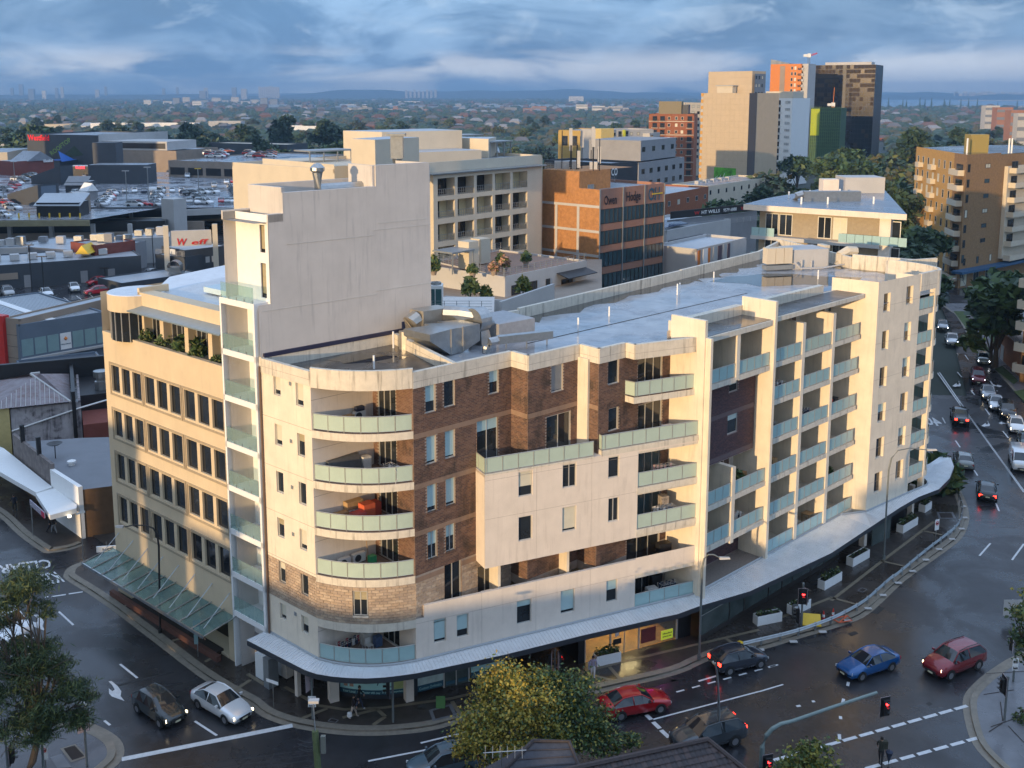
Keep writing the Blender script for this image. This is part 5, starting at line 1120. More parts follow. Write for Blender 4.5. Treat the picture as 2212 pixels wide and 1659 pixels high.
mb.ob('floor_lines', CREAM2, t)['kind'] = 'stuff'; MB().fbox(F, 4, 14, -14, -3, zt, zt+5.5).ob('plant_room', M('olive_walls', (.24, .20, .12), .8), t); MB().fbox(F, 9, 17, -15, -4, zt, zt+4).ob('plant_room', CHAR, t)
t, F, zt = tower('cream_tower', 'cream apartment tower wedged between the brick and tan towers', 1480, 1522, 520, 524, 222, 0, 20, CREAM2); grid(t, F, [1, 4, 7], [zt-3.1*k-2.5 for k in range(9)], 1.4, 1.4, GM, FRAMED)
t, F, zt = tower('tan_tower', 'tall tan panelled tower with a blank front wall and green mural at its foot', 1520, 1619, 404, 389, 201, 0, 20, TAN)
zt2 = at(1526, 155, 408)[2]; G = F.sub(0, -6); MB().fbox(F, -1.6, F.L-2.4, -14, -5, zt-1, zt2).ob('upper_block', TAN, t)
mb = MB()
for k in range(24): mb.fbox(F, .02, F.L-.02, .0, .02, zt-k*2.1-.05, zt-k*2.1)
for k in range(10): mb.fbox(F, F.L*k/10, F.L*k/10+.04, .0, .018, 0, zt)
for k in range(3): mb.fbox(G, -1.6, F.L-2.4, 1.0, 1.02, zt2-k*2.4-2.4, zt2-k*2.4-2.35)
mb.ob('panel_joints', M('panel_joint', (.38, .30, .21), .8), t)['kind'] = 'stuff'
mb = MB()
for k in range(20): mb.fbox(F, -1.4, -.02, -3, -.3, zt-2.4*k-1.3, zt-2.4*k)
mb.ob('balcony_ends', OCHRE, t)['kind'] = 'stuff'; MB().fbox(F, -1.3, -.05, -3, -.4, 0, zt).ob('balcony_core', LGRY, t)
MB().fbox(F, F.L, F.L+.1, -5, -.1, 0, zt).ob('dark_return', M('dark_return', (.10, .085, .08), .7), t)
S = Fac(F.p(F.L-1.6, -5.5), F.p(F.L-1.8, -13)); mb = MB(); mb.fquad(S, 0, S.L, 0, zt2-1); mb.ob('side_wall', M('blue_shade_side', (.17, .20, .24), .6), t); grid(t, S, [.6, 2.6, 4.8], [zt2-3*k-3 for k in range(14)], 1.0, 1.3, GM, FRAMED)  # shaded side: its blue shade is painted into the wall colour
MB().fbox(F, 5, 12, -4, -1.5, zt, zt+2.6).ob('plant_room', CREAM2, t); MB().fbox(F, 4.6, 12.4, -4.3, -1.2, zt+2.6, zt+2.9).ob('plant_room', ROOFL, t)
MUR = M('green_mural', (.10, .40, .03), .6, var=.8, scale=.6); m0 = F.sz((1543, 361)); m1 = F.sz((1589, 393)); MB().fbox(F, m0[0], m1[0], .03, .06, m1[1], m0[1]).ob('mural', MUR, t)
mb = MB()
for k in range(5):
 x = m0[0]+.6+k*1.6; mb.tube([F.w(x, .1, m1[1]+.2), F.w(x+.3, .1, m1[1]+1.2), F.w(x+.9, .1, m1[1]+1.5+.5*(k % 3)), F.w(x+1.1, .1, m1[1]+2.1+.5*(k % 3))], .22, 4, 0, .05)
mb.ob('painted_white_birds', W_WHITE, t)['kind'] = 'stuff'
t, F, zt = tower('white_stepped_apartments', 'white stepped apartment building with dark balconies under the orange tower', 1643, 1712, 474, 464, 212, 0, 18, W_WHITE)
bgrid(t, F, [5, 8], [zt-3.05*k-3 for k in range(11)], 2.2, .8, 1.0, W_WHITE, BLACK); grid(t, F, [.6, 2.8], [zt-3.05*k-2.4 for k in range(11)], 1.5, 1.4, GM, FRAMED); grid(t, F, fr(12, F.L-2.4, 6), [zt-3.05*k-2.4 for k in range(11)], 1.6, 1.2, [GLASSB], W_WHITE)
MB().fbox(F, 1, 14, -14, -3, zt, zt+3.0).ob('penthouse', CREAM2, t)
t, F, zt = tower('orange_tower', 'tall orange apartment tower with grey balcony edge beside the crane', 1665, 1732, 560, 550, 139, 0, 18, ORNG)
grid(t, F, [6.5, 11.2, 13.0], [zt-2.9*k-3 for k in range(20)], 1.1, 1.7, [BLINDC, GLASS], FRAME)
bgrid(t, F, [F.L-2.0], [zt-2.9*k-3 for k in range(20)], 3.0, 1.0, 1.0, LGRY, LGRY, solid=True, o=-1); MB().fbox(F, F.L-.02, F.L+3.2, -12, -1, 0, zt).ob('side_wing', LGRY, t); MB().fbox(F, 5.3, 8.0, .0, .1, 10, zt-1).ob('grey_strip', TANC, t)
MB().add([F.w(0, 0, zt), F.w(10, 0, zt), F.w(10, -8, zt), F.w(0, -8, zt), F.w(0, 0, zt+2.6), F.w(10, 0, zt+.3), F.w(10, -8, zt+.3), F.w(0, -8, zt+2.6)], ((4, 5, 6, 7), (0, 1, 5, 4), (1, 2, 6, 5), (2, 3, 7, 6), (3, 0, 4, 7))).ob('sloped_roof', ROOFG, t)
t, F, zt = tower('dark_glass_tower', 'tall dark glass tower in two wings behind the green scaffold', 1760, 1892, 604, 588, 141, 0, 26, BLACK)
L = F.L; mats = [DKGL, M('golden_reflection_glass', (.055, .036, .016), .65, var=.4, scale=.1, spec=.15)]  # second glass has a golden sky reflection painted into its colour
for w0, w1 in ((0, L*.47), (L*.53, L)):
 n = 22
 for k in range(n):
  mb = MB(); z0 = zt-(k+1)*2.55
  cnt = 8
  for j in range(cnt):
   x0 = w0+(w1-w0)*j/cnt; mb.fquad(F, x0+.06, w0+(w1-w0)*(j+1)/cnt-.06, z0+.35, z0+2.4, .05, 1 if R.random() < (.8 if k < 5 else .35 if k < 10 else .04) else 0)
  mb.fbox(F, w0, w1, .03, .22, z0, z0+.3, 0); mb.ob('window_band', mats, t)
MB().fbox(F, 5, L-3, -15, -4, zt, zt+1.6).ob('plant_room', LGRY, t)
t, F, zt = tower('scaffolded_building', 'building under construction wrapped in green scaffold netting', 1752, 1817, 540, 533, 233, 0, 16, M('green_netting', (.045, .095, .04), .85, var=.35, scale=.4), None, 'building site')
mb = MB()
for k in range(13): mb.fbox(F, 0, F.L, .05, .18, zt-k*1.7-.1, zt-k*1.7)
for k in range(16): mb.fbox(F, F.L*k/15-.05, F.L*k/15+.05, .05, .16, 0, zt+1)
mb.ob('scaffold_tubes', M('scaffold_green', (.12, .22, .07), .6), t)['kind'] = 'stuff'
MB().fbox(F, .2, 4.6, .2, .35, zt-14, zt-.5).ob('lime_screen', M('lime_netting', (.36, .42, .02), .8, var=.15), t)
def crane(u, v0, v1, D, label, jib, col):
 a = at(u, v1, D); zt_ = at(u, v0, D)[2]; mb = MB(); w = .5
 for sx, sy in ((-1, -1), (1, -1), (1, 1), (-1, 1)): mb.box(a[0]+sx*w-.08, a[1]+sy*w-.08, 0, a[0]+sx*w+.08, a[1]+sy*w+.08, zt_)
 z = 4
 while z < zt_-2: mb.tube([(a[0]-w, a[1]-w, z), (a[0]+w, a[1]-w, z+2)], .06, 3); z += 2
 t = thing('tower_crane', label, 'crane', (a[0], a[1], 0)); mb.ob('mast', GREYM if col is RED else col, t)
 mb = MB(); e = Vector((a[0]+jib[0], a[1], zt_+jib[1])); s = Vector((a[0], a[1], zt_))
 for dz, r in ((0, .18), (.9, .14)): mb.tube([s+Vector((0, 0, dz)), e+Vector((0, 0, dz*.3))], r, 4)
 for k in range(6): mb.tube([s+(e-s)*(k/6), s+(e-s)*((k+.5)/6)+Vector((0, 0, .7))], .08, 3)
 mb.box(a[0]-3, a[1]-.6, zt_-.2, a[0]-1, a[1]+.6, zt_+1.2, 1); mb.box(a[0]-.8, a[1]-.8, zt_-.5, a[0]+.8, a[1]+.8, zt_+1.6, 1); mb.ob('jib', [col, W_WHITE], t)
crane(1739, 122, 310, 590, 'red and white tower crane above the orange tower', (4.5, 1.6), RED)
crane(1796, 228, 300, 570, 'slim orange crane jib rising in front of the dark glass tower', (.3, 9.5), ORNG)
t, F, zt = tower('hospital_block', 'pale blue-grey block glimpsed between the orange and dark towers', 1745, 1762, 640, 640, 252, 0, 20, LGRY); grid(t, F, [.6, 2.4], [zt-3*k-2.5 for k in range(6)], 1.3, 1.6, GLASSB, W_WHITE)
# --- low buildings and signs between the brick office and the big parapet
t, F, zt = tower('dark_studio', 'dark charcoal building with white rooftop letters beside the brick office', 1318, 1378, 215, 222, 353, 0, 18, CHAR, None, 'building')
text('lettering', 'CO', F.w(.2, .2, at(1317, 380, 215)[2]), F.w(2.3, .2, at(1317, 380, 215)[2]), F.w(.2, .2, at(1317, 363, 215)[2]), W_WHITE, t, bold=True)
t, F, zt = tower('grey_strata_block', 'grey banded office block stepping up behind the dark studio', 1380, 1478, 300, 330, 352, 0, 24, GREYW, None, 'office building'); grid(t, F, fr(2, F.L-4, 6), [zt-3.4, zt-7], 2.2, 1.5, GLASS, FRAMED)
mb = MB(); mb.fbox(F, 8, F.L, -20, -3, zt, zt+6); mb.ob('upper_storeys', GREYW, t); grid(t, F.sub(0, -3), fr(9, F.L-4, 4), [zt+2.6], 2.2, 1.5, GLASS, FRAMED)
t, F, zt = tower('red_brick_hall', 'low red brick hall with a sawtooth grey roof', 1438, 1530, 262, 285, 402+18, 0, 16, RUST, ROOFL, 'hall'); grid(t, F, fr(1.5, F.L-3, 5), [zt-3.2], 1.5, 1.3, GM, FRAME)
t, F, zt = tower('beige_flat_shop', 'long low beige building under the tan tower with roof plant', 1530, 1668, 300, 335, 402, 0, 12, CREAM2, ROOFG, 'building'); grid(t, F, fr(1, F.L-2.5, 9), [zt-2.6], 1.0, 1.3, GLASS, FRAMED)
for k in range(5): MB().fbox(F, 3+k*5, 4.2+k*5, -6, -4.8, zt, zt+1).ob('roof_unit', LGRY, t)
t, F, zt = tower('solar_roof_shop', 'low white building with blue solar panels behind the rooftop parapet', 1440, 1578, 196, 215, 498, 0, 14, LGRY, ROOFL, 'building')
SOL = M('solar_panel', (.03, .05, .11), .2, spec=.8, var=.2)
for r in range(3):
 for k in range(8): MB().hexa([F.w(1+k*1.3, -2-r*2.6, zt+.1), F.w(2.2+k*1.3, -2-r*2.6, zt+.1), F.w(2.2+k*1.3, -4.2-r*2.6, zt+.5), F.w(1+k*1.3, -4.2-r*2.6, zt+.5), F.w(1+k*1.3, -2-r*2.6, zt+.18), F.w(2.2+k*1.3, -2-r*2.6, zt+.18), F.w(2.2+k*1.3, -4.2-r*2.6, zt+.58), F.w(1+k*1.3, -4.2-r*2.6, zt+.58)]).ob('solar_panel', SOL, t)
mb = MB(); mb.fbox(F, .5, 13.4, .02, 1.4, 0, zt-2); mb.ob('shop_front', CHAR, t)
t, F, zt = tower('corner_shop', 'low shop with orange and mauve wall panels and a white logo board', 1505, 1612, 170, 184, 538, 0, 8, LGRY, ROOFL, 'shop')
for k, (m, w) in enumerate(((ORNG, 1.3), (W_WHITE, 2.6), (ORNG, 1.2), (LGRY, 1), (M('mauve_panel', (.10, .07, .09), .6), 2.2), (LGRY, .8), (bpy.data.materials['mauve_panel'], 1.4))): MB().fbox(F, .4+k*1.75, .4+k*1.75+w*.62, .01, .08, zt-4, zt-.3).ob('wall_panel', m, t)
mb = MB(); a, b = at(1448, 459, 205), at(1640, 466, 222); G = Fac(a[:2], b[:2]); z0, z1 = at(1448, 473, 205)[2], at(1448, 457, 205)[2]
t = thing('billboard_fence', 'long black real estate hoarding above the railway bridge railing', 'billboard', (*a[:2], 0)); MB().fbox(G, 0, G.L, 0, .15, z0, z1).ob('board', BLACK, t)
mb = MB(); mb.fbox(G, 0, G.L, -.8, -.6, 0, z0-.3); mb.ob('bridge_wall', GREYW, t); railing(t, G, 0, G.L, z0-2.2, .5, m=LGRY, step=2.2)
l0 = G.sz((1498, 468))[0]
for x, s, w, m in ((l0, 'W', 1.6, RED), (l0+2.2, 'HT WILLS', 5.6, W_WHITE), (l0+8.9, '9579 6888', 4.2, W_WHITE), (l0+14.4, 'W', 1.6, RED), (l0+16.6, 'HT WILLS', 5.6, W_WHITE)): text('lettering', s, G.w(x, .2, z0+.35), G.w(x+w, .2, z0+.35), G.w(x, .2, z0+1.05), m, t, bold=True)
# --- wedge-roofed apartment building
eL, eR, k1, k2 = at(1606, 441, 128), at(1959, 463, 124), at(1836, 397, 163), at(1900, 398, 163)
ZR = 26.3; rp = [gp(1606, 441, ZR), gp(1959, 463, ZR), gp(1900, 398, ZR), gp(1836, 397, ZR), gp(1657, 428, ZR)]
t = thing('wedge_roof_apartments', 'apartment building under a broad grey wedge-shaped roof with deep white eaves', 'apartment building', (*rp[0], 0))
mb = MB(); mb.prism(rp, ZR-.7, ZR, 1, 0); mb.ob('roof', [M('blue_grey_roof', (.20, .24, .29), .4, var=.2, scale=.3, wet=.2), W_PINK], t)
F = Fac(rp[0], rp[1]); G = F.sub(1.6, -1.6); L = F.L-4.6
WB = M('wedge_wall', (.34, .28, .20), .8, var=.15); mb = MB(); mb.fquad(G, 0, L, 0, ZR-.7); mb.add([(*G.p(L), 0), (*rp[2], 0), (*rp[2], ZR-.7), (*G.p(L), ZR-.7)], [(0, 1, 2, 3)]); mb.fbox(G, L, L+1.0, -.5, .6, 0, ZR-.7); mb.ob('wall', [WB], t); MB().fbox(G, L-.2, L+1.1, -.6, .9, 0, ZR-.7).ob('white_pier', W_PINK, t)
for k in range(3):
 z = ZR-.75-3.15*(k+1); grid(t, G, [.8, 2.6, 7.5, 9.4], [z+.1], 1.7, 2.7, [BLINDC, GLASSB, GLASS], FRAME); grid(t, G, [15.0], [z+.1], 2.4, 2.7, [GLASS], FRAME)
 mb = MB(); mb.fbox(G, -.6, L, -.2, 1.4, z-.45, z); b = mb.ob('balcony', LGRY, t)
 for q in range(8): MB().fbox(G, 10.5+q*1.0, 11.45+q*1.0, 1.3, 1.34, z, z+1.05).ob('glass_panel', RAILG2, b)
 for q in range(3): MB().fbox(G, -.5+q*1.0, .45+q*1.0, 1.3, 1.34, z, z+1.05).ob('glass_panel', RAILG2, b)
RG = Fac(rp[0], rp[1]); mb = MB(); c = gp(1800, 434, ZR); mb.box(c[0]-4, c[1]-.6, ZR, c[0]+3.4, c[1]+.6, ZR+1.3); mb.tube([(c[0]-4, c[1], ZR+.9), (c[0]-4.8, c[1], ZR+.7), (c[0]-5, c[1], ZR)], .5, 8); mb.ob('roof_duct', GREYM, t)
c = gp(1860, 415, ZR); MB().box(c[0]-2.8, c[1]-1.5, ZR, c[0]+2.8, c[1]+3, ZR+2.2).ob('plant_room', LGRY, t); c = gp(1788, 417, ZR); MB().box(c[0]-1, c[1]-1, ZR, c[0]+1.2, c[1]+1, ZR+2).ob('plant_room', W_PINK, t)
for u, v in ((1704, 428), (1731, 441), (1749, 425), (1788, 441), (1814, 422), (1887, 440)): c = gp(u, v, ZR); MB().cyl((*c, ZR), .12, .9, 8).ob('vent_pipe', W_WHITE, t)
# --- brown brick apartments by the far right corner
q0, q1, q2, q3 = gp(1980, 316, 29), at(2090, 329, 214), at(2163, 331, 222), at(2290, 338, 240)
bc0 = at(1980, 318, 248)
t = thing('brown_apartments', 'big brown brick apartment block with cream curved balconies above blue shop awnings', 'apartment building', (*q1[:2], 0))
HB = 27.9; Fa, Fb, Fc = Fac(bc0[:2], q1[:2]), Fac(q1[:2], q2[:2]), Fac(q2[:2], q3[:2])
OB2 = M('sunlit_brown_brick', (.48, .28, .09), .85, var=.18, scale=2)  # lit copy of the brown brick, low sun painted into its colour
mb = MB()
mb.fquad(Fa, 0, Fa.L*.78, 0, HB, 0, 1); mb.fquad(Fa, Fa.L*.78, Fa.L, 0, HB, 0, 0); mb.fquad(Fb, 0, Fb.L, 0, HB); mb.fquad(Fc, 0, Fc.L, 0, HB-.4); mb.ob('wall', [BRN, OB2], t)
mb = MB(); mb.add([(*bc0[:2], HB-.3), (*q1[:2], HB-.3), (*q2[:2], HB-.3), (*q3[:2], HB-.3), (q3[0], q3[1]+24, HB-.3), (bc0[0]+14, bc0[1]+10, HB-.3)], [tuple(range(6))]); mb.ob('roof', ROOFD, t)
ZZ = [HB-1.1-3.15*(k+1) for k in range(8)]
grid(t, Fb, [Fb.L*.55], [z+1.2 for z in ZZ[:6]], 2.0, .9, GM, FRAMED); grid(t, Fb, fr(1.2, Fb.L-1.8, 3), ZZ[6:], .9, 1.5, GM, FRAMED); grid(t, Fb, [.5], [z+.6 for z in ZZ], 1.0, 1.7, GM, FRAMED)
bgrid(t, Fa, [Fa.L*.80], ZZ, Fa.L*.17, 1.3, 1.0, CREAM2, CREAM2, solid=True)
for s in fr(1.5, Fa.L*.70, 7): grid(t, Fa, [s], [z+.5 for z in ZZ], 1.2, 1.8, GM, FRAME); 
bgrid(t, Fa, [3.2, 12.5], ZZ, 2.6, 1.1, .9, CREAM2, CREAM2, solid=True, door=False)
MB().fbox(Fc, 2, Fc.L, -.02, .8, 5, HB-3).ob('cream_frame', CREAM2, t); grid(t, Fc, fr(3.5, Fc.L-4, 3), [z+.1 for z in ZZ[:6]], 2.8, 2.2, [GLASS], FRAMED, .8, 'sliding_door'); bgrid(t, Fc, [2.6], ZZ[:7], Fc.L-3, 1.5, .95, CREAM2, CREAM2, solid=True, o=.8, door=False)
mb = MB(); mb.fbox(Fb, -3, Fb.L, .02, 2.4, 3.6, 4.1); mb.fbox(Fc, 0, Fc.L, .02, 2.4, 3.6, 4.1); mb.ob('shop_awning', M('navy_awning', (.03, .09, .18), .6), t); grid(t, Fb, fr(.8, Fb.L-3, 3), [.4], 2.2, 2.8, GM, FRAME); 
MB().box(q2[0]-4, q2[1]+6, HB-.3, q2[0], q2[1]+9, HB+3.6).ob('lift_tower', M('mustard_tower', (.30, .23, .07), .7), t)
for dx in (-6, 3, 3.6): MB().cyl((q2[0]+dx, q2[1]+3, HB-.3), .18, 3.2, 8).ob('vent_pipe', W_WHITE, t)
# --- terrace house and balcony edge at the right margin
a, b = gp(2152, 775, 0), gp(2215, 830, 0)
t, F = blk('brick_terrace', 'low orange brick garage terrace with a tiled roof deck beside the lawn', 'building', gp(2150, 765), gp(2235, 850), 4.2, 0, 14, M('terracotta_brick', (.36, .15, .07), .85, var=.2, scale=2), M('terrace_tile', (.38, .28, .23), .7), par=.1)
railing(t, F, 0, F.L, 4.2, -.15, m=GREYM); G = F.turn(0); mb = MB(); mb.fbox(F, 1, 2.6, .01, .06, .1, 2.4); mb.fbox(F, 3.2, 5, .01, .06, .1, 2.4); mb.ob('garage_door', LGRY, t)
t, F, zt = tower('banded_apartments', 'edge of a brick and cream banded apartment building at the right margin', 2222, 2350, 142, 136, 575, 0, 20, BRN)
bgrid(t, F, [-.6], [zt-3*k-2.7 for k in range(5)], 5, 1.2, 1, CREAM2, CREAM2, solid=True)
# ---------------------------------------------------------------- shopping centre and shops on the left
DKB = M('slate_cladding', (.050, .058, .07), .6, var=.15, scale=.4)
BLUEG = M('blue_grey_wall', (.13, .17, .22), .6, var=.12, scale=.4)
MAROON = M('maroon_brick', (.20, .055, .04), .85, var=.2, scale=1)
DECK = M('wet_car_deck', (.30, .31, .34), .35, var=.45, scale=.25, wet=.28, spec=.7)
def sh(name, label, cat, a, b, zt, zb, dep, wm, rm=None, par=.25): return blk(name, label, cat, gp(*a, zt), gp(*b, zt), zt, zb, dep, wm, rm, None, par)
t, F = sh('blue_grey_building', 'low blue-grey building with ribbed pale roof and a white logo panel', 'shop building', (40, 702), (226, 673), 9.5, 0, 22, BLUEG, ROOFL)
gw = M('pale_glazing', (.24, .36, .37), .3, var=.15, scale=.6)
for k in range(7):
 s0 = F.L*(.01+k*.145); MB().fbox(F, s0+.1, s0+F.L*.145-.12, -.02, .04, 5.1, 7.4).ob('window_panel', W_WHITE if k == 3 else gw, t)
scribble('print_lines', F, F.L*.455, F.L*.57, .07, 5.75, .18, NAVY, t); MB().lathe(F.w(F.L*.515, .06, 6.6), [(.01, -.3), (.28, 0), (.01, .3)], 10).ob('round_logo', ORNG, t)
MB().fbox(F, 0, F.L, .0, .5, 4.5, 4.8).ob('ledge', LGRY, t)
mb = MB()
for k in range(30): s = F.L*k/30; mb.fbox(F, s, s+.06, -21.8, -.3, 9.3, 9.34)
mb.ob('roofing_ribs', ROOFG, t)['kind'] = 'stuff'
MB().fbox(F, 4.2, 5.4, -21, -.4, 9.33, 9.4).ob('skylight_strip', W_WHITE, t)
t, F = sh('tan_shop', 'tan panelled shop with a tall red corner pillar', 'shop building', (8, 686), (42, 690), 10.2, 0, 20, TANC, ROOFL); MB().fbox(F, -1.3, .3, -.6, .5, 0, 10.5).ob('red_pillar', RED, t)
mb = MB()
for k in range(5): mb.fbox(F, .3, F.L, .0, .02, 1.5+k*1.6, 1.54+k*1.6)
mb.ob('panel_joints', BLACK, t)['kind'] = 'stuff'
t, F = sh('dark_awning_shop', 'low shop under a dark blue-grey sloping awning roof', 'shop building', (50, 812), (232, 790), 5.2, 0, 9, BLUEG, M('dark_blue_roof', (.06, .075, .10), .5))
# rusty hip roof over a stained boundary wall
t, F = sh('stained_wall_building', 'old building with a rusty hipped iron roof and black and white stained side wall', 'shop building', (22, 884), (174, 868), 6.6, 0, 13, M('stained_wall', (.42, .39, .40), .85, var=.35, scale=1.2, grime=1.0, streak=.9, dirt=(.05, .04, .05)), ROOFD, par=.05)
RUSTI = M('rusty_iron', (.26, .22, .23), .6, var=.3, scale=1.2, streak=.6, grime=.6, dirt=(.15, .07, .05))
P = [F.w(-2, .6, 6.9), F.w(F.L-1, .6, 6.9), F.w(F.L-1, -12, 6.9), F.w(-2, -12, 6.9)]; r0, r1 = F.w(3, -6, 8.8), F.w(F.L-5, -6, 8.8)
mb = MB(); mb.add(P+[r0, r1], [(0, 1, 5, 4), (1, 2, 5), (2, 3, 4, 5), (3, 0, 4)]); mb.ob('hip_roof', RUSTI, t)
mb = MB()
for k in range(16): x = -1.8+k*(F.L+.6)/16; f = min(1, (x+2)/5, (F.L-1-x)/4); mb.tube([F.w(x, .6, 6.95), F.w(x, .6-6.6*f, 6.95+1.9*f)], .05, 3)
mb.tube([r0, r1], .16, 5); mb.tube([P[1], r1], .14, 5); mb.ob('roof_ridges', LGRY, t)['kind'] = 'stuff'
MB().fbox(F, -2.2, F.L+5, -13, -12.4, 0, 8.6).ob('black_parapet', BLACK, t); MB().fbox(F, F.L-1, F.L+5, -12.4, -4.0, 0, 6.2).ob('dark_lean_to', BLACK, t); MB().fbox(F, F.L-.9, F.L-.5, -12.4, .3, 0, 7.9).ob('black_parapet', BLACK, t)
c = F.w(F.L+2.4, -6, 6); MB().lathe(c, [(.75, 0), (.75, 1.2), (.55, 1.25), (.55, 1.6), (.85, 1.7), (.85, 2.4), (.01, 2.5)], 12).ob('roof_fan', GREYM, t)
MB().tube([F.w(0, .15, 4.2), F.w(F.L, .15, 6.0), F.w(F.L+4, .15, 6.8)], .1, 5).ob('white_pipe', W_WHITE, t)
MB().fbox(F, -9, -.1, -8, .3, 0, 6.9).ob('yellow_front', M('pale_yellow_wall', (.50, .40, .17), .8, var=.15), t)
MB().fbox(F, F.L+.1, F.L+5.5, -4, 1.5, 0, 4.4).ob('tiled_lean_to', MAROON, t)
# flat grey roof shop on the corner of the side street
fr_px = [(30, 955), (172, 946), (238, 944), (244, 1050), (172, 1059), (114, 1022)]
fp = [gp(u, v, 4.6) for u, v in fr_px]
t = thing('flat_roof_shop', 'corner shop with a flat grey membrane roof, white end parapet and brown brick side wall', 'shop building', (*fp[5], 0))
mb = MB(); mb.sheet(fp, 4.6, 1)
for a, b in zip(fp, fp[1:]+fp[:1]): F = Fac(a, b); mb.fquad(F, 0, F.L, 0, 4.62)
mb.ob('wall', [M('brown_side_wall', (.13, .075, .04), .85, var=.3, scale=1.5), M('grey_membrane', (.19, .20, .22), .7, var=.15, scale=.4)], t)
F = Fac(fp[5], fp[4]); mb = MB(); mb.fbox(F, -.1, F.L+.2, -.2, .2, 0, 5.0); mb.ob('white_parapet', W_WHITE, t)
F = Fac(fp[0], fp[5]); mb = MB(); mb.fbox(F, 0, F.L, -.2, .1, 3.2, 5.5); mb.ob('front_parapet', M('weathered_parapet', (.20, .17, .16), .85, var=.5, scale=1.5), t)
for s in (3, 8): MB().fbox(F, s, s+.25, -.2, .2, 5.4, 7.2).ob('parapet_post', BLACK, t)
c = gp(120, 990, 4.6); mb = MB(); mb.lathe((c[0], c[1], 6.0), [(.01, -.12), (.5, 0), (.75, .15), (.5, .1), (.01, 0)], 12); mb.cyl((*c, 4.6), .05, 1.4, 5); o = props(mb.ob('satellite_dish', BLACK), 'black satellite dish standing on the flat grey shop roof', 'satellite dish')
c = gp(155, 1005, 4.6); o = props(MB().lathe((*c, 4.6), [(.28, 0), (.28, .25), (.42, .3), (.42, .45), (.01, .6)], 10).ob('roof_vent', W_WHITE), 'small white round vent on the flat grey shop roof', 'vent')
aw = thing('shop_awning', 'long white street awning in front of the left shops with an advert on its end', 'awning', (*gp(100, 1050, 3.3), 0))
for q, zs_ in (([(-40, 950), (8, 968), (113, 1052), (78, 1064), (-60, 985)], 3.4), ([(77, 1066), (118, 1054), (166, 1090), (165, 1098), (108, 1113)], 3.3)):
 mb = MB(); P = [gp(u, v, zs_) for u, v in q]; mb.prism(P, zs_-.45, zs_); mb.ob('awning_sheet', W_WHITE, aw)
a, b = gp(72, 1084, 3.0), gp(104, 1112, 3.0); G = Fac(a, b); MB().fbox(G, 0, G.L, .25, .32, 2.75, 3.3).ob('advert', M('advert_print', (.45, .42, .50), .5, var=.6, scale=5), aw); MB().fbox(G, G.L*.8, G.L, .33, .36, 2.75, 3.25).ob('advert', M('crimson_print', (.5, .03, .08), .5), aw)
for u, v in ((72, 1160), (165, 1150)): c = gp(u, v); MB().cyl((*c, .1), .05, 3.0, 6).ob('awning_post', GREYM, aw)
mb = MB(); F = Fac(fp[0], fp[5]); mb.fbox(F, 0, F.L, -.3, -.1, .1, 3.2); mb.ob('shop_fronts', DARKS, aw)
for k in range(7): MB().fbox(F, F.L*(.1+k*.12), F.L*(.1+k*.12)+.9, -.08, 0, .6, 2.4).ob('window_poster', (M('poster_red', (.35, .05, .03), .6, var=.5, scale=4) if k == 0 else bpy.data.materials['poster_red']) if k % 3 == 0 else gw if k % 3 == 1 else PALEP, aw)
MB().lathe((*gp(150, 1116, 2.8), 2.7), [(.01, 0), (.18, .05), (.18, .2), (.01, .25)], 8).ob('lamp', M('shop_lamp', (1, .85, .6), emit=2), aw)
# --- lower open car park and its long dark building
mb = MB(); mb.sheet([gp(-160, 680, 4), gp(235, 652, 4), gp(520, 612, 4), gp(560, 530, 4), (-30, 300), (-190, 300)], 4); struct('car_park_deck', mb, M('wet_lot', (.045, .045, .05), .4, var=.5, scale=.3, wet=.3))
mb = MB()
for k in range(9):
 for (u0, v0, u1, v1) in ((0, 612, 310, 598), (0, 660, 220, 632)):
  f = k/8; u, v = u0+(u1-u0)*f, v0+(v1-v0)*f; a, b = gp(u, v, 4.02), gp(u+14, v+10, 4.02); G = Fac(a, b); mb.add([G.w(0, -.06, 4.02), G.w(5, -.06, 4.02), G.w(5, .06, 4.02), G.w(0, .06, 4.02)], [(0, 1, 2, 3)])
struct('bay_lines', mb, LINE)
t, F = sh('long_dark_building', 'long single-storey dark slate building with a pale flat roof facing the lower car park', 'building', (-40, 576), (304, 552), 8.6, 4, 15, DKB, ROOFL)
for s in (7, 17, 22): MB().fbox(F, s, s+1.3, .01, .06, 4.05, 6.4).ob('door', GREYW, t)
MB().fbox(F, .5, 6, .02, .2, 5.8, 7.0).ob('sign_band', TANC, t)
railing(t, F, 3, F.L*.6, 8.6, -2.5, .9, LGRY, 2.5)
for k in range(7): MB().fbox(F, 2+k*3.2, 3.6+k*3.2, -7, -5, 8.6, 9.7).ob('roof_unit', LGRY, t)
t, F = sh('angular_dark_block', 'angular dark block with small white windows under the white billboard', 'building', (398, 541), (492, 530), 9.6, 4, 9, DKB, LGRY)
for s in (2.2, 4.6, 6.0): MB().fbox(F, s, s+.9, .01, .05, 6.6, 7.8).ob('window', LGRY, t)
t, F = sh('low_dark_plant', 'small dark plant block with a fenced roof in front of the angular block', 'building', (335, 549), (398, 556), 8.4, 4, 6, DKB, LGRY); railing(t, F, 0, F.L, 8.4, -.2, .9, LGRY, 1.5); MB().fbox(F, 2.5, 4, -3, -1.6, 8.4, 9.4).ob('roof_unit', W_WHITE, t)
t, F = sh('metal_roof_shed', 'low shed with a wet metal roof and big cowl vent behind the beige offices', 'shed', (262, 612), (432, 588), 5.9, 4, 9, DKB, ROOFL)
c = gp(382, 590, 6); mb = MB(); mb.box(c[0]-1.2, c[1]-1.2, 5.9, c[0]+1.2, c[1]+1.2, 6.4)
n = 8
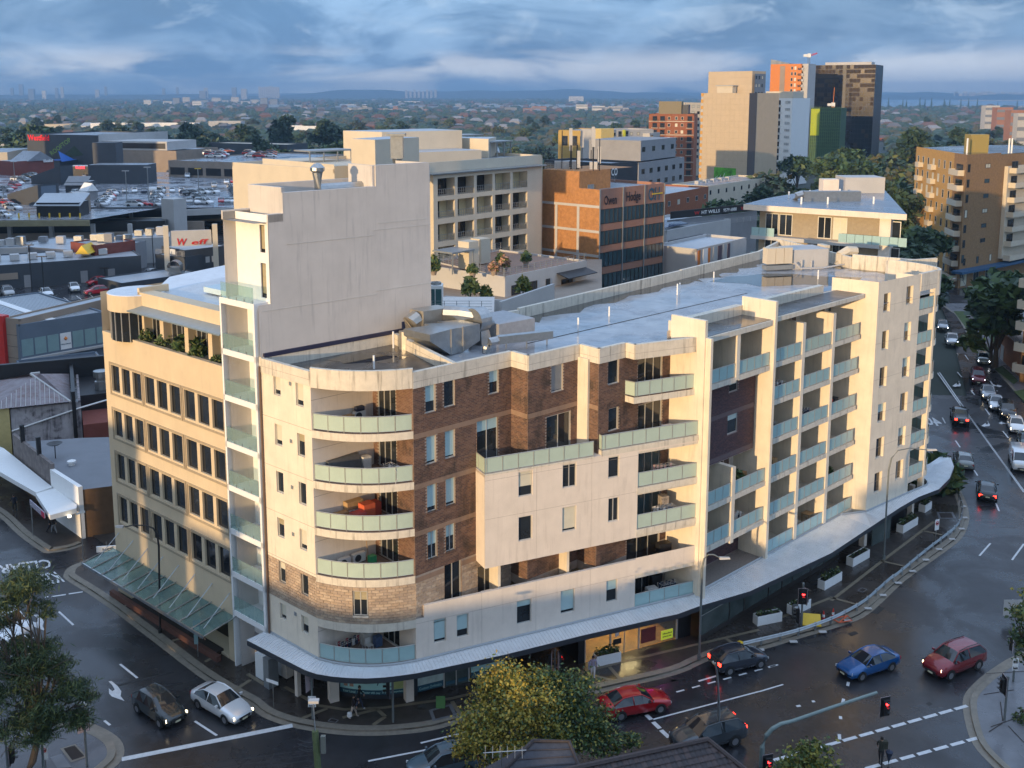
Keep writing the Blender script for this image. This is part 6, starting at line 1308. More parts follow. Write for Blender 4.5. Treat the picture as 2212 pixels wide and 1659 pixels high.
for k in range(n):
 q0, q1 = math.pi*k/n*1.0, math.pi*(k+1)/n; f = lambda q, y: (c[0]-.3-1.3*math.cos(q), y, 7.2+1.3*math.sin(q))
 mb.quad(f(q0, c[1]-1), f(q1, c[1]-1), f(q1, c[1]+1), f(q0, c[1]+1))
mb.box(c[0]-1.55, c[1]-.98, 6.4, c[0]+.95, c[1]+.98, 7.25); mb.ob('cowl_vent', GREYM, t)
# white billboard with cropped red letters
t, F = sh('white_billboard', 'white billboard with broken red script lettering between cream posts', 'billboard', (366, 499), (456, 496), 13.5, 10.4, .5, LGRY, LGRY, .05)
text('lettering', 'W', F.w(F.L*.14, .1, 10.6), F.w(F.L*.38, .1, 10.5), F.w(F.L*.17, .1, 12.0), RED, t, bold=True); text('lettering', 'eff', F.w(F.L*.5, .1, 10.6), F.w(F.L*.9, .1, 10.7), F.w(F.L*.53, .1, 11.6), RED, t, bold=True)
for s in (-1.2, F.L+.2): MB().fbox(F, s, s+1, -.6, .4, 4, 14.6).ob('post', CREAM2, t)
for nm, lb, a, b, zt, dp, wm, rm in (('white_roof_hall', 'ribbed white roofed hall left of the white billboard', (281, 515), (366, 512), 9.5, 9, LGRY, ROOFL), ('red_plant_shed', 'maroon shed with rooftop ducts in front of the car park ramp', (152, 522), (206, 530), 10.5, 9, MAROON, ROOFG), ('duct_block', 'grey duct-topped block between the maroon shed and the white hall', (206, 528), (262, 531), 9.6, 8, GREYW, ROOFG), ('white_flat_shop', 'white flat-roofed shop with a small red sign at the left margin', (-20, 537), (58, 534), 9.2, 8, LGRY, ROOFL), ('grey_valley_roof', 'long grey metal roof behind the dark slate building', (10, 530), (150, 540), 9.0, 14, GREYW, ROOFL)):
 t, F = sh(nm, lb, 'building', a, b, zt, 4, dp, wm, rm)
 for k in range(3): q = F.w(F.L*(.2+.28*k), -dp*.5, zt); MB().box(q[0]-.8, q[1]-.7, zt, q[0]+.8, q[1]+.7, zt+1.2+.3*k).ob('roof_unit', R.choice((GREYM, LGRY, GREYW)), t)
t = props(MB().add([(*gp(162, 549, 9.2), 9.2), (*gp(192, 549, 9.2), 9.2), (*gp(177, 549, 9.2), 10.9), *[(p[0], p[1]+5, z) for p, z in ((gp(162, 549, 9.2), 9.2), (gp(192, 549, 9.2), 9.2), (gp(177, 549, 9.2), 10.9))]], ((0, 1, 2), (0, 2, 5, 3), (1, 4, 5, 2), (3, 5, 4), (0, 3, 4, 1))).ob('yellow_gable', YELLOW), 'bright yellow gabled roof lantern poking over the slate building', 'roof lantern')
# --- stacked car park: decks, spandrels, columns
DZ = 11.0
mb = MB(); mb.sheet([gp(-260, 478, DZ), gp(195, 474, DZ), gp(350, 449, DZ), gp(590, 447, DZ), gp(640, 372, DZ), gp(300, 372, DZ), gp(-150, 372, DZ)], DZ); struct('car_park_roof_deck', mb, DECK)
t = thing('parking_structure', 'multi-level shopping centre car park with pale spandrel beams and wet roof deck', 'parking structure', (*gp(200, 480, 0), 0))
def beam(a, b, zt, h, m, dep=.6, name='spandrel_beam'): G = Fac(gp(*a, zt), gp(*b, zt)); MB().fbox(G, 0, G.L, -dep, .05, zt-h, zt).ob(name, m, t); return G
G = beam((-60, 478), (192, 476), DZ+.4, 1.3, M('ochre_concrete', (.30, .26, .15), .8, var=.25, scale=.5)); G = beam((192, 472), (350, 470), 9.0, 1.5, CREAM2)
beam((-60, 506), (352, 500), 7.0, 1.8, TANC); beam((192, 448), (350, 448), DZ+.3, .8, BLACK); beam((350, 455), (560, 446), DZ, 1.6, LGRY); beam((438, 444), (560, 470), DZ-.6, 1.2, TANC)
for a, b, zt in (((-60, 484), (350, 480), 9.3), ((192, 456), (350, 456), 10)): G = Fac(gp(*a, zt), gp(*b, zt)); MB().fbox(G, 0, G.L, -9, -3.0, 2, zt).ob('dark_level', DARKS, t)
for u in (20, 110, 200, 280): c = gp(u, 478, 10); MB().box(c[0]-.45, c[1]-.45, 2, c[0]+.45, c[1]+.45, 9.4).ob('column', LGRY, t)
for u in (210, 283): c = gp(u, 462, 9); MB().box(c[0]-.45, c[1]-.3, 8, c[0]+.45, c[1]+.3, DZ).ob('column', LGRY, t)
G = Fac(gp(350, 446, 12.4), gp(376, 448, 12.4)); MB().fbox(G, 0, G.L, -4, .2, 4, 14.4).ob('stair_tower', LGRY, t); beam((376, 478), (440, 478), 8.2, 3.5, TANC)
G = Fac(gp(-30, 470, DZ), gp(190, 470, DZ))
for k in range(9): MB().fbox(G, G.L*(.12+k*.1), G.L*(.12+k*.1)+.3, .05, .3, DZ, DZ+1.1).ob('yellow_post', YELLOW, t)
mb = MB(); a, b = gp(1870/3.974, 590, 4.6), gp(1975/3.974, 578, 4.6); G = Fac(a, b); mb.fbox(G, 0, G.L, 0, .2, 4.7, 5.1)
for k in range(6): mb.fbox(G, G.L*k/6, G.L*k/6+.2, -.1, .1, 4, 5.7)
props(mb.ob('yellow_barrier', YELLOW), 'yellow steel barrier beside the white tower in the lower car park', 'barrier')
# --- things standing on the roof deck
def ds(name, label, cat, a, b, h, dep, wm, rm=None, z=DZ, slope=0):
 F = Fac(gp(*a, z), gp(*b, z)); t = thing(name, label, cat, (*F.a, z)); mb = MB(); L = F.L
 mb.add([F.w(0, 0, z), F.w(L, 0, z), F.w(L, -dep, z), F.w(0, -dep, z), F.w(0, 0, z+h-slope), F.w(L, 0, z+h), F.w(L, -dep, z+h), F.w(0, -dep, z+h-slope)], ((0, 1, 5, 4), (1, 2, 6, 5), (2, 3, 7, 6), (3, 0, 4, 7)))
 mb.ob('wall', wm, t); MB().add([F.w(0, 0, z+h-slope), F.w(L, 0, z+h), F.w(L, -dep, z+h), F.w(0, -dep, z+h-slope)], [(0, 1, 2, 3)]).ob('roof', rm or ROOFG, t); return t, F
t, F = ds('slanted_stair_hood', 'dark wedge-shaped lift lobby at the left of the wet roof deck', 'car park kiosk', (17, 440), (84, 444), 5.4, 7, DKB, DKB, slope=2.8); MB().fbox(F, F.L+.01, F.L+.06, -6, -1, DZ+.3, DZ+5).ob('glass_side', BLUEG, t)
ds('slanted_stair_hood', 'second dark wedge-shaped hood higher up beside the row of trees in pots', 'car park kiosk', (68, 398), (132, 400), 6.2, 6, DKB, DKB, slope=3.6)
t, F = ds('striped_roof_kiosk', 'small kiosk with a striped grey awning roof on the wet deck', 'car park kiosk', (142, 416), (190, 416), 3.2, 6, DKB, ROOFL, slope=0); MB().hexa([F.w(0, 1.2, DZ+2.2), F.w(F.L, 1.2, DZ+2.2), F.w(F.L, -3, DZ+4.6), F.w(0, -3, DZ+4.6), F.w(0, 1.2, DZ+2.35), F.w(F.L, 1.2, DZ+2.35), F.w(F.L, -3, DZ+4.75), F.w(0, -3, DZ+4.75)]).ob('awning_roof', GREYW, t)
ds('long_dark_lobby', 'long dark flat-roofed lobby in the middle of the roof deck', 'building', (192, 397), (318, 397), 6.2, 10, DKB, ROOFG)
ds('dark_lift_box', 'tall dark lift overrun box above the long dark lobby', 'building', (202, 362), (252, 362), 8.6, 7, DKB, DKB, z=15)
t, F = ds('metal_roof_canopy', 'white ribbed canopy roof over the car park ramp entrance', 'canopy', (80, 468), (172, 468), 3.4, 6, BLACK, ROOFL); MB().hexa([F.w(-.5, .6, DZ+2.6), F.w(F.L+.5, .6, DZ+2.6), F.w(F.L+.5, -6, DZ+5), F.w(-.5, -6, DZ+5), F.w(-.5, .6, DZ+2.75), F.w(F.L+.5, .6, DZ+2.75), F.w(F.L+.5, -6, DZ+5.15), F.w(-.5, -6, DZ+5.15)]).ob('awning_roof', ROOFL, t)
ds('brown_stair_tower', 'square brown stair tower at the front of the roof deck', 'building', (168, 458), (197, 456), 4.6, 6, TANC, LGRY)
t, F = ds('white_gable_canopy', 'white pointed canopy beside the brown stair tower', 'canopy', (187, 432), (212, 430), 2.4, 4, GREYW, W_WHITE); MB().add([F.w(0, .5, DZ+2.4), F.w(F.L, .5, DZ+2.4), F.w(F.L/2, .5, DZ+4.6), F.w(0, -4, DZ+2.4), F.w(F.L, -4, DZ+2.4), F.w(F.L/2, -4, DZ+4.6)], ((0, 1, 2), (0, 2, 5, 3), (1, 4, 5, 2))).ob('gable_roof', W_WHITE, t)
t, F = ds('red_restaurant', 'maroon restaurant pavilion with pitched grey roof on the far deck', 'restaurant', (34, 380), (118, 374), 5.2, 10, MAROON, ROOFG); MB().add([F.w(F.L*.3, .5, DZ+5), F.w(F.L, .5, DZ+5), F.w(F.L*.65, .5, DZ+8.4), F.w(F.L*.3, -10, DZ+5), F.w(F.L, -10, DZ+5), F.w(F.L*.65, -10, DZ+8.4)], ((0, 1, 2), (0, 2, 5, 3), (1, 4, 5, 2))).ob('gable_roof', [ROOFG], t); scribble('script_sign', F, F.L*.7, F.L*.95, .6, DZ+4.3, 1.2, W_WHITE, t)
t, F = ds('blue_pavilion', 'pavilion with a bright blue tented roof beside the red restaurant', 'restaurant', (130, 366), (178, 362), 3.5, 8, DKB, M('blue_tarp', (.02, .12, .45), .5)); MB().add([F.w(0, 1, DZ+3), F.w(F.L*.6, 1, DZ+3.4), F.w(F.L*.3, -4, DZ+7)], [(0, 1, 2)]).ob('tent_roof', bpy.data.materials['blue_tarp'], t)
t, F = ds('dining_terrace', 'dark dining pavilion with glowing red script sign', 'restaurant', (145, 385), (192, 385), 4.2, 7, DARKS, LGRY); text('lettering', 'Westfield', F.w(F.L*.42, .2, DZ+3.3), F.w(F.L*.85, .2, DZ+3.3), F.w(F.L*.42, .2, DZ+4.3), EM('red_neon', (1, .03, .05), 2.5), t, bold=True)
ds('beige_gable_house', 'beige gabled shop roof at the left end of the car park', 'building', (18, 364), (70, 352), 6.5, 12, CREAM2, ROOFG)
# big dark hall with red sign and green lettering, tan wing and upper parking
t, F = blk('shopping_centre_hall', 'huge dark shopping centre hall with red script sign and slanted green lettering', 'shopping centre', at(57, 290, 430), at(211, 288, 415), 24.2, 0, 40, DKB, ROOFG); L = F.L
text('lettering', 'Westfield', F.w(.8, .15, F.sz(A0(235, 740))[1]), F.w(F.sz(A0(425, 740))[0], .15, F.sz(A0(425, 742))[1]), F.w(.8, .15, F.sz(A0(240, 690))[1]), M('sign_red', (.75, .01, .02), .4, emit=.25), t, bold=True)
def fw(px): s, z = F.sz(px); return F.w(s, .15, z)
text('lettering', 'ROOFTOP', fw(A0(450, 870)), fw(A0(618, 745)), fw(A0(425, 838)), M('sign_green', (.22, .35, .08), .6), t, bold=True); 
MB().add([fw(A0(500, 905)), fw(A0(720, 865)), fw(A0(640, 785))], [(0, 1, 2)]).ob('green_triangle', M('dark_green_panel', (.03, .055, .025), .7, var=.5, scale=1), t)
MB().fbox(F, L, L+.4, -40, -.2, 10, 24.6).ob('pale_return', LGRY, t)
t, F = blk('tan_hall', 'plain tan shopping centre hall joined to the dark hall', 'shopping centre', at(211, 319, 415), at(380, 318, 405), 18.6, 0, 30, TANC, ROOFL); MB().fbox(F, 1, F.L*.86, -22, -1.5, 18.6, 22.0).ob('upper_glazing', LGRY, t); MB().fbox(F, 1.5, F.L*.84, -1.45, -1.4, 19.2, 21.3).ob('dark_glazing', DARKS, t)
t, F = blk('upper_parking', 'upper parking deck of tan concrete with open dark bays', 'parking structure', at(363, 345, 375), at(560, 343, 360), 16.8, 0, 60, TANC, DECK, par=.4)
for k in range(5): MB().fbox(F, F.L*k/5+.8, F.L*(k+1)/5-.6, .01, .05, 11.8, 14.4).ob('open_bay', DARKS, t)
MB().fbox(F, 0, F.L, .1, 1.2, 8, 10.2).ob('lower_wall', DKB, t)
t, F = blk('dark_parking_shed', 'low charcoal shed with cream top behind the upper parking deck', 'shed', at(446, 309, 500), at(620, 309, 480), 17.5, 0, 16, DKB, CREAM2)
for (a, b, v, D, m, lb) in ((195, 420, 266, 1160, W_WHITE, 'long white warehouse roof among the trees beyond the dark hall'), (450, 520, 262, 1250, LGRY, 'pale flat warehouse roof beyond the trees'), (0, 60, 303, 740, LGRY, 'grey blue roofed shed at the far left'), (90, 150, 268, 1140, CREAM2, 'cream house group behind the dark hall'), (590, 690, 272, 1050, W_WHITE, 'white and teal school building amid the trees')):
 p, q = at(a, v, D), at(b, v, D); blk('warehouse', lb, 'warehouse', p, q, p[2], 0, 20, m, ROOFL if m != CREAM2 else RUST)
# ---------------------------------------------------------------- trees, suburbs, bay, hills, haze
def crown_mesh(name, mats, rx, rz, n, leaf=.35, seed=0, base=.35, trunk=True, flat=.0, lobes=6, spread=.62, gap=.0):
 """Tapered trunk and limbs are a part of their own; the crown is many leaf tufts around limb ends."""
 r = random.Random(seed); mb = MB(); cs = []
 for i in range(lobes):
  a = 2*math.pi*i/lobes+r.uniform(-.5, .5); d = rx*spread*r.uniform(.35, 1); z = base*rz*2+rz*r.uniform(.1, 1.3)*(1-flat*.5)
  cs.append((d*math.cos(a), d*math.sin(a), z, rx*r.uniform(.36, .6)))
 cs.append((0, 0, base*rz*2+rz*1.15, rx*.55))
 for i in range(n):
  cx, cy, cz, cr = r.choice(cs); th, ph = r.uniform(0, 2*math.pi), math.acos(r.uniform(-.75, 1)); d = cr*(r.uniform(.55, 1.08) if r.random() < .8 else r.uniform(0, .6))
  p = Vector((cx+d*math.sin(ph)*math.cos(th), cy+d*math.sin(ph)*math.sin(th), cz+d*math.cos(ph)*(.75-.3*flat)))
  u = Vector((r.gauss(0, 1), r.gauss(0, 1), r.gauss(0, .6))).normalized(); w = u.cross(Vector((r.gauss(0, 1), r.gauss(0, 1), r.gauss(0, 1)))).normalized(); l = leaf*r.uniform(.6, 1.4)
  hv = (cx+cz*.7) % 1.0
  m = r.choice((0, 0, 1)) if hv < .5 else r.choice((0, 1, 2))
  mb.add([p-u*l, p-w*l*.5, p+u*l, p+w*l*.5], [(0, 1, 2, 3)], m)
 me = mb.mesh(name, mats)
 tb = MB(); tb.tube([(0, 0, -.3), (r.uniform(-.1, .1)*rx*.3, 0, base*rz*1.2), (0, 0, base*rz*2+rz*.6)], rx*.075, 7, 0, rx*.02)
 for cx, cy, cz, cr in cs: tb.tube([(0, 0, base*rz*1.3), (cx*.5, cy*.5, (base*rz*1.3+cz)/2+.1*rz), (cx, cy, cz)], rx*.035, 5, 0, rx*.008)
 return me, tb.mesh('trunk', BARK)
G_, D_, O_, Y_ = LEAFS
BLG = M('blue_green_leaf', (.036, .066, .036), .7, var=.3, scale=.3); BRL = M('brown_green_leaf', (.075, .07, .028), .7, var=.3, scale=.3)
kinds = [('round', crown_mesh('crown', [G_, D_, BLG], 5, 4.2, 1500, .62, 1)), ('olive', crown_mesh('crown', [O_, G_, BRL], 5, 4.2, 1500, .62, 2, lobes=5)), ('dark', crown_mesh('crown', [D_, BLG, D_], 4.2, 5.5, 1500, .62, 3, lobes=8)), ('broad', crown_mesh('crown', [BRL, O_, D_], 6.5, 3.6, 1600, .65, 4, flat=.6, lobes=9))]
def tree(kind, x, y, s, label, group=None, z=0, name='tree', cat='tree'):
 t = thing(name, label, cat, (x, y, z), group, R.uniform(0, 6.28)); c, k = kinds[kind][1]; s2 = s*R.uniform(.9, 1.1)
 link('crown', c, t, scale=(s, s2, s)); link('trunk', k, t, scale=(s, s2, s)); return t
TL_ = ['round green tree among the houses beyond the town centre', 'olive green tree among the houses beyond the town centre', 'tall dark tree among the houses beyond the town centre', 'broad brownish gum tree among the houses beyond the town centre']
near_trees = [(1222, 303, 0, 330, .9), (1290, 318, 2, 330, .8), (1240, 330, 3, 280, .9), (1135, 285, 1, 360, 1.2), (1190, 320, 0, 300, .8), (1255, 335, 0, 290, .9), (1010, 275, 2, 520, 1.2), (700, 262, 2, 560, 1.6), (610, 250, 2, 600, 1.7), (735, 285, 1, 430, 1.6), (650, 310, 0, 420, .9), (590, 305, 0, 450, 1.3), (560, 325, 1, 400, .8), (410, 240, 2, 560, 1.5), (345, 262, 2, 520, 1.3), (470, 300, 1, 470, 1.0), (440, 265, 3, 520, 1.7), (535, 265, 2, 520, 1.5), (395, 295, 3, 470, 1.4), (260, 255, 2, 560, 1.4), (75, 250, 0, 520, 1.9), (25, 265, 0, 520, 1.2), (50, 290, 3, 450, 1.2), (110, 245, 2, 560, 1.3), (8, 300, 1, 430, 1.0),
      (1545, 430, 0, 250, 1.0), (1580, 420, 0, 255, 1.1), (1508, 455, 3, 240, .7), (1668, 360, 3, 330, 1.6), (1715, 395, 3, 290, 1.7), (1750, 415, 1, 270, 1.5), (1690, 440, 0, 235, .8), (1800, 355, 1, 350, 1.1), (1780, 395, 2, 290, .9), (1890, 330, 3, 370, 2.0), (1925, 320, 3, 390, 1.8), (1870, 345, 0, 350, 1.4), (1950, 345, 3, 330, 1.5), (1905, 400, 0, 270, 1.7), (1940, 395, 0, 260, 1.7), (1925, 430, 2, 240, 1.2), (1985, 290, 2, 420, 1.6), (2030, 270, 3, 450, 1.7), (2080, 270, 2, 470, 1.5), (2010, 320, 3, 380, 1.4), (1965, 395, 3, 280, 1.5), (1990, 455, 0, 215, 1.0), (1975, 480, 2, 195, .8), (1960, 505, 0, 180, .7), (1995, 530, 0, 172, .8), (2155, 300, 0, 330, 1.2), (2190, 285, 0, 340, 1.4), (2115, 275, 3, 420, 1.2), (1840, 395, 1, 300, .8), (1725, 320, 0, 420, 1.2), (1790, 330, 0, 400, 1.3), (1830, 320, 0, 430, 1.4), (1650, 415, 2, 290, .9),
      (2165, 600, 0, 150, 1.35), (2150, 625, 1, 152, .7), (2190, 560, 0, 165, .9)]
near_trees += [(R.uniform(0, 770), R.uniform(258, 292), (0, 2, 3, 1)[_ % 4], R.uniform(470, 640), 1.2) for _ in range(46)]
nl = {}
for i, (u, v, k, D, s) in enumerate(near_trees):
 p = at(u, v, D); H = p[2]; hh = (4.2*.7+4.2*1.15+2.6)*1.0
 s_ = min(max(H/9.5, s*.85), s*1.35) if H > 3 else s
 side = 'left' if u < 800 else 'right'
 lb = {0: 'round green tree', 1: 'olive green tree', 2: 'tall dark tree', 3: 'broad brownish gum tree'}[k]+(' behind the shopping centre roofs' if u < 760 else ' behind the cream apartments and brick office' if u < 1300 else ' between the towers and the wedge-roofed building' if u < 1860 else ' along the main road toward the bay')
 nl.setdefault(lb, []).append((u, k, p, s_))
ORDS = 'fourteenth fifteenth sixteenth seventeenth eighteenth nineteenth twentieth'.split(); ORD = ['leftmost', 'second', 'third', 'fourth', 'fifth', 'sixth', 'seventh', 'eighth', 'ninth', 'tenth', 'eleventh', 'twelfth', 'thirteenth']+ORDS+['twenty-'+w for w in 'first second third fourth fifth sixth seventh eighth ninth'.split()]
for lb, q in nl.items():
 for i, (u, k, p, s_) in enumerate(sorted(q)): tree(k, p[0], p[1], s_, lb if len(q) == 1 else (ORD[i]+' ' if i == 0 else ORD[i]+' from left, ')+lb, lb+' group')
# scatter of suburban trees and roofs, thinning with distance
roofm = [M('terracotta_roof', (.16, .085, .06), .8, var=.2, scale=.2), M('grey_tile_roof', (.14, .14, .15), .8, var=.2, scale=.2), M('brown_tile_roof', (.12, .085, .07), .8, var=.2, scale=.2), ROOFL]
hms = []
for k, rm in enumerate(roofm):
 mb = MB(); w, d, h = 12, 9, 3.0+.0*k; mb.box(-w/2, -d/2, 0, w/2, d/2, h, 0)
 for wx in (-4, -1, 3): mb.box(wx, -d/2-.05, 1, wx+1.4, -d/2+.02, 2.2, 2)
 e = .6; r0 = 3; P = [(-w/2-e, -d/2-e, h), (w/2+e, -d/2-e, h), (w/2+e, d/2+e, h), (-w/2-e, d/2+e, h), (-w/2+r0, 0, h+2.4), (w/2-r0, 0, h+2.4)]
 mb.add(P, [(0, 1, 5, 4), (1, 2, 5), (2, 3, 4, 5), (3, 0, 4)], 1); hms.append(mb.mesh('house', [[CREAM2, LGRY, RUST, W_WHITE][k], rm, GLASS]))
def rnd_at(r0, r1, a0=-.52, a1=.52):
 r = math.exp(R.uniform(math.log(r0), math.log(r1))); a = R.uniform(a0, a1); return r*math.tan(a), r
blocked = lambda x, y: (-.5 < x/y < -.1 and y < 470) or (y < 420 and -.1 < x/y < .12) or (.08 < x/y < .37 and y < 660)
nt_, nh_ = 0, 0
while nh_ < 60:
 x, y = rnd_at(330, 1500)
 if blocked(x, y) or (.30 < x/y < .375 and y < 900): continue
 k = R.randrange(4); o = link('house', hms[k], None, (x, y, 0), R.uniform(-.6, .6), (R.uniform(.8, 1.5), R.uniform(.8, 1.3), R.uniform(.9, 1.6)))
 lb = ('cream house under a terracotta roof', 'grey house under a dark tiled roof', 'brick house under a brown tiled roof', 'white house under a pale metal roof')[k]+' in the suburbs beyond the town'
 props(o, lb, 'house', lb+' group'); nh_ += 1
while nt_ < 195:
 x, y = rnd_at(380, 1300)
 if blocked(x, y) or (.30 < x/y < .375 and y < 900): continue
 k = R.randrange(4); tree(k, x, y, R.uniform(.8, 1.5), TL_[k], TL_[k]+' group'); nt_ += 1
# the far-off canopy and roofs that read as one mass
blob = MB(); rf = MB()
def clump(mb, x, y, z, r, m):
 n = 7; k = len(mb.v); a0 = R.uniform(0, 6)
 for lv, (f, h) in enumerate(((1, 0), (.95, .5), (.55, .92))):
  for j in range(n): a = a0+2*math.pi*j/n; q = r*f*R.uniform(.8, 1.15); mb.v.append((x+q*math.cos(a), y+q*math.sin(a), z+h*r*R.uniform(.75, 1.1)))
 for l in range(2):
  for j in range(n): mb.f.append([k+l*n+j, k+l*n+(j+1) % n, k+(l+1)*n+(j+1) % n, k+(l+1)*n+j]); mb.m.append(m)
 mb.f.append([k+2*n+j for j in range(n)]); mb.m.append(m)
def water(x, y): return x/y > .335 and 3300 < y
for i in range(17000):
 x, y = rnd_at(480, 9000)
 if blocked(x, y) or (.30 < x/y < .375 and y < 900): continue
 if water(x, y) or (2600 < y < 4200 and -.3 < x/y < .2 and R.random() < .8): continue
 clump(blob, x, y, -1, R.uniform(3.5, 7)*(1+y/4000), R.randrange(3))
for i in range(800):
 x, y = rnd_at(1100, 8000)
 if water(x, y) or blocked(x, y): continue
 s = R.uniform(4, 8)*(1+y/6000); h = R.uniform(3, 6)*(1+y/9000); a = R.uniform(-.5, .5); ca, sa = math.cos(a), math.sin(a)
 q = [(x+ca*p-sa*b, y+sa*p+ca*b) for p, b in ((-s, -s*.7), (s, -s*.7), (s, s*.7), (-s, s*.7))]
 rf.add([(*p, 0) for p in q]+[(*p, h) for p in q]+[(x-ca*s*.5, y-sa*s*.5, h*1.6), (x+ca*s*.5, y+sa*s*.5, h*1.6)], ((0, 1, 5, 4), (1, 2, 6, 5), (3, 0, 4, 7), (4, 5, 9, 8), (5, 6, 9), (6, 7, 8, 9), (7, 4, 8)), R.randrange(4))
props(blob.ob('far_woods', [BLG, D_, BRL]), 'far-off tree canopy spreading to the hills', None, None, 'stuff')
props(rf.ob('far_rooftops', [roofm[0], roofm[1], roofm[2], GREYW]), 'far-off suburban rooftops scattered among the trees', None, None, 'stuff')
# airport flats, bay, hills
mb = MB(); mb.sheet([(-1500, 3300), (900, 3300), (1300, 5200), (-1200, 5200)], 1.2); struct('airfield', mb, M('pale_airfield', (.30, .30, .27), .8, var=.3, scale=.004))
BAY = M('bay_water', (.10, .17, .24), .25, var=.1, scale=.002, spec=.6); mb = MB(); mb.sheet([(1180, 3350), (2600, 3200), (5200, 3400), (9000, 9600), (2700, 9600), (2150, 6400)], .5); struct('bay', mb, BAY)
HILL = M('hill_bush', (.04, .055, .04), .95, var=.5, scale=.003)
def hill(x0, x1, y, h, dep, name='hills', n=60, taper=True, seed=0):
 r = random.Random(seed); mb = MB(); rows = []
 ph = [r.uniform(0, 6) for _ in range(6)]
 for i in range(n+1):
  f = i/n; x = x0+(x1-x0)*f; e = min(1, f*6, (1-f)*6) if taper else 1
  z = .62*h*e*(.62+.2*math.sin(f*5+ph[0])+.12*math.sin(f*13+ph[1])+.06*math.sin(f*31+ph[2])+.03*math.sin(f*71+ph[3]))
  rows.append(((x, y, -2), (x, y+dep*.35, z*.75), (x, y+dep*.6, z), (x, y+dep, -2)))
 for a, b in zip(rows, rows[1:]):
  for j in range(3): mb.quad(a[j], b[j], b[j+1], a[j+1])
 struct(name, mb, HILL, True)
hill(-7000, -900, 8200, 120, 1500, seed=1); hill(-2600, 2600, 9400, 175, 2200, seed=2); hill(700, 3300, 10500, 150, 1500, seed=3); hill(3300, 9000, 9800, 130, 1400, seed=4, name='headland'); hill(2900, 5000, 8900, 95, 900, seed=5, name='headland'); hill(-9000, 9000, 12500, 130, 1500, seed=6)
mb = MB(); mb.tube([(3000, 6900, .5), (5400, 7050, .5)], 6, 4); struct('breakwater', mb, CONC)
# norfolk pines along the beach
pm = MB()
for k in range(9): pm.lathe((0, 0, 4+k*2.3), [(5.2-.52*k, -.5), (.4, 1.7)], 7)
pme = pm.mesh('pine_crown', BLG); ptr = MB().tube([(0, 0, 0), (0, 0, 26)], .5, 5, 0, .1).mesh('trunk', BARK)
for k in range(58):
 f = R.random(); x = 1080+f*1500; y = 2900+R.uniform(-160, 160)+f*120
 t = thing('norfolk_pine', 'dark conical pine in the row along the bay shore', 'tree', (x, y, 0), 'pines along the bay'); s = R.uniform(.8, 1.35); link('crown', pme, t, scale=(s*.8, s*.8, s)); link('trunk', ptr, t, scale=(s, s, s))
# distant apartment and city towers
dm = [M('hazy_tower_%s' % n, c, .8, var=.1, scale=.02) for n, c in (('pale', (.48, .46, .43)), ('brick', (.36, .17, .10)), ('grey', (.20, .22, .25)), ('white', (.66, .64, .60)))]
def far_tower(u, v, w, D, m, label, group):
 p = at(u, v, D); W = w*D/FL; mb = MB(); mb.box(0, 0, 0, W, W*.7, p[2]); n = max(2, int(p[2]/6))
 for k in range(n): mb.box(-.1, -.15, p[2]*(k+.35)/n, W*.97, .0, p[2]*(k+.7)/n, 1)
 o = mb.ob('distant_tower', [dm[m], dm[2]], None); props(o, label, 'tower block', group); o.location.x += p[0]; o.location.y += p[1]
for u, v, w, D, m in [(40, 182, 8, 9000, 2), (22, 190, 6, 9000, 2), (90, 196, 8, 7000, 3), (60, 192, 12, 8000, 2), (118, 190, 6, 8500, 2), (130, 188, 6, 8500, 0), (205, 194, 8, 8500, 0), (225, 187, 5, 9000, 2), (350, 191, 6, 9000, 2), (380, 188, 5, 9000, 2), (430, 196, 14, 7000, 2), (440, 190, 8, 8500, 0), (500, 189, 10, 8500, 2), (520, 192, 12, 8000, 0)]: far_tower(u, v, w, D, m, 'hazy tower on the skyline at the far left', 'skyline towers far left')
for k in range(10): far_tower(558+k*4.6, 185+R.uniform(0, 4), 3.6, 8600, 0, 'pale tower in the tight cluster on the hill left of centre', 'hill tower cluster')
for k in range(8): far_tower(875+k*9, 193+R.uniform(0, 4), 5, 9300, 0, 'pale block on the hill crest above the airfield', 'hill crest blocks')
for k in range(14): far_tower(310+k*21, 214+R.uniform(-4, 6), R.uniform(10, 20), 4200+R.uniform(-600, 900), R.choice((0, 2, 3)), 'pale hazy block in the built-up strip left of centre', 'hazy strip blocks')
for k in range(16): far_tower(750+k*11, 232+R.uniform(-3, 5), 10, 2500, R.choice((0, 1, 0, 2)), 'apartment slab in the terrace row before the airfield', 'slabs before the airfield')
for u, v, w, m in ((1090, 232, 26, 2), (1130, 234, 22, 1), (1150, 230, 30, 1), (1245, 226, 24, 3), (1280, 229, 26, 3), (1300, 232, 20, 0), (1282, 240, 22, 1), (1315, 230, 30, 0), (1340, 233, 18, 0), (1465, 226, 20, 0)): far_tower(u, v, w, 2300, m, 'mid-distance apartment block with pale floors before the airfield', 'mid-distance blocks')
for u, v, w, D, m in ((2130, 228, 30, 1100, 0), (2155, 232, 34, 1000, 1), (2185, 238, 40, 800, 1), (2200, 245, 30, 700, 0)): far_tower(u, v, w, D, m, 'stepped brick and cream apartment block on the right skyline near the bay', 'right skyline blocks')
for u, v, w, D in ((630, 228, 60, 3800), (700, 226, 90, 4000), (810, 224, 60, 4300), (860, 219, 50, 4600), (980, 225, 100, 4300), (1230, 208, 30, 5200)): far_tower(u, v, w, D, 3, 'long white airport hangar on the airfield', 'airport hangars')
for k in range(26): far_tower(2060+k*6+R.uniform(-3, 3), 199+R.uniform(-2, 3), R.uniform(4, 9), 9300, R.choice((3, 0)), 'white refinery tank on the far shore of the bay', 'far shore tanks')
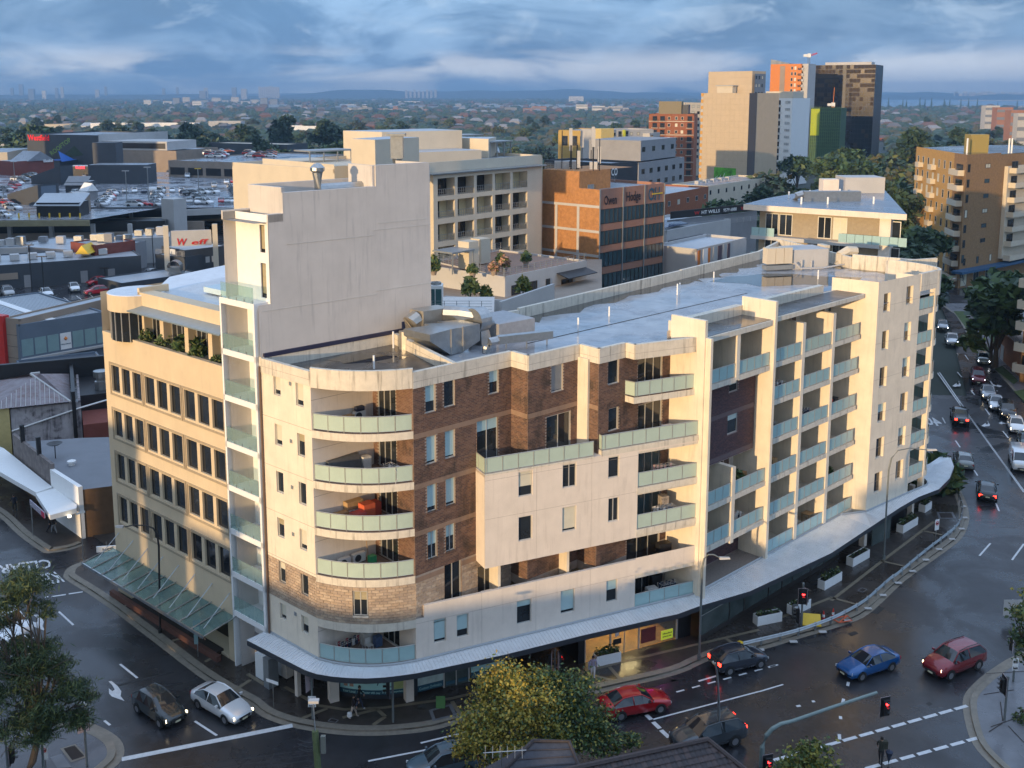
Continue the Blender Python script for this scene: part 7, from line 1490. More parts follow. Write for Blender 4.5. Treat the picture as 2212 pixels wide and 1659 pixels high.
# the air
HZ = MB().box(-14500, -600, -1.4, 14500, 13800, 190)
hm = bpy.data.materials.new('haze'); hm.use_nodes = True; t_ = hm.node_tree; t_.nodes.clear()
pv = N(t_, 'ShaderNodeVolumePrincipled'); ou = N(t_, 'ShaderNodeOutputMaterial'); t_.links.new(pv.outputs[0], ou.inputs['Volume'])
pv.inputs['Color'].default_value = (.46, .72, 1.0, 1); pv.inputs['Density'].default_value = .00017; pv.inputs['Anisotropy'].default_value = 0.6
ho_ = HZ.ob('haze', hm); ho_['kind'] = 'stuff'; ho_['label'] = 'pale blue evening haze over the suburbs'
# ---------------------------------------------------------------- vehicles
PAINT = M('car_paint', (.5, .5, .5), .22, .25, var=0, objcol=True, coat=.8)
CGL = M('car_glass', (.018, .022, .026), .04, var=0, spec=.9)
TYRE = M('tyre_rubber', (.015, .015, .015), .8, var=0); RIM = M('alloy_rim', (.38, .38, .40), .3, .8, var=0)
HL = M('headlight_lens', (.60, .62, .64), .12, var=0); HLON = M('headlight_on', (1, .80, .50), emit=9, var=0); HLW = M('headlight_white', (.9, .93, 1), emit=12, var=0)
TLM = M('tail_lens', (.30, .012, .012), .2, var=0); TLON = M('tail_lamp_on', (1, .03, .015), emit=7, var=0); PLT = M('number_plate', (.62, .60, .42), .5, var=0)
#        x,   zb,  w,   zs,  zt,  wt
SED = [(2.36, .40, .58, .55, .58, .42), (2.22, .24, .80, .66, .71, .62), (1.6, .20, .89, .78, .87, .74), (.98, .20, .91, .88, .96, .76), (.22, .20, .91, .92, 1.39, .58), (-.45, .20, .91, .94, 1.44, .60), (-1.12, .20, .91, .95, 1.36, .57), (-1.80, .22, .89, .93, 1.04, .72), (-2.24, .28, .83, .86, .98, .70), (-2.38, .42, .72, .74, .80, .58)]
HAT = [(2.08, .40, .56, .58, .62, .42), (1.95, .24, .78, .70, .76, .60), (1.40, .20, .86, .82, .93, .72), (.95, .20, .88, .92, 1.02, .75), (.20, .20, .88, .96, 1.48, .58), (-.5, .20, .88, .98, 1.53, .60), (-1.35, .20, .87, 1.0, 1.46, .57), (-1.92, .24, .84, .98, 1.12, .72), (-2.05, .40, .74, .80, .88, .62)]
SUV = [(2.38, .48, .64, .70, .74, .5), (2.24, .32, .86, .86, .92, .68), (1.65, .28, .94, 1.0, 1.10, .80), (1.12, .28, .96, 1.08, 1.17, .82), (.45, .28, .96, 1.12, 1.68, .66), (-.5, .28, .96, 1.14, 1.76, .68), (-1.75, .28, .95, 1.15, 1.70, .66), (-2.28, .34, .92, 1.12, 1.20, .80), (-2.42, .50, .82, .90, .98, .70)]
UTE = [(2.62, .55, .66, .78, .82, .5), (2.46, .38, .88, .94, 1.0, .7), (1.85, .34, .94, 1.06, 1.15, .8), (1.35, .34, .95, 1.12, 1.2, .82), (.72, .34, .95, 1.16, 1.72, .66), (-.10, .34, .95, 1.17, 1.80, .68), (-.72, .34, .95, 1.17, 1.72, .66), (-.86, .34, .95, 1.16, 1.2, .8), (-.90, .36, .94, 1.10, 1.11, .80), (-2.5, .40, .94, 1.10, 1.11, .80), (-2.62, .46, .92, 1.08, 1.09, .78)]
VAN = [(2.40, .45, .70, .85, .9, .55), (2.30, .32, .90, 1.05, 1.12, .74), (1.95, .28, .94, 1.14, 1.25, .80), (1.25, .28, .95, 1.20, 1.92, .74), (.2, .28, .95, 1.22, 2.02, .78), (-2.2, .28, .95, 1.22, 2.0, .78), (-2.36, .34, .93, 1.18, 1.9, .76), (-2.40, .5, .9, 1.1, 1.6, .74)]
CAB = {'sedan': (SED, 3, 4, 6, 7, 1.42, -1.38), 'hatch': (HAT, 3, 4, 6, 7, 1.28, -1.27), 'suv': (SUV, 3, 4, 6, 7, 1.46, -1.42), 'ute': (UTE, 3, 4, 6, 7, 1.62, -1.55), 'van': (VAN, 2, 3, 99, 99, 1.5, -1.55)}
def car_meshes(kind):
 S, i0, i1, i2, i3, xf, xr = CAB[kind]; bm, gm = MB(), MB(); rings = []
 for x, zb, w, zs, zt, wt in S:
  h = [(0, zb), (w*.86, zb), (w*.985, zb+.14), (w, zb+(zs-zb)*.55), (w*.965, zs), (wt, zt), (wt*.55, zt+.035), (0, zt+.045)]
  rings.append([(x, -a, b) for a, b in h]+[(x, a, b) for a, b in h[::-1][1:-1]])
 n = len(rings[0]); vb = [p for r in rings for p in r]; bf, gf = [], []
 for i in range(len(S)-1):
  for j in range(n):
   q = (i*n+j, i*n+(j+1) % n, (i+1)*n+(j+1) % n, (i+1)*n+j); jj = j if j < 7 else 13-j
   side = jj == 4; top = jj in (5, 6)
   g = (top and (i == i0 or i == i2)) or (side and (i0 <= i <= (i2 if i2 < 99 else i0+1)))
   (gf if g else bf).append(q)
 bf += [tuple(range(n))[::-1], tuple((len(S)-1)*n+k for k in range(n))]
 bm.add(vb, bf); gm.add(vb, gf)
 i3_ = min(i3, len(S)-2) if i3 < 99 else i1+1
 for s in (5, n-5):
  bm.tube([rings[k][s] for k in range(i0, i3_+1)], .045, 5)
  for k in (i1+1,): bm.tube([rings[k][s], rings[k][4 if s == 5 else n-4]], .04, 4)
 if kind == 'ute': bm.box(-2.45, -.75, 1.0, -.98, .75, 1.125, 1)
 if kind == 'suv':
  for s in (-.6, .6): bm.tube([(.3, s, 1.74), (-.5, s, 1.83), (-1.7, s, 1.78)], .03, 4, 1)
 wb = MB(); r = .33 if kind in ('sedan', 'hatch') else .37
 prof = [(0, .0), (r*.62, .0), (r*.66, -.015), (r, .0), (r, .2), (0, .2)]; k = len(wb.v); m = 14
 for a, y in prof:
  for q in range(m): t = 2*math.pi*q/m; wb.v.append((a*math.cos(t), y, r+a*math.sin(t)))
 for i in range(len(prof)-1):
  for q in range(m): wb.f.append([i*m+q, i*m+(q+1) % m, (i+1)*m+(q+1) % m, (i+1)*m+q]); wb.m.append(1 if i == 0 else 0)
 arch = MB()
 for x in (xf, xr):
  for sy in (-1, 1):
   y = sy*(S[3][2]+.003); arch.add([(x+(r+.07)*math.cos(math.pi*q/10), y, r+(r+.07)*math.sin(math.pi*q/10)) for q in range(11)]+[(x-(r+.07), y, .2), (x+(r+.07), y, .2)], [tuple(range(13))])
 f, b = S[1], S[-2]
 hl = MB(); hl.hexa([(f[0]-.22, .0, f[3]-.10), (f[0]+.06, -.30, f[3]-.12), (f[0]+.03, -.30, f[3]-.12), (f[0]-.3, .0, f[3]-.10), (f[0]-.25, 0, f[3]+.05), (f[0]+.05, -.30, f[3]+.02), (f[0]+.02, -.30, f[3]+.04), (f[0]-.35, 0, f[3]+.06)])
 tl = MB(); tl.box(b[0]-.13, -.02, b[3]-.22, b[0]+.12, .28, b[3]+.0)
 return dict(body=bm.mesh('body', [PAINT, BLACK], smooth=True), windows=gm.mesh('windows', CGL), wheel=wb.mesh('wheel', [TYRE, RIM]), arch=arch.mesh('wheel_arch', BLACK),
    hl=[MB_copy(hl, m) for m in (HL, HLON, HLW)], tl=[tl.mesh('tail_light', m) for m in (TLM, TLON)], grille=MB().box(S[0][0]-.08, -.42, .42, S[0][0]+.03, .42, .6).mesh('grille', BLACK),
    plate=MB().box(-.01, -.19, 0, .02, .19, .11).mesh('number_plate', PLT), mirror=MB().box(-.06, -.1, -.06, .06, .1, .07).mesh('mirror', PAINT), S=S, x=(xf, xr), r=r, c=CAB[kind])
def MB_copy(mb, m): return mb.mesh('headlight', m)
CM = {k: car_meshes(k) for k in CAB}
def car(kind, col, x, y, rz, label, cat='car', group=None, z=0.012, on=0, tail=0, full=True, name=None):
 m = CM[kind]; t = thing(name or {'ute': 'utility_truck', 'van': 'delivery_van', 'suv': 'suv_car'}.get(kind, 'parked_car' if not full else 'car'), label, cat, (x, y, z), group, rz); S = m['S']
 b = link('body', m['body'], t); b.color = (*col, 1); link('windows', m['windows'], t)
 if not full: 
  link('wheel_arches', m['arch'], t); return t
 link('wheel_arches', m['arch'], t)['kind'] = 'stuff'
 for xx in m['x']:
  for sy in (-1, 1): link('wheel', m['wheel'], t, (xx, sy*(S[3][2]+.015), 0), 0 if sy < 0 else math.pi)
 for sy in (-1, 1):
  o = link('headlight', m['hl'][on], t, (0, sy*-.0-.48 if sy < 0 else .48, 0)); o.scale.y = -sy if sy > 0 else 1
  link('tail_light', m['tl'][tail], t, (0, .50 if sy > 0 else -.76, 0)); mi = link('mirror', m['mirror'], t, (S[m['c'][1]][0]-.25, sy*(S[3][2]+.09), S[3][4]+.08)); mi.color = (*col, 1)
 link('grille', m['grille'], t); link('number_plate', m['plate'], t, (S[0][0]+.03, 0, .38)); link('number_plate', m['plate'], t, (S[-1][0]-.03, 0, .6))
 return t
def cside(kind, col, rear, front, side, label, z=0.012, **k):
 a, b = gp(*rear, z), gp(*front, z); rz = math.atan2(b[1]-a[1], b[0]-a[0]); c = ((a[0]+b[0])/2, (a[1]+b[1])/2)
 return car(kind, col, c[0]-side*.8*math.sin(rz), c[1]+side*.8*math.cos(rz), rz, label, z=z, **k)
def cline(kind, col, rear, front, label, z=0.012, **k):
 a, b = gp(*rear, z), gp(*front, z); return car(kind, col, (a[0]+b[0])/2, (a[1]+b[1])/2, math.atan2(b[1]-a[1], b[0]-a[0]), label, z=z, **k)
WH, SI, BK_, GY, RD_, BL_, DB_ = (.72, .73, .74), (.38, .39, .40), (.012, .013, .015), (.06, .065, .07), (.42, .012, .018), (.006, .085, .27), (.02, .03, .06)
cside('sedan', WH, D0(1728, 1158), D0(1915, 1268), 1, 'white sedan waiting at the stop line beside the corner footpath', on=1)
cside('hatch', (.03, .036, .038), D0(1198, 1193), D0(1360, 1303), 1, 'dark grey hatchback with headlights on waiting left of the white sedan', on=1)
cside('sedan', RD_, D2(985, 1258), D2(1388, 1180), 1, 'bright red sedan driving past the yellow-green tree')
cside('hatch', (.035, .04, .055), D2(1945, 866), D3(15, 778), 1, 'dark blue-grey hatchback with red tail lights beside the guard rail', tail=1)
cside('suv', (.05, .06, .07), D2(1985, 1468), D2(1660, 1555), -1, 'dark grey SUV half hidden behind the brown tiled roof', tail=1)
cside('sedan', BL_, D3(1100, 802), D3(850, 886), -1, 'bright blue sedan crossing the junction', on=0)
cside('suv', (.22, .012, .022), D3(1828, 782), D3(1575, 880), -1, 'dark red SUV with lit headlights behind the blue sedan', on=1)
cside('hatch', (.10, .15, .19), D1(1905, 1720), D1(1560, 1800), -1, 'pale blue-grey car cut off by the bottom edge below the yellow-green tree')
cside('suv', WH, D0(-90, 470), D0(70, 590), 1, 'white car with blue stripe behind the pine at the left edge', on=0)
cside('hatch', WH, D0(-60, 680), D0(140, 790), 1, 'white hatchback under the lower pine branches')
cline('sedan', (.20, .21, .20), C3(1725, 548), C3(1688, 420), 'old silver sedan driving away beside the rounded canopy end', tail=0)
cline('sedan', (.015, .02, .02), C3(1905, 815), C3(1892, 665), 'dark sedan with bright tail lights driving away near the guard rail', tail=1)
cline('ute', BK_, C3(1690, 185), C3(1655, 62), 'black pickup driving away over the painted speed figures', cat='pickup', tail=1)
cline('sedan', SI, B3(1518, 770), B3(1540, 868), 'silver car emerging from behind the far balconies', on=2)
cline('ute', WH, B3(1592, 885), B3(1622, 1012), 'white pickup leading the right-hand traffic with headlights on', cat='pickup', on=2)
cline('hatch', (.35, .38, .36), B3(1855, 1055), B3(1882, 1152), 'pale grey hatchback with headlights beside the grass verge', on=2)
cline('suv', (.17, .03, .04), B3(1812, 1210), B3(1835, 1312), 'maroon SUV in the queue between two painted turn arrows', on=2)
cline('sedan', (.45, .45, .46), B3(1890, 1335), B3(1925, 1436), 'silver sedan just behind the white sedan in the queue', on=1)
cline('sedan', WH, B3(1955, 1418), B3(1992, 1532), 'white sedan in the middle of the queue beside the black SUV', on=2)
cline('suv', BK_, B3(2045, 1490), B3(2088, 1605), 'black SUV with amber headlights in the right-hand queue', on=1)
cline('hatch', WH, C3(2118, 130), C3(2165, 258), 'white hatchback at the right margin behind the black SUV', on=1)
cline('van', WH, C3(2140, 400), C3(2205, 600), 'white delivery van entering at the right margin', cat='van')
cline('sedan', (.02, .05, .05), C3(2205, 250), C3(2262, 400), 'dark green sedan half cut off at the right edge')
cline('sedan', WH, B3(1935, 598), B3(1832, 612), 'white car turning at the far crossing beneath the street tree', on=1)
cline('sedan', BK_, B3(1990, 640), B3(1882, 652), 'black car waiting at the far crossing beneath the street tree', on=1)
for i in range(22):                                    # queue far up the main road
 f = i/22; u = 1842+R.uniform(-8, 12)+f*18; v = 362+f*75; p = gp(u, v); q = gp(u+2.2, v+6)
 car('sedan', R.choice((WH, WH, SI, BK_)), p[0], p[1], math.atan2(q[1]-p[1], q[0]-p[0]), 'distant car with headlights in the queue far up the main road', group='queue far up the main road', on=2)
z = 4.03
for kind, col, r, f, lb in (('suv', (.50, .50, .49), B0(165, 420), B0(255, 470), 'champagne SUV parked against the long dark building'), ('suv', GY, B0(490, 410), B0(585, 455), 'dark grey SUV parked beside the champagne SUV'), ('suv', WH, B0(740, 385), B0(820, 430), 'white SUV parked at the right end of the dark wall'), ('hatch', WH, B0(610, 490), B0(665, 545), 'white hatchback with red side panels in the lower car park'),
       ('hatch', RD_, B0(870, 460), B0(800, 470), 'bright red small car behind the rounded office corner'), ('hatch', (.25, .012, .03), B0(880, 540), B0(775, 550), 'crimson hatchback nearest the rounded office corner'), ('ute', DB_, B0(1880, 385), B0(1790, 430), 'navy pickup parked near the yellow barrier'), ('suv', SI, B0(30, 530), B0(105, 590), 'silver SUV at the left end of the lower car park'), ('sedan', WH, B0(360, 540), B0(430, 580), 'white sedan behind the rooftop plant boxes'), ('hatch', SI, B0(1330, 385), B0(1240, 405), 'silver car behind the metal shed roof')):
 cline(kind, col, r, f, lb, z=z)
rows = [((1075, 1190), (1560, 1185), 7, (4, 34)), ((690, 1180), (575, 1300), 5, (60, 12)), ((985, 1195), (870, 1310), 8, (70, 10)), ((1350, 1225), (1340, 1305), 6, (64, 8)), ((1600, 1205), (1830, 1200), 4, (60, 4)), ((1700, 1240), (1770, 1290), 4, (64, 6)), ((1945, 1110), (2160, 1100), 5, (4, 30)), ((2000, 1160), (2060, 1250), 7, (64, 8)), ((1900, 1275), (2110, 1275), 5, (4, 30)), ((30, 1270), (120, 1340), 4, (64, 4)), ((60, 1180), (200, 1100), 5, (60, 4)), ((0, 1370), (40, 1400), 2, (60, 6)), ((150, 1090), (290, 1055), 4, (60, 2)), ((690, 1060), (760, 1065), 3, (40, 8)), ((1610, 1060), (1620, 1062), 1, (0, 30)), ((1160, 1310), (1250, 1305), 3, (60, 0)), ((1555, 1280), (1700, 1285), 3, (4, 30)), ((1840, 1145), (1850, 1145), 1, (4, 30))]
cn = {str(WH): 'white', str(SI): 'silver', str(BK_): 'black', str(RD_): 'red', str(DB_): 'navy'}
RNM = ('the middle row', 'the file by the striped kiosk', 'the file by the brown stair tower', 'the file by the tall mast', 'the short row behind the truck', 'the file left of the grey stair tower', 'the yellow-posted row', 'the file behind the white tower', 'the front row near the white tower', 'the far left lower file', 'the file beside the wedge hood', 'the bottom left corner', 'the upper left row', 'the row before the red sign', 'the lane by the ramp', 'the row behind the pointed canopy', 'the front row by the parapet', 'the open right lane')
for ri, (a, b, n, d) in enumerate(rows):
 for i in range(n):
  f = i/max(1, n-1); p = A0(a[0]+(b[0]-a[0])*f, a[1]+(b[1]-a[1])*f); p2 = (p[0]+d[0]/3.974, p[1]+d[1]/3.974); q, q2 = gp(*p, DZ), gp(*p2, DZ)
  col = R.choice((WH, WH, WH, SI, SI, BK_, DB_, RD_)); k = R.choice(('sedan', 'hatch', 'suv', 'suv')); lb = (ORD[i]+' ' if n > 1 else 'lone ')+cn[str(col)]+' car in '+RNM[ri]+' on the roof deck'
  car(k, col, q[0], q[1], math.atan2(q2[1]-q[1], q2[0]-q[0]), lb, group='cars on the rooftop deck', z=DZ+.02, full=False)
for i in range(26):
 p = at(R.choice((R.uniform(448, 495), R.uniform(530, 600))), R.uniform(326, 338), 380); q = gp(p and CX+(p[0]*FL/p[1])/1.0, R.uniform(327, 341), 16.5); col = R.choice((WH, WH, SI, RD_, (.5, .12, .04)))
 lb = 'car parked on the upper parking deck in front of the charcoal shed'
 car(R.choice(('sedan', 'suv')), col, q[0], q[1], R.uniform(-.1, .1), lb, group='cars on the upper parking deck', z=16.5, full=False)
cline('ute', BK_, A0(1590, 1215), A0(1700, 1210), 'black truck with a brown sign board parked on the rooftop deck', z=DZ+.02, cat='truck')
cline('van', WH, A0(1310, 1195), A0(1390, 1195), 'white van parked in the front row of the rooftop deck', z=DZ+.02, cat='van')
# ---------------------------------------------------------------- street furniture
POLE = M('grey_pole', (.17, .19, .19), .5, .3, var=.15); SIGR = M('signal_red', (1, .02, .02), emit=10, var=0); PINKB = M('signal_border', (.50, .40, .42), .5, var=0); WOODG = M('green_stained_pole', (.10, .13, .055), .85, var=.4, scale=3)
def base(px, z=KZ): return gp(*px, z)
def signal(t, p, z, face, red=False, board=True, n=3):
 """Signal head: backing board, housing, hooded lamps; face is the direction it looks."""
 F = Fac((p[0], p[1]), (p[0]-math.sin(face), p[1]+math.cos(face)))
 F.n = (math.cos(face), math.sin(face)); F.t = (-math.sin(face), math.cos(face))
 mb = MB(); mb.fbox(F, -.2, .2, -.12, .08, z, z+.95); h = mb.ob('signal_head', BLACK, t)
 if board: MB().fbox(F, -.34, .34, -.13, -.1, z-.15, z+1.1).ob('backing_board', BLACK, t); MB().fbox(F, -.36, .36, -.135, -.128, z-.17, z+1.12).ob('board_border', PINKB, t)
 for k in range(n):
  zz = z+.16+k*.3; lit = red and k == 2
  m2 = MB(); m2.tube([F.w(0, .08, zz), F.w(0, .1, zz)], .11, 10); m2.ob('lamp_lens', SIGR if lit else M('dark_lens', (.03, .025, .02), .3) if 'dark_lens' not in bpy.data.materials else bpy.data.materials['dark_lens'], h)
  m2 = MB(); m2.fbox(F, -.12, .12, .08, .3, zz+.11, zz+.13); m2.ob('lamp_hood', BLACK, h)
def sig_pole(px, top, label, heads, sign=None, z=KZ):
 b = base(px, z); h = zat(b, top); t = thing('traffic_signal', label, 'traffic light', (*b, z)); MB().cyl((*b, z), .075, h-z, 8).ob('pole', POLE, t); MB().lathe((*b, h), [(.1, 0), (.1, .18), (.01, .22)], 8).ob('pole_cap', POLE, t)
 for dx, dz, face, red in heads:
  q = (b[0]+dx*math.cos(face)-dx*.0, b[1]+dx*math.sin(face)); q = (b[0]+.32*math.cos(face)+(dx if abs(dx) > .01 else 0)*math.sin(face), b[1]+.32*math.sin(face)-dx*math.cos(face)); signal(t, q, h+dz, face, red)
  MB().tube([(*b, h+dz+.5), (q[0], q[1], h+dz+.5)], .03, 5).ob('bracket', POLE, t)
 if sign:
  tx, w, hh, dz = sign; MB().box(b[0]-w/2, b[1]-.12, h+dz, b[0]+w/2, b[1]-.09, h+dz+hh).ob('sign_plate', W_WHITE, t)
  k = len(tx)
  G = Fac((b[0]-w*.4, b[1]-.122), (b[0]+w*.4, b[1]-.122))
  for i in range(k): scribble('print_lines', G, 0, G.L, .004, h+dz+hh*(1-(i+.85)/k), hh*.5/k, BLACK, t, i)
 return t
pi = math.pi
sig_pole(D1(590, 1235), D1(575, 830)[1], 'traffic signal with a white arrow plate on the corner footpath', [(0, -1.2, 2.6, False)], ([1, 2, 3], .5, .75, -2.4))
sig_pole(D1(1280, 1265), D1(1275, 855)[1], 'traffic signal facing left in front of the aqua clinic posters', [(0, -1.35, 3.3, False)])
sig_pole(D2(455, 940), D2(460, 655)[1], 'twin-headed traffic signal showing red above the yellow-green tree', [(.3, -1.0, .1, True), (-.3, -1.0, 3.0, False)])
sig_pole(D3(350, 425), D3(370, 85)[1], 'kerbside traffic signal showing red beside the guard rail', [(.0, -1.3, -1.7, True), (0, -1.35, .2, False), (0, -3.0, 3.0, False)])
sig_pole(D0(748, 1635), D0(745, 1195)[1], 'traffic signal seen from behind on the lower left corner island', [(0, -1.1, 2.2, False)])
sig_pole(D0(70, 1690), D0(60, 1450)[1], 'traffic signal under the pine at the lower left edge', [(0, -1.2, .2, False)])
sig_pole(D3(2122, 890), D3(2158, 495)[1], 'traffic signal with a white plate at the right edge', [(0, -1.2, 2.6, False)], ([1, 2], .4, .9, -2.6))
t = sig_pole(D3(2048, 1215), D3(2083, 870)[1], 'short push-button signal post on the right corner pavement', [(0, -.9, 3.1, False)])
# mast arm reaching over the junction
mb_ = gp(*D3(18, 1600)); D_m = mb_[1]; t = thing('mast_arm_signal', 'long grey mast arm with a red signal reaching over the junction', 'traffic light', (*mb_, 0))
pts = [(*mb_, 0)]+[at(*D3(x, y), D_m+k) for x, y, k in ((25, 1440, 0), (60, 1340, .05), (110, 1285, .1), (180, 1245, .2), (265, 1225, .3), (620, 1102, .7), (985, 982, 1.2))]
MB().tube(pts, .16, 8, 0, .09).ob('mast', M('pale_green_pole', (.22, .28, .27), .5, .3, var=.1), t); e = pts[-1]; signal(t, (e[0]+.5, e[1]-.3), e[2]-1.3, -1.25, True); p_ = at(*D3(75, 1640), D_m-.3); signal(t, (p_[0], p_[1]), p_[2]-.1, -1.3, True)
def lamp(px, arm, label, mat, r=.085, head=True, z=KZ):
 b = base(px, z); P = [(*b, z)]+[at(u, v, b[1]+k) for u, v, k in arm]; t = thing('street_lamp', label, 'street light', (*b, z)); k = 1
 MB().tube(P, r, 8, 0, r*.5).ob('pole', mat, t); e = P[-1]; d = (Vector(P[-1])-Vector(P[-2])).normalized()
 if head: MB().hexa([(e[0]-.1, e[1]-.13, e[2]-.06), (e[0]+d.x*.7+.05, e[1]-.13, e[2]-.02), (e[0]+d.x*.7+.05, e[1]+.13, e[2]-.02), (e[0]-.1, e[1]+.13, e[2]-.06), (e[0]-.1, e[1]-.1, e[2]+.1), (e[0]+d.x*.7, e[1]-.08, e[2]+.08), (e[0]+d.x*.7, e[1]+.08, e[2]+.08), (e[0]-.1, e[1]+.1, e[2]+.1)]).ob('lamp_head', LGRY, t)
 MB().cyl((*b, z), r*1.7, .35, 8).ob('pole_base', mat, t)
lamp((346, 1367), [(343, 1180, 0), (340, 1155, 0), (331, 1141, 0), (315, 1135, 0), (290, 1134, 0), (270, 1138, 0)], 'black curved street lamp in front of the glass entry awning', BLACK)
lamp((1510, 1424), [(1517, 1225, 0), (1521, 1207, 0), (1530, 1198, 0), (1542, 1198, 0), (1557, 1206, 0)], 'tall grey street lamp by the black shop wall', POLE)
lamp((1909, 1208), [(1915, 1095, 0), (1920, 1015, 0), (1926, 990, 0), (1940, 973, 0), (1965, 968, 0), (2005, 972, 0)], 'curved street lamp rising through the far end of the canopy', POLE)
lamp((1550, 1610), [(1553, 1540, 0), (1552, 1490, 0), (1549, 1455, 0), (1545, 1432, -.2)], 'pale street lamp leaning over the road near the tiled roof', GREYM, .1)
lamp((95, 1680), [(88, 1560, 0), (82, 1495, 0), (80, 1470, 0)], 'grey street lamp beside the pine branches at lower left', POLE)
lamp((52, 800), [(50, 740, 0), (45, 722, 0), (36, 714, 0), (26, 710, 0)], 'street lamp in front of the blue-grey building', POLE)
for u, v0, v1, lb in ((70, 640, 530, 'black lamp post at the far left of the lower car park'), (96, 640, 555, 'black lamp post between parked SUVs in the lower car park'), (228, 610, 580, 'black lamp post near the crimson hatchback'), (332, 575, 495, 'black lamp post beside the fenced plant block')):
 b = gp(u, v0, 4); h = zat(b, v1); t = thing('street_lamp', lb, 'street light', (*b, 4)); MB().cyl((*b, 4), .09, h-4, 6).ob('pole', BLACK, t); MB().box(b[0]-.9, b[1]-.2, h, b[0]+.9, b[1]+.2, h+.15).ob('lamp_head', BLACK, t)
for u, v0, v1, lb in ((275, 445, 370, 'tall lamp mast in the middle of the rooftop deck'), (322, 440, 362, 'lamp mast near the long dark lobby'), (430, 425, 365, 'yellow-tipped lamp mast at the right of the rooftop deck'), (33, 405, 350, 'thin lamp mast at the left of the rooftop deck'), (8, 430, 402, 'short lamp mast at the left margin of the rooftop deck')):
 b = gp(u, v0, DZ); h = zat(b, v1); t = thing('street_lamp', lb, 'street light', (*b, DZ)); MB().cyl((*b, DZ), .12, h-DZ, 6).ob('pole', GREYM, t); MB().box(b[0]-.9, b[1]-.2, h, b[0]+.9, b[1]+.2, h+.2).ob('lamp_head', YELLOW if u == 430 else LGRY, t)
for u, v0, v1, lb in ((1965, 560, 440, 'tall curved road lamp beside the avenue trees'), (1945, 590, 530, 'road lamp behind the wedge-roofed building')):
 b = gp(u, v0); h = zat(b, v1); t = thing('street_lamp', lb, 'street light', (*b, 0)); MB().tube([(*b, 0), (b[0], b[1], h-1), (b[0]-.6, b[1], h), (b[0]-3.5, b[1], h+.2)], .1, 6).ob('pole', POLE, t)
lamp((2092, 672), [(2090, 650, 0), (2088, 620, 0), (2080, 606, 0), (2065, 602, 0)], 'curved road lamp at the far right crossing', POLE, .07)
# leaning utility pole in the foreground
t = thing('utility_pole', 'green stained timber utility pole with a slim light mast in the foreground', 'utility pole', (*gp(705, 1900), 0)); a = gp(705, 1900); top = at(*D1(610, 1340), a[1]+1)
MB().tube([(*a, 0), top], .2, 10, 0, .17).ob('pole', WOODG, t); m2 = at(*D1(592, 1075), a[1]+1.4); MB().tube([top, m2], .04, 6, 0, .03).ob('mast', GREYM, t); MB().box(m2[0]-.22, m2[1]-.15, m2[2]-.12, m2[0]+.3, m2[1]+.15, m2[2]+.02).ob('lamp_head', LGRY, t)
c = at(*D1(680, 1450), a[1]+.8); MB().box(c[0]-.12, c[1]-.1, c[2]-.5, c[0]+.12, c[1]+.1, c[2]+.45).ob('cable_box', M('weathered_box', (.16, .17, .15), .7), t)
for k in range(3): q = Vector(c)+Vector((-.3, 0, .15-.25*k)); MB().tube([q, q+Vector((-.5, .05, -.12)), q+Vector((-1.0, .1, .02))], .02, 4).ob('cable_loop', BLACK, t)
for k in range(3): q = Vector(top)+Vector((0, 0, -1.0-.3*k)); MB().tube([q, q+Vector((-9, -1, -.7)), q+Vector((-22, -4, -.3))], .012, 4).ob('overhead_wire', BLACK, t)
# poles with signs
def sign(px, top, label, w, h, mat, txt=None, tm=None, tilt=0, disc=False, below=0, cat='sign'):
 b = base(px); z1 = zat(b, top); t = thing('street_sign', label, cat, (*b, KZ)); MB().cyl((*b, KZ), .035, z1-KZ, 6).ob('post', GREYM, t)
 F = Fac(b, (b[0]+math.cos(tilt), b[1]+math.sin(tilt))); MB().fbox(F, -w/2, w/2, .05, .07, z1-h, z1).ob('sign_plate', mat, t)
 if txt: text('lettering', txt, F.w(-w*.4, .078, z1-h*.78), F.w(w*.4, .078, z1-h*.78), F.w(-w*.4, .078, z1-h*.55 if disc else z1-h*.2), tm or BLACK, t)
 if disc:
  c = F.w(0, .08, z1-h*.35); mb = MB(); mb.tube([F.w(w*.33*math.cos(a*pi/6), .085, z1-h*.35+w*.33*math.sin(a*pi/6)) for a in range(13)], .025, 4); mb.tube([F.w(-w*.23, .085, z1-h*.35+w*.23), F.w(w*.23, .085, z1-h*.35-w*.23)], .022, 4); mb.ob('prohibition_ring', RED, t); MB().fbox(F, -.12, .12, .075, .08, z1-h*.45, z1-h*.3).ob('symbol', BLACK, t)
 return t
sign(D1(255, 1140), D1(250, 900)[1], 'white street name blade on a thin post at the corner', 1.0, .22, W_WHITE, None, None, -.5)
t = sign(D0(1700, 700), D0(1697, 385)[1], 'blue bus stop sign with a timetable case', .48, .85, M('bus_blue', (.05, .28, .55),   .5, var=.05), None, None, .2, cat='bus stop'); b = base(D0(1700, 700)); MB().box(b[0]-.2, b[1]-.1, KZ+1.0, b[0]+.08, b[1]-.06, KZ+1.75).ob('timetable_case', gw, t); MB().box(b[0]-.15, b[1]-.125, KZ+2.1, b[0]+.2, b[1]-.115, KZ+2.35).ob('route_plate', W_WHITE, t)
sign(C3(1470, 1140), C3(1480, 940)[1], 'white no turning sign on the guard rail footpath', .55, 1.0, W_WHITE, None, None, .5, True)
sign(D0(395, 1668), D0(395, 1455)[1], 'white no stopping sign on the lower left island', .4, .95, W_WHITE, None, None, 0, True)
sign(B3(1565, 496), B3(1562, 420)[1], 'pale blue cabinet sign at the far crossing', .9, 2.0, gw)
sign(C0(722, 1400), C0(710, 900)[1], 'white angled post sign at the side street corner', .75, .18, W_WHITE, None, None, .8)
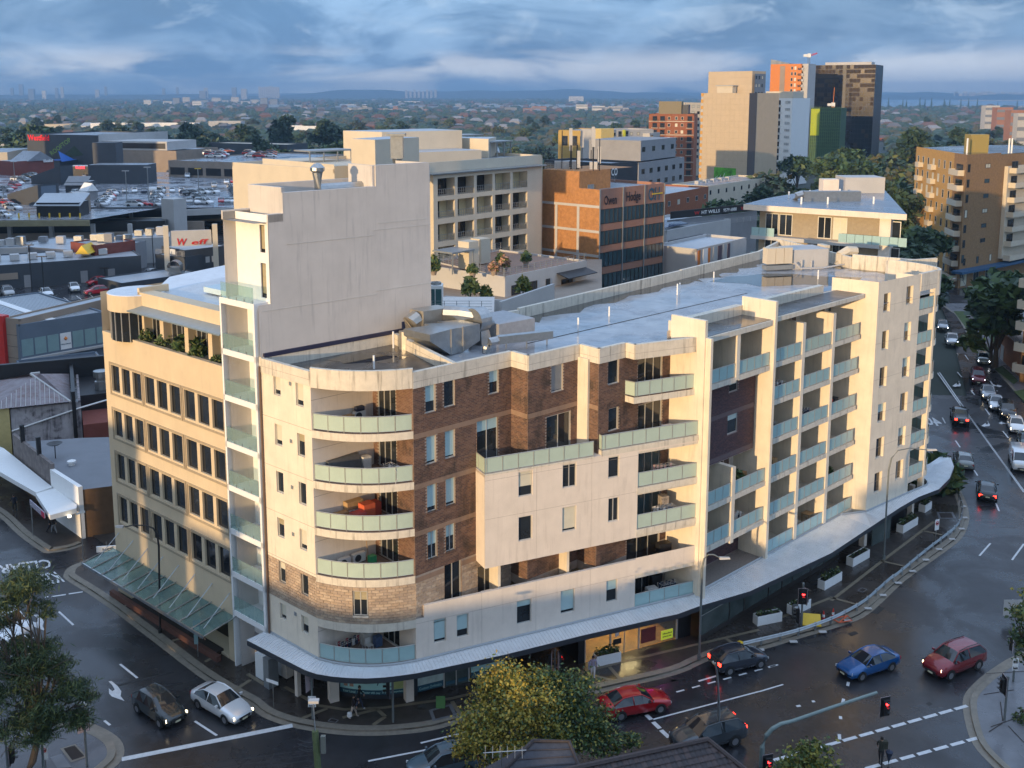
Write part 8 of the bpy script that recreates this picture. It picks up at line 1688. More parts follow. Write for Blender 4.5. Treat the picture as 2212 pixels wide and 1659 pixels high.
sign(D3(2105, 380), D3(2115, 205)[1], 'double grey road sign seen from behind at the right edge', 1.4, 1.3, LGRY)
# entry sign boxes under the glass awning
for px, lb in ((C0(910, 1228), 'white lightbox sign with a dark logo at the far end of the glass awning'), (C0(1310, 1530), 'white lightbox sign with a dark logo near the black street lamp')):
 c = gp(*px, 2.9); t = thing('lightbox_sign', lb, 'sign', (*c, 2.6)); F = Fac((c[0]-.8, c[1]), (c[0]+.8, c[1]+.25)); MB().fbox(F, 0, 1.6, -.12, .0, 2.65, 3.15).ob('box', W_WHITE, t); text('lettering', 'HCF', F.w(.5, .01, 2.78), F.w(1.3, .01, 2.78), F.w(.5, .01, 3.0), BLACK, t, bold=True); MB().tube([F.w(.8, -.06, 3.15), F.w(.8, -.06, 3.55)], .02, 4).ob('hanger', GREYM, t)
# guard rail
rp_ = [D2(2060, 590), D3(0, 540), D3(290, 470), D3(560, 378), D3(720, 305), D3(880, 212), D3(1010, 100), (1925, 1247), C3(1150, 1395), C3(1400, 1190), C3(1560, 1068), C3(1655, 985), C3(1695, 890), C3(1692, 800), C3(1650, 695), C3(1610, 640)]
gr = dense(rp_, .62); t = thing('guard_rail', 'long galvanised guard rail curving along the kerb', 'guard rail', (*gr[0], KZ)); L = len(gr)
mb = MB()
for i in range(L-1):
 a, b = gr[i], gr[i+1]; d = math.hypot(b[0]-a[0], b[1]-a[1]) or 1; n = ((b[1]-a[1])/d, -(b[0]-a[0])/d)
 prof = [(0, .46), (.05, .52), (.0, .60), (.05, .68), (0, .76)]
 for (o0, z0), (o1, z1) in zip(prof, prof[1:]): mb.quad((a[0]+n[0]*o0, a[1]+n[1]*o0, z0), (b[0]+n[0]*o0, b[1]+n[1]*o0, z0), (b[0]+n[0]*o1, b[1]+n[1]*o1, z1), (a[0]+n[0]*o1, a[1]+n[1]*o1, z1))
mb.ob('rail', GREYM, t, smooth=True)
for p in resample(gr, 26): MB().box(p[0]-.07, p[1]-.02, KZ, p[0]+.07, p[1]+.12, .74).ob('rail_post', GREYM, t)
p = gr[0]; MB().tube([(p[0]-.1, p[1], .1), (p[0]-.1, p[1], .75)], .22, 8).ob('yellow_end', YELLOW, t)
for k, q in enumerate(resample(gr, 60)[2:56:4]): MB().box(q[0]-.28, q[1]-.72, KZ+.0, q[0]+.28, q[1]-.42, KZ+.05).ob('kerb_block', LGRY, t)
c = gp(*D3(435, 395), .3); t = props(MB().add([(c[0]-.75, c[1]-.3, .2), (c[0]+.6, c[1]-.55, .2), (c[0]+.75, c[1]+.3, .75), (c[0]-.5, c[1]+.5, .75), (c[0]-.75, c[1]-.3, .25), (c[0]+.6, c[1]-.55, .25), (c[0]+.75, c[1]+.3, .8), (c[0]-.5, c[1]+.5, .8)], ((3, 2, 1, 0), (4, 5, 6, 7), (0, 1, 5, 4), (1, 2, 6, 5), (2, 3, 7, 6), (3, 0, 4, 7))).ob('yellow_board', YELLOW), 'tilted yellow warning board behind the guard rail', 'warning board')
for px, lb in ((D3(535, 380), 'taller orange traffic cone with white band beside the yellow board'), (D3(615, 360), 'second traffic cone just right of the taller one')):
 c = gp(*px, KZ); t = thing('traffic_cone', lb, 'traffic cone', (*c, KZ)); MB().lathe((*c, KZ), [(.14, .03), (.11, .3)], 10).ob('cone_base', RED, t); MB().lathe((*c, KZ), [(.11, .3), (.08, .5)], 10).ob('cone_band', W_WHITE, t); MB().lathe((*c, KZ), [(.08, .5), (.03, .78), (.01, .8)], 10).ob('cone_tip', RED, t); MB().box(c[0]-.2, c[1]-.2, KZ, c[0]+.2, c[1]+.2, KZ+.03).ob('foot', BLACK, t)
c = gp(*D3(670, 378), KZ); mb = MB(); mb.tube([(c[0]-.6, c[1]-.1, .3), (c[0]+.6, c[1], .5), (c[0]+.9, c[1]-.2, .2), (c[0]-.2, c[1]-.5, .2), (c[0]-.6, c[1]-.1, .3)], .05, 5); mb.tube([(c[0]+.6, c[1], .5), (c[0]-.2, c[1]-.5, .2)], .05, 5); props(mb.ob('fallen_barrier', ORANGE), 'fallen orange barrier frame beside the traffic cones', 'barrier')
c = gp(*D3(298, 355), KZ); props(MB().lathe((*c, KZ), [(.25, 0), (.27, .9), (.22, 1.0), (.01, 1.02)], 12).ob('litter_bin', GREYM), 'small grey litter bin beside the planters near the red signal', 'bin')
c = gp(*D1(1688, 1130), KZ); t = thing('sandwich_board', 'small green sandwich board on the footpath', 'sandwich board', (*c, KZ)); mb = MB(); mb.add([(c[0]-.3, c[1]-.25, KZ), (c[0]+.3, c[1]-.25, KZ), (c[0]+.3, c[1], KZ+.75), (c[0]-.3, c[1], KZ+.75), (c[0]-.3, c[1]+.25, KZ), (c[0]+.3, c[1]+.25, KZ)], ((0, 1, 2, 3), (3, 2, 5, 4))); mb.ob('board', M('board_green', (.06, .17, .045), .6), t)
# white planters
LM = {}
def shrub(par, x, y, z, rx, ry, h, n, mats=None, name='foliage', seed=0):
 r = random.Random(seed); mb = MB()
 for i in range(n):
  a, d = r.uniform(0, 2*pi), math.sqrt(r.random()); p = Vector((x+rx*d*math.cos(a), y+ry*d*math.sin(a), z+h*r.uniform(.05, 1)*(1.1-.6*d*d))); u = Vector((r.gauss(0, 1), r.gauss(0, 1), r.gauss(.4, .6))).normalized(); w = u.cross(Vector((r.gauss(0, 1), r.gauss(0, 1), 0.1))).normalized(); l = h*r.uniform(.14, .3)
  mb.add([p-u*l, p-w*l*.4, p+u*l, p+w*l*.4], [(0, 1, 2, 3)], r.choice((0, 0, 1, 2)))
 return mb.ob(name, mats or [G_, D_, O_], par)
PL = [(D2(815, 790), D2(1025, 745), 'by the eatery window', .9), (D3(-15, 430), D3(190, 388), 'left of the red signal', .5), (D3(285, 345), D3(430, 275), 'behind the red signal post', .6), (C3(545, 1535), C3(690, 1450), 'third along the guard rail footpath', .9), (C3(782, 1340), C3(922, 1260), 'holding dark soil near the black recess', .15), (C3(1200, 1060), C3(1325, 985), 'full of leafy plants near the far column', .9), (C3(1385, 888), C3(1440, 850), 'tallest one under the rounded canopy end', 1.2)]
for i, (a, b, lb, h) in enumerate(PL):
 A, B = gp(*a, KZ), gp(*b, KZ); F = Fac(A, B); L = max(1.2, F.L); t = thing('planter', 'white rectangular planter '+lb, 'planter', (*A, KZ), 'white planters under the canopy'); mb = MB()
 for s0, s1, o0, o1 in ((0, L, -.05, 0), (0, L, -.65, -.6), (0, .05, -.6, -.05), (L-.05, L, -.6, -.05)): mb.fbox(F, s0, s1, o0, o1, KZ, KZ+.75)
 mb.ob('box', W_WHITE, t); MB().fbox(F, .05, L-.05, -.6, -.05, KZ+.3, KZ+.68).ob('soil', SOIL, t); c = F.p(L/2, -.32); rx = L*.5
 mb = MB(); r = random.Random(i)
 for k in range(int(160*max(h, .3))):
  q = F.w(r.uniform(.1, L-.1), r.uniform(-.58, -.08), KZ+.68+r.uniform(0, h*.55)); p = Vector(q); u = Vector((r.gauss(0, 1), r.gauss(0, 1), r.gauss(.4, .6))).normalized(); w = u.cross(Vector((r.gauss(0, 1), r.gauss(0, 1), .1))).normalized(); l = r.uniform(.08, .2); mb.add([p-u*l, p-w*l*.4, p+u*l, p+w*l*.4], [(0, 1, 2, 3)], r.choice((0, 1, 1, 2)))
 mb.ob('foliage', [G_, D_, O_], t)
c = gp(*C3(1500, 735), KZ); t = thing('shrub', 'dark green shrub overhanging the footpath under the rounded canopy end', 'shrub', (*c, KZ)); shrub(t, c[0], c[1]+1.5, .3, 2.6, 2.0, 3.4, 700, seed=5); MB().tube([(c[0], c[1]+1.5, 0), (c[0], c[1]+1.5, 2)], .1, 6).ob('stem', BARK, t)
# ---------------------------------------------------------------- foreground trees and roofs
def leafy(name, label, base_pt, cl, n, leaf, mats, weights, trunk_r, seed, aspect=.6, needle=False, fl=1.0):
 """A foreground tree: limbs reach each leaf clump, leaves fill the clumps unevenly."""
 r = random.Random(seed); t = thing(name, label, 'tree', base_pt); mb = MB(); tot = sum(c[3]**2 for c in cl); B = Vector(base_pt)
 for ci, (cx, cy, cz, cr) in enumerate(cl):
  wts = weights(cx, cy, cz) if callable(weights) else weights; sub = [Vector((r.gauss(0, 1), r.gauss(0, 1), r.gauss(0, .8))).normalized()*cr*r.uniform(.5, .95) for _ in range(9)]
  for i in range(int(n*cr*cr/tot)):
   s = r.choice(sub); p = s+Vector((r.gauss(0, .3), r.gauss(0, .3), r.gauss(0, .22)))*cr; p = Vector((cx+p.x, cy+p.y, cz+p.z*fl))
   u = Vector((r.gauss(0, 1), r.gauss(0, 1), r.gauss(.8 if needle else -.1, .7))).normalized(); w = u.cross(Vector((r.gauss(0, 1), r.gauss(0, 1), r.gauss(0, 1)))).normalized(); l = leaf*r.uniform(.6, 1.5)
   mb.add([p-u*l, p-w*l*aspect, p+u*l, p+w*l*aspect], [(0, 1, 2, 3)], r.choices(range(len(mats)), wts)[0])
 mb.ob('crown', mats, t); tb = MB(); top = Vector((sum(c[0] for c in cl)/len(cl), sum(c[1] for c in cl)/len(cl), min(c[2] for c in cl)+.5)); fk = B.lerp(top, .75); tb.tube([B, B.lerp(top, .4)+Vector((.15, .1, 0)), fk, top], trunk_r, 9, 0, trunk_r*.5)
 for cx, cy, cz, cr in cl:
  e = Vector((cx, cy, cz)); tb.tube([fk, fk.lerp(e, .5)+Vector((0, 0, .25*cr)), e], trunk_r*.38, 6, 0, .02)
  for k in range(4): q = e+Vector((r.gauss(0, 1), r.gauss(0, 1), r.gauss(0, .7)))*cr*.7; tb.tube([fk.lerp(e, .7), q], .045, 4, 0, .01)
 tb.ob('trunk', BARK, t); return t
b = gp(1195, 1790); cl = []
for u, v, k, cr in ((1060, 1520, 0, 1.6), (1095, 1470, .6, 1.6), (1130, 1500, -.6, 1.7), (1050, 1570, -.5, 1.5), (1110, 1570, -1, 1.8), (1030, 1600, -.6, 1.3), (1180, 1545, -.3, 1.7), (1215, 1495, .5, 1.5), (1250, 1520, .4, 1.6), (1275, 1560, .6, 1.6), (1230, 1590, -.6, 1.7), (1160, 1610, -1, 1.6), (1300, 1590, .3, 1.3), (1340, 1600, .3, .9), (1365, 1592, .3, .6), (1090, 1620, -1, 1.5), (1150, 1475, .3, 1.1), (1195, 1465, .5, .9), (1010, 1625, -.5, .9), (1245, 1480, .6, .9)):
 q = at(u, v, b[1]+1.5+k*1.6); cl.append((*q, cr*.86))
YL = [M('golden_leaf', (.36, .26, .035), .6, var=.3, scale=3), M('lime_leaf', (.24, .22, .035), .6, var=.3, scale=3), LEAFS[0], LEAFS[1]]
xm = b[0]; leafy('leafy_tree', 'large tree turning from yellow to green above the road at the bottom', (*b, 0), cl, 27000, .088, YL, lambda x, y, z: (5, 4, 2, .4) if x < xm-1.6 else (1.6, 4, 3, 1) if x < xm-.2 else (.3, 2, 5, 3), .24, 3)
b = (-28.0, 55.0); cl = []
for u, v, k, cr in ((30, 1250, 0, 1.1), (60, 1268, .3, 1.0), (5, 1290, 0, 1.2), (85, 1312, .3, .55), (100, 1328, .3, .4), (20, 1420, .2, 1.2), (70, 1410, 0, .9), (95, 1395, .4, .7), (60, 1450, .2, 1.1), (110, 1440, .3, .8), (130, 1435, .2, .6), (20, 1500, 0, 1.3), (90, 1520, 0, 1.1), (140, 1480, .3, .8), (175, 1490, .4, .8), (195, 1500, .4, .5), (120, 1555, .1, 1.0), (160, 1550, .2, .8), (30, 1570, -.3, 1.2), (180, 1560, .2, .5), (75, 1585, -.2, .9), (-10, 1360, 0, 1.0)):
 q = at(u, v, b[1]+.5+k*2); cl.append((*q, cr*1.18))
PN = [M('pine_needle', (.045, .075, .032), .7, var=.3, scale=3), M('pine_tip', (.095, .12, .032), .7, var=.3, scale=3), LEAFS[1]]
leafy('pine_tree', 'dark green needle-leaved pine hanging over the lower left corner', (*b, 0), cl, 23000, .19, PN, (4, 3, 3), .26, 8, .12, True, .55)
b = gp(1745, 1900); leafy('small_tree', 'small bright green treetop at the bottom edge beside the crossing', (*b, 0), [(*at(u, v, b[1]+1+k), cr) for u, v, k, cr in ((1730, 1650, 0, .9), (1760, 1635, .3, .8), (1785, 1660, 0, .8), (1715, 1680, 0, .9), (1775, 1690, -.3, 1), (1700, 1660, .2, .4), (1748, 1618, .3, .45))], 3200, .11, [LEAFS[2], YL[1], LEAFS[0]], (3, 3, 3), .14, 11)
b = gp(2265, 1560); leafy('street_tree', 'green foliage of a street tree poking in at the right edge', (*b, 0), [(*at(u, v, b[1]+k), cr) for u, v, k, cr in ((2205, 1320, 0, .8), (2235, 1300, .2, 1), (2240, 1350, 0, 1.2), (2212, 1380, 0, .7), (2230, 1410, 0, .9), (2205, 1550, 0, .5))], 2600, .12, [LEAFS[0], LEAFS[2], LEAFS[1]], (3, 2, 3), .15, 12)
# pots and planting on the podium and office terraces
t_, F_, Fl_ = podium
for k, (s, o, h, m, lb) in enumerate(((-2.5, -3.2, 1.1, None, 'potted green shrub nearest the terrace railing corner'), (3.4, -3.0, 1.4, [M('pink_blossom', (.42, .24, .16), .8, var=.3, scale=4), O_], 'potted pink flowering bush on the terrace'), (6.2, -6.0, 1.2, None, 'potted dark shrub beside the terrace chimney'), (9.0, -4.0, 1.3, None, 'potted round bush at the right of the terrace'), (.2, -2.0, 1.2, [bpy.data.materials['pink_blossom'], O_], 'pink bush in a bowl at the terrace edge'), (-4.5, -8, 1.8, None, 'tall potted conifer under the shade canopy'))):
 c = F_.w(s, o, 17.5); t = thing('potted_plant', lb, 'potted plant', c); MB().lathe(c, [(.3, 0), (.48, .7), (.44, .7), (.01, .6)], 10).ob('pot', TANC, t); shrub(t, c[0], c[1], c[2]+.6, .7, .7, h, 260, None if not m else [m[0], m[0], m[1]], seed=k)
for k, (s, h) in enumerate(((-15.4, .9), (-13.0, .9), (-10.6, 1.2), (-8.4, 1.3), (-6.0, .5))):
 c = LP.w(s, -.75, 21.65); t = thing('terrace_bush', ('round bush', 'low bush', 'round golden bush', 'tall round bush', 'trailing plant')[k]+(' by the rounded glass corner', ' between the first office pillars', ' before the second office pillar', ' after the second office pillar', ' in the broken planter')[k]+' on the office terrace', 'bush', c); shrub(t, c[0], c[1], c[2], .55, .45, h, 240, seed=20+k); MB().cyl(c, .22, .2, 8).ob('pot', TANC, t)
for u, v, s, lb in ((1016, 625, 1.2, 'green shrub in the sunken courtyard'), (1130, 620, 1.0, 'palm fronds below the podium windows'), (1050, 632, .8, 'small yellow-green shrub in the courtyard')):
 c = at(u, v, 112); t = thing('courtyard_shrub', lb, 'shrub', c); shrub(t, c[0], c[1], c[2]-.5, s*.8, s*.8, s*1.6, 220, [O_, G_, YL[1]], seed=int(u)); MB().tube([(c[0], c[1], 8), (c[0], c[1], c[2])], .08, 5).ob('stem', BARK, t)
# brown tiled roof in the foreground
TILE = [M('roof_tile_%s' % w, c, .7, var=.3, scale=6) for w, c in zip(('brown', 'dark', 'plum'), ((.060, .045, .045), (.045, .036, .038), (.072, .05, .048)))]
HR = 8.0; ra, rb = gp(*D2(640, 1590), HR), gp(*D2(1770, 1350), HR)
HR -= .5; t = thing('tiled_roof_house', 'house with a dark brown tiled hip roof along the bottom edge', 'house', (*ra, 0)); F = Fac(ra, rb)
L = F.L; EO, EZ = 6.0, 4.6
hipR = F.w(L+4.2, 5.0, EZ); eR = F.w(L+4.2, EO, EZ)
mb = MB(); mb.add([F.w(-6, 0, HR), F.w(L, 0, HR), F.w(L+4.2, EO, EZ), F.w(-6, EO, EZ), F.w(L+2.2, -1.3, EZ), F.w(-6, -1.3, EZ)], ((0, 1, 2, 3), (1, 4, 2), (0, 5, 4, 1))); mb.add([F.w(-5, EO-.4, 0), F.w(L+3.8, EO-.4, 0), F.w(L+2, -1.2, 0), F.w(-5, -1.2, 0)]+[F.w(-5, EO-.4, EZ), F.w(L+3.8, EO-.4, EZ), F.w(L+2, -1.2, EZ), F.w(-5, -1.2, EZ)], ((0, 1, 5, 4), (1, 2, 6, 5), (2, 3, 7, 6), (3, 0, 4, 7)), 1); mb.ob('roof_deck', [TILE[1], TANC], t)
tm = []
for m in TILE:
 mb = MB(); mb.add([(0, 0, .02), (.29, 0, .02), (.29, .36, .075), (0, .36, .075), (.145, 0, .055), (.145, .36, .11), (0, .36, .01), (.29, .36, .01)], ((0, 4, 5, 3), (4, 1, 2, 5), (3, 5, 2, 7, 6))); tm.append(mb.mesh('roof_tile', m))
sl = math.hypot(EO, HR-EZ); ang = math.atan2(HR-EZ, EO); Bs = base_of(t); cnt = 0; rest = MB(); vis = []
for side in (1, -1):
 for row in range(int(sl/.33)):
  o = (row*.33)*math.cos(ang); z = HR-(row*.33)*math.sin(ang)
  if side == -1: continue
  s = -6.0
  smax = L+4.2*o/EO
  while s < smax: vis.append((side, s, o, z)); s += .30
def tile_pts(side, s, o, z):
 q = []
 for x, y, h in ((0, 0, .02), (.29, 0, .02), (.29, .36, .075), (0, .36, .075), (.145, 0, .055), (.145, .36, .11)): oo = o+y*math.cos(ang)+h*math.sin(ang); q.append(F.w(s+x, side*oo, z-y*math.sin(ang)+h*math.cos(ang)))
 return q
vis.sort(key=lambda a: (a[2] if a[0] == 1 else 9))
nt = 0
for v_ in vis:
 P = tile_pts(*v_); inview = v_[0] == 1 and v_[1] > -1 and v_[2] < 3.2
 if inview and nt < 300: MB().add(P, ((0, 4, 5, 3), (4, 1, 2, 5))).ob('roof_tile', TILE[R.randrange(3)], t); nt += 1
 else: rest.add(P, ((0, 4, 5, 3), (4, 1, 2, 5)), R.randrange(3))
rest.ob('roof_tiles', TILE, t)['kind'] = 'stuff'
mb = MB(); mb.tube([F.w(-6, 0, HR+.1), F.w(L, 0, HR+.1), F.w(L+4.2, EO, EZ+.1)], .14, 6); mb.ob('ridge_capping', TILE[0], t)
ha, hb = gp(*D2(270, 1430), 8.2), gp(*D2(580, 1437), 8.2)
t = thing('slate_hip_roof', 'neighbouring dark slate hip roof below the yellow-green tree', 'house', (*ha, 0)); Fh = Fac(ha, hb); mb = MB(); mb.add([Fh.w(0, 0, 8.2), Fh.w(Fh.L, 0, 8.2), Fh.w(Fh.L+1.6, 3.5, 6.0), Fh.w(-5.5, 4.5, 5.0), Fh.w(-5.5, .6, 5.2), Fh.w(Fh.L+.6, -.7, 6.4)], ((0, 1, 2, 3), (0, 3, 4), (1, 5, 2), (0, 4, 5, 1))); mb.add([Fh.w(-5, 4, 0), Fh.w(Fh.L+1.2, 3.2, 0), Fh.w(Fh.L+.5, -.5, 0), Fh.w(-5, .7, 0), Fh.w(-5, 4, 5.2), Fh.w(Fh.L+1.2, 3.2, 6), Fh.w(Fh.L+.5, -.5, 6), Fh.w(-5, .7, 5.1)], ((0, 1, 5, 4), (1, 2, 6, 5), (2, 3, 7, 6), (3, 0, 4, 7)), 1); mb.ob('roof_deck', [M('slate_blue', (.040, .042, .055), .6, var=.3, scale=5), TANC], t)
mb = MB()
for k in range(12):
 f = k/12; mb.tube([Fh.w(-5.5*f, 4.5*f, 8.23-3.2*f), Fh.w(Fh.L+1.6*f, 3.5*f, 8.23-2.2*f)], .035, 4)
mb.ob('slate_rows', TILE[1], t)['kind'] = 'stuff'
mb = MB(); mb.tube([Fh.w(0, 0, 8.25), Fh.w(Fh.L, 0, 8.25), Fh.w(Fh.L+1.6, 3.5, 6.05)], .09, 6); mb.tube([Fh.w(0, 0, 8.25), Fh.w(-5.5, 4.5, 5.05)], .1, 6); mb.ob('ridge_capping', TILE[1], t)
a = gp(*D2(0, 1640), 7.6); mb = MB(); mb.tube([(a[0], a[1], 6.5), (a[0], a[1], 8.4)], .03, 5); mb.tube([(a[0]-.9, a[1], 8.3), (a[0]+1.2, a[1], 8.45)], .025, 4)
for k in range(6): mb.tube([(a[0]-.8+k*.36, a[1]-.45, 8.32), (a[0]-.8+k*.36, a[1]+.45, 8.36)], .018, 4)
props(mb.ob('tv_antenna', GREYM), 'thin aluminium television antenna on the slate roof', 'antenna')
# ---------------------------------------------------------------- things on balconies and roofs
def ac(F, s, o, z, label, w=.82, flip=0):
 c = F.w(s, o, z); t = thing('air_conditioner', label, 'air conditioner', c); MB().fbox(F, s-w/2, s+w/2, o-.15, o+.15, z+.06, z+.66).ob('case', WHITEM, t)
 mb = MB(); q = F.w(s-.12, o+.155, z+.36); mb.tube([F.w(s-.12, o+.15, z+.36), F.w(s-.12, o+.165, z+.36)], .24, 14); mb.ob('fan_grille', CHAR, t); MB().fbox(F, s-w/2+.05, s+w/2-.05, o-.12, o+.12, z, z+.06).ob('feet', BLACK, t); return t
def rack(F, s, o, z, label, mats, w=1.4, n=7):
 c = F.w(s, o, z); t = thing('clothes_rack', label, 'clothes rack', c); mb = MB()
 for x in (-w/2, w/2): mb.tube([F.w(s+x, o-.28, z), F.w(s+x, o+.28, z+.95)], .014, 4); mb.tube([F.w(s+x, o+.28, z), F.w(s+x, o-.28, z+.95)], .014, 4)
 for k in range(4): mb.tube([F.w(s-w/2, o-.27+.18*k, z+.95), F.w(s+w/2, o-.27+.18*k, z+.95)], .01, 3)
 mb.ob('frame', WHITEM, t)
 for k in range(n):
  x = s-w/2+.1+k*(w-.2)/n; q = o-.25+.16*(k % 4); h = R.uniform(.3, .6); MB().hexa([F.w(x, q-.03, z+.95-h), F.w(x+.17, q-.03, z+.95-h), F.w(x+.17, q+.03, z+.95-h), F.w(x, q+.03, z+.95-h), F.w(x, q-.015, z+.97), F.w(x+.18, q-.015, z+.97), F.w(x+.18, q+.015, z+.97), F.w(x, q+.015, z+.97)]).ob('hung_cloth', R.choice(mats), t)
def crate(F, s, o, z, w, d, h, name, label, m, cat='box'): return props(MB().fbox(F, s-w/2, s+w/2, o-d/2, o+d/2, z, z+h).fbox(F, s-w/2+.02, s+w/2-.02, o-d/2+.02, o+d/2-.02, z+h, z+h+.012).ob(name, m), label, cat)
CLB, CLW, CLP, CLR = M('navy_cloth', (.02, .025, .05), .9), M('white_cloth', (.62, .60, .58), .9), M('pink_cloth', (.50, .30, .28), .9), M('red_cloth', (.35, .04, .05), .9)
Z6, Z5, Z4, Z3, Z1 = LV[6]+.05, LV[5]+.05, LV[4]+.05, LV[3]+.05, LV[1]+.05
W = CA
ac(W, 3.3, .35, Z6, 'air conditioner on the top curved balcony'); crate(W, 2.3, .6, Z6, .7, .4, .62, 'cardboard_box', 'cardboard box beside the air conditioner on the top curved balcony', CARD); crate(W, 3.3, .4, Z6+.68, .6, .3, .28, 'shoe_pile', 'heap of dark shoes on the top balcony air conditioner', CLB, 'shoes')
crate(W, 1.3, .7, Z6, 1.3, .35, .5, 'folded_fabric', 'pale folded fabric on the top curved balcony', CLW, 'fabric')
t = props(MB().hexa([W.w(.9, .25, Z5), W.w(3.2, .25, Z5), W.w(3.2, .9, Z5), W.w(.9, .9, Z5), W.w(.9, .12, Z5+1.1), W.w(3.2, .12, Z5+1.2), W.w(3.2, .4, Z5+1.2), W.w(.9, .4, Z5+1.1)]).ob('grey_sofa', M('grey_upholstery', (.10, .10, .10), .8, var=.2)), 'long dark grey sofa pushed against the wall of the second curved balcony', 'sofa')
rack(CB, 3.2, .8, Z5, 'laundry rack with pale clothes on the second curved balcony', [CLW, CLB, CLW], 1.3); crate(W, 3.6, .5, Z5+.0, .6, .5, .9, 'storage_cabinet', 'pale cabinet at the back of the second curved balcony', WHITEM, 'cabinet')
for k, (s, o, z, w, h, lb) in enumerate(((1.6, .6, 0, .9, .75, 'cardboard carton lowest on the third curved balcony'), (2.7, .35, .7, 1.2, .5, 'long cardboard carton stacked highest on the third curved balcony'))): crate(W, s, o, Z4+z, w, .5, h, 'cardboard_carton', lb, CARD)
ac(W, 2.6, .4, Z4, 'air conditioner buried under cartons on the third curved balcony')
for s, o, z, m, lb in ((2.3, 1.5, 0, M('coral_bag', (.50, .10, .08), .8, var=.15), 'coral striped storage bag on the third curved balcony'), (3.1, 1.3, .35, ORANGE, 'orange striped storage bag on the third curved balcony'), (3.7, 1.1, .2, M('deep_red_bag', (.42, .06, .03), .8, var=.15), 'deep red storage bag at the door of the third curved balcony')):
 t = crate(W, s, o, Z4+z, .85, .7, .85, 'storage_bag', lb, m, 'bag')
crate(W, 2.5, 2.0, Z4, .6, .3, .55, 'pink_towel', 'pink towel draped over the lowest storage bag', CLP, 'towel')
ac(W, 1.9, .35, Z3, 'air conditioner with its fan facing out, left one on the fourth curved balcony'); ac(W, 3.0, .35, Z3, 'air conditioner right of its twin on the fourth curved balcony', .95); crate(W, 3.7, .9, Z3, .45, .4, .45, 'milk_crate', 'green plastic crate on the fourth curved balcony', GREEN, 'crate'); crate(W, 1.1, .5, Z3, .9, .4, .5, 'storage_tub', 'pale grey tub at the left of the fourth curved balcony', LGRY, 'tub')
props(MB().tube([W.w(3.7, .5, Z3), W.w(3.75, .12, Z3+1.5)], .02, 4).box(*W.w(3.6, .45, Z3), *[a+.2 for a in W.w(3.6, .45, Z3)]).ob('broom', CARD), 'broom leaning by the door of the fourth curved balcony', 'broom')
rack(W, 1.9, .8, Z1, 'laundry rack of dark clothes on the lowest curved balcony', [CLB, CLB, CLW, CLR], 1.7, 10); crate(W, 3.4, .5, Z1, .7, .5, .85, 'washing_machine', 'white machine at the back of the lowest curved balcony', WHITEM, 'appliance')
def chair(F, s, o, z, label, m):
 t = thing('garden_chair', label, 'chair', F.w(s, o, z)); MB().fbox(F, s-.2, s+.2, o-.2, o+.2, z+.42, z+.46).ob('seat', m, t); MB().fbox(F, s-.2, s+.2, o-.22, o-.18, z+.5, z+.9).ob('backrest', m, t)
 for a in (-.18, .18):
  for b in (-.18, .18): MB().fbox(F, s+a-.015, s+a+.015, o+b-.015, o+b+.015, z, z+.42).ob('leg', m, t)
chair(W, 3.0, 1.4, Z1, 'white folding chair on the lowest curved balcony', WHITEM); crate(W, 3.8, 1.2, Z1, .5, .4, .7, 'blue_laundry', 'heap of blue and pink laundry on the lowest curved balcony', M('blue_cloth', (.10, .16, .30), .9, var=.4, scale=8), 'laundry')
# street-face balconies
for z, s in ((19.42, 20.2), (16.12, 19.6)): ac(FP, s, -1.2, z, 'air conditioner on the '+('topmost brick' if z > 18 else 'long upper')+' balcony by the yellow party wall')
props(MB().fbox(FP, 18.0, 20.0, -1.4, -1.1, 20.1, 20.15).fbox(FP, 18.2, 18.25, -1.3, -1.25, 19.4, 20.1).fbox(FP, 19.7, 19.75, -1.3, -1.25, 19.4, 20.1).ob('ironing_board', LGRY), 'pale board table on the topmost brick balcony', 'table')
rack(FP, 19.2, -.9, 13.0, 'laundry rack with a pink sheet and dark coats on the fourth street balcony', [CLP, CLP, CLB, CLB], 1.6); rack(FP, 19.3, -.8, 9.92, 'laundry rack with white and blue clothes on the third street balcony', [CLW, CLW, M('slate_cloth', (.12, .14, .18), .9)], 1.7, 9)
crate(FP, 19.6, -1.4, 9.92, .6, .6, 1.5, 'clothes_heap', 'tall heap of pale and green clothes on the third street balcony', M('mixed_cloth', (.35, .30, .26), .9, var=.7, scale=6), 'clothes')
t = thing('barbecue_grill', 'black covered barbecue on the long terrace behind the solid parapet', 'barbecue', FP.w(19.6, -1.2, 6.6)); MB().fbox(FP, 19.1, 20.1, -1.5, -.9, 7.3, 7.9).ob('lid', BLACK, t); MB().fbox(FP, 19.2, 20.0, -1.4, -1.0, 6.6, 7.3).ob('cart', CHAR, t); MB().cyl(FP.w(19.0, -.7, 6.6), .2, .55, 10).ob('gas_bottle', LGRY, t)
rack(FP, 19.8, -.8, 4.0, 'laundry rack of navy clothes on the lowest street balcony', [CLB, CLB, CLW], 1.5, 9); crate(FP, 18.5, -1.0, 4.0, .8, .5, .75, 'white_trolley', 'small white trolley with pots on the lowest street balcony', WHITEM, 'trolley'); crate(FP, 19.4, -1.8, 4.0, .9, .4, 1.2, 'black_shelf', 'black shelf at the back of the lowest street balcony', BLACK, 'shelf')
ac(FP, 5.4, -.9, 6.62, 'air conditioner on the stone terrace left of the first fin')
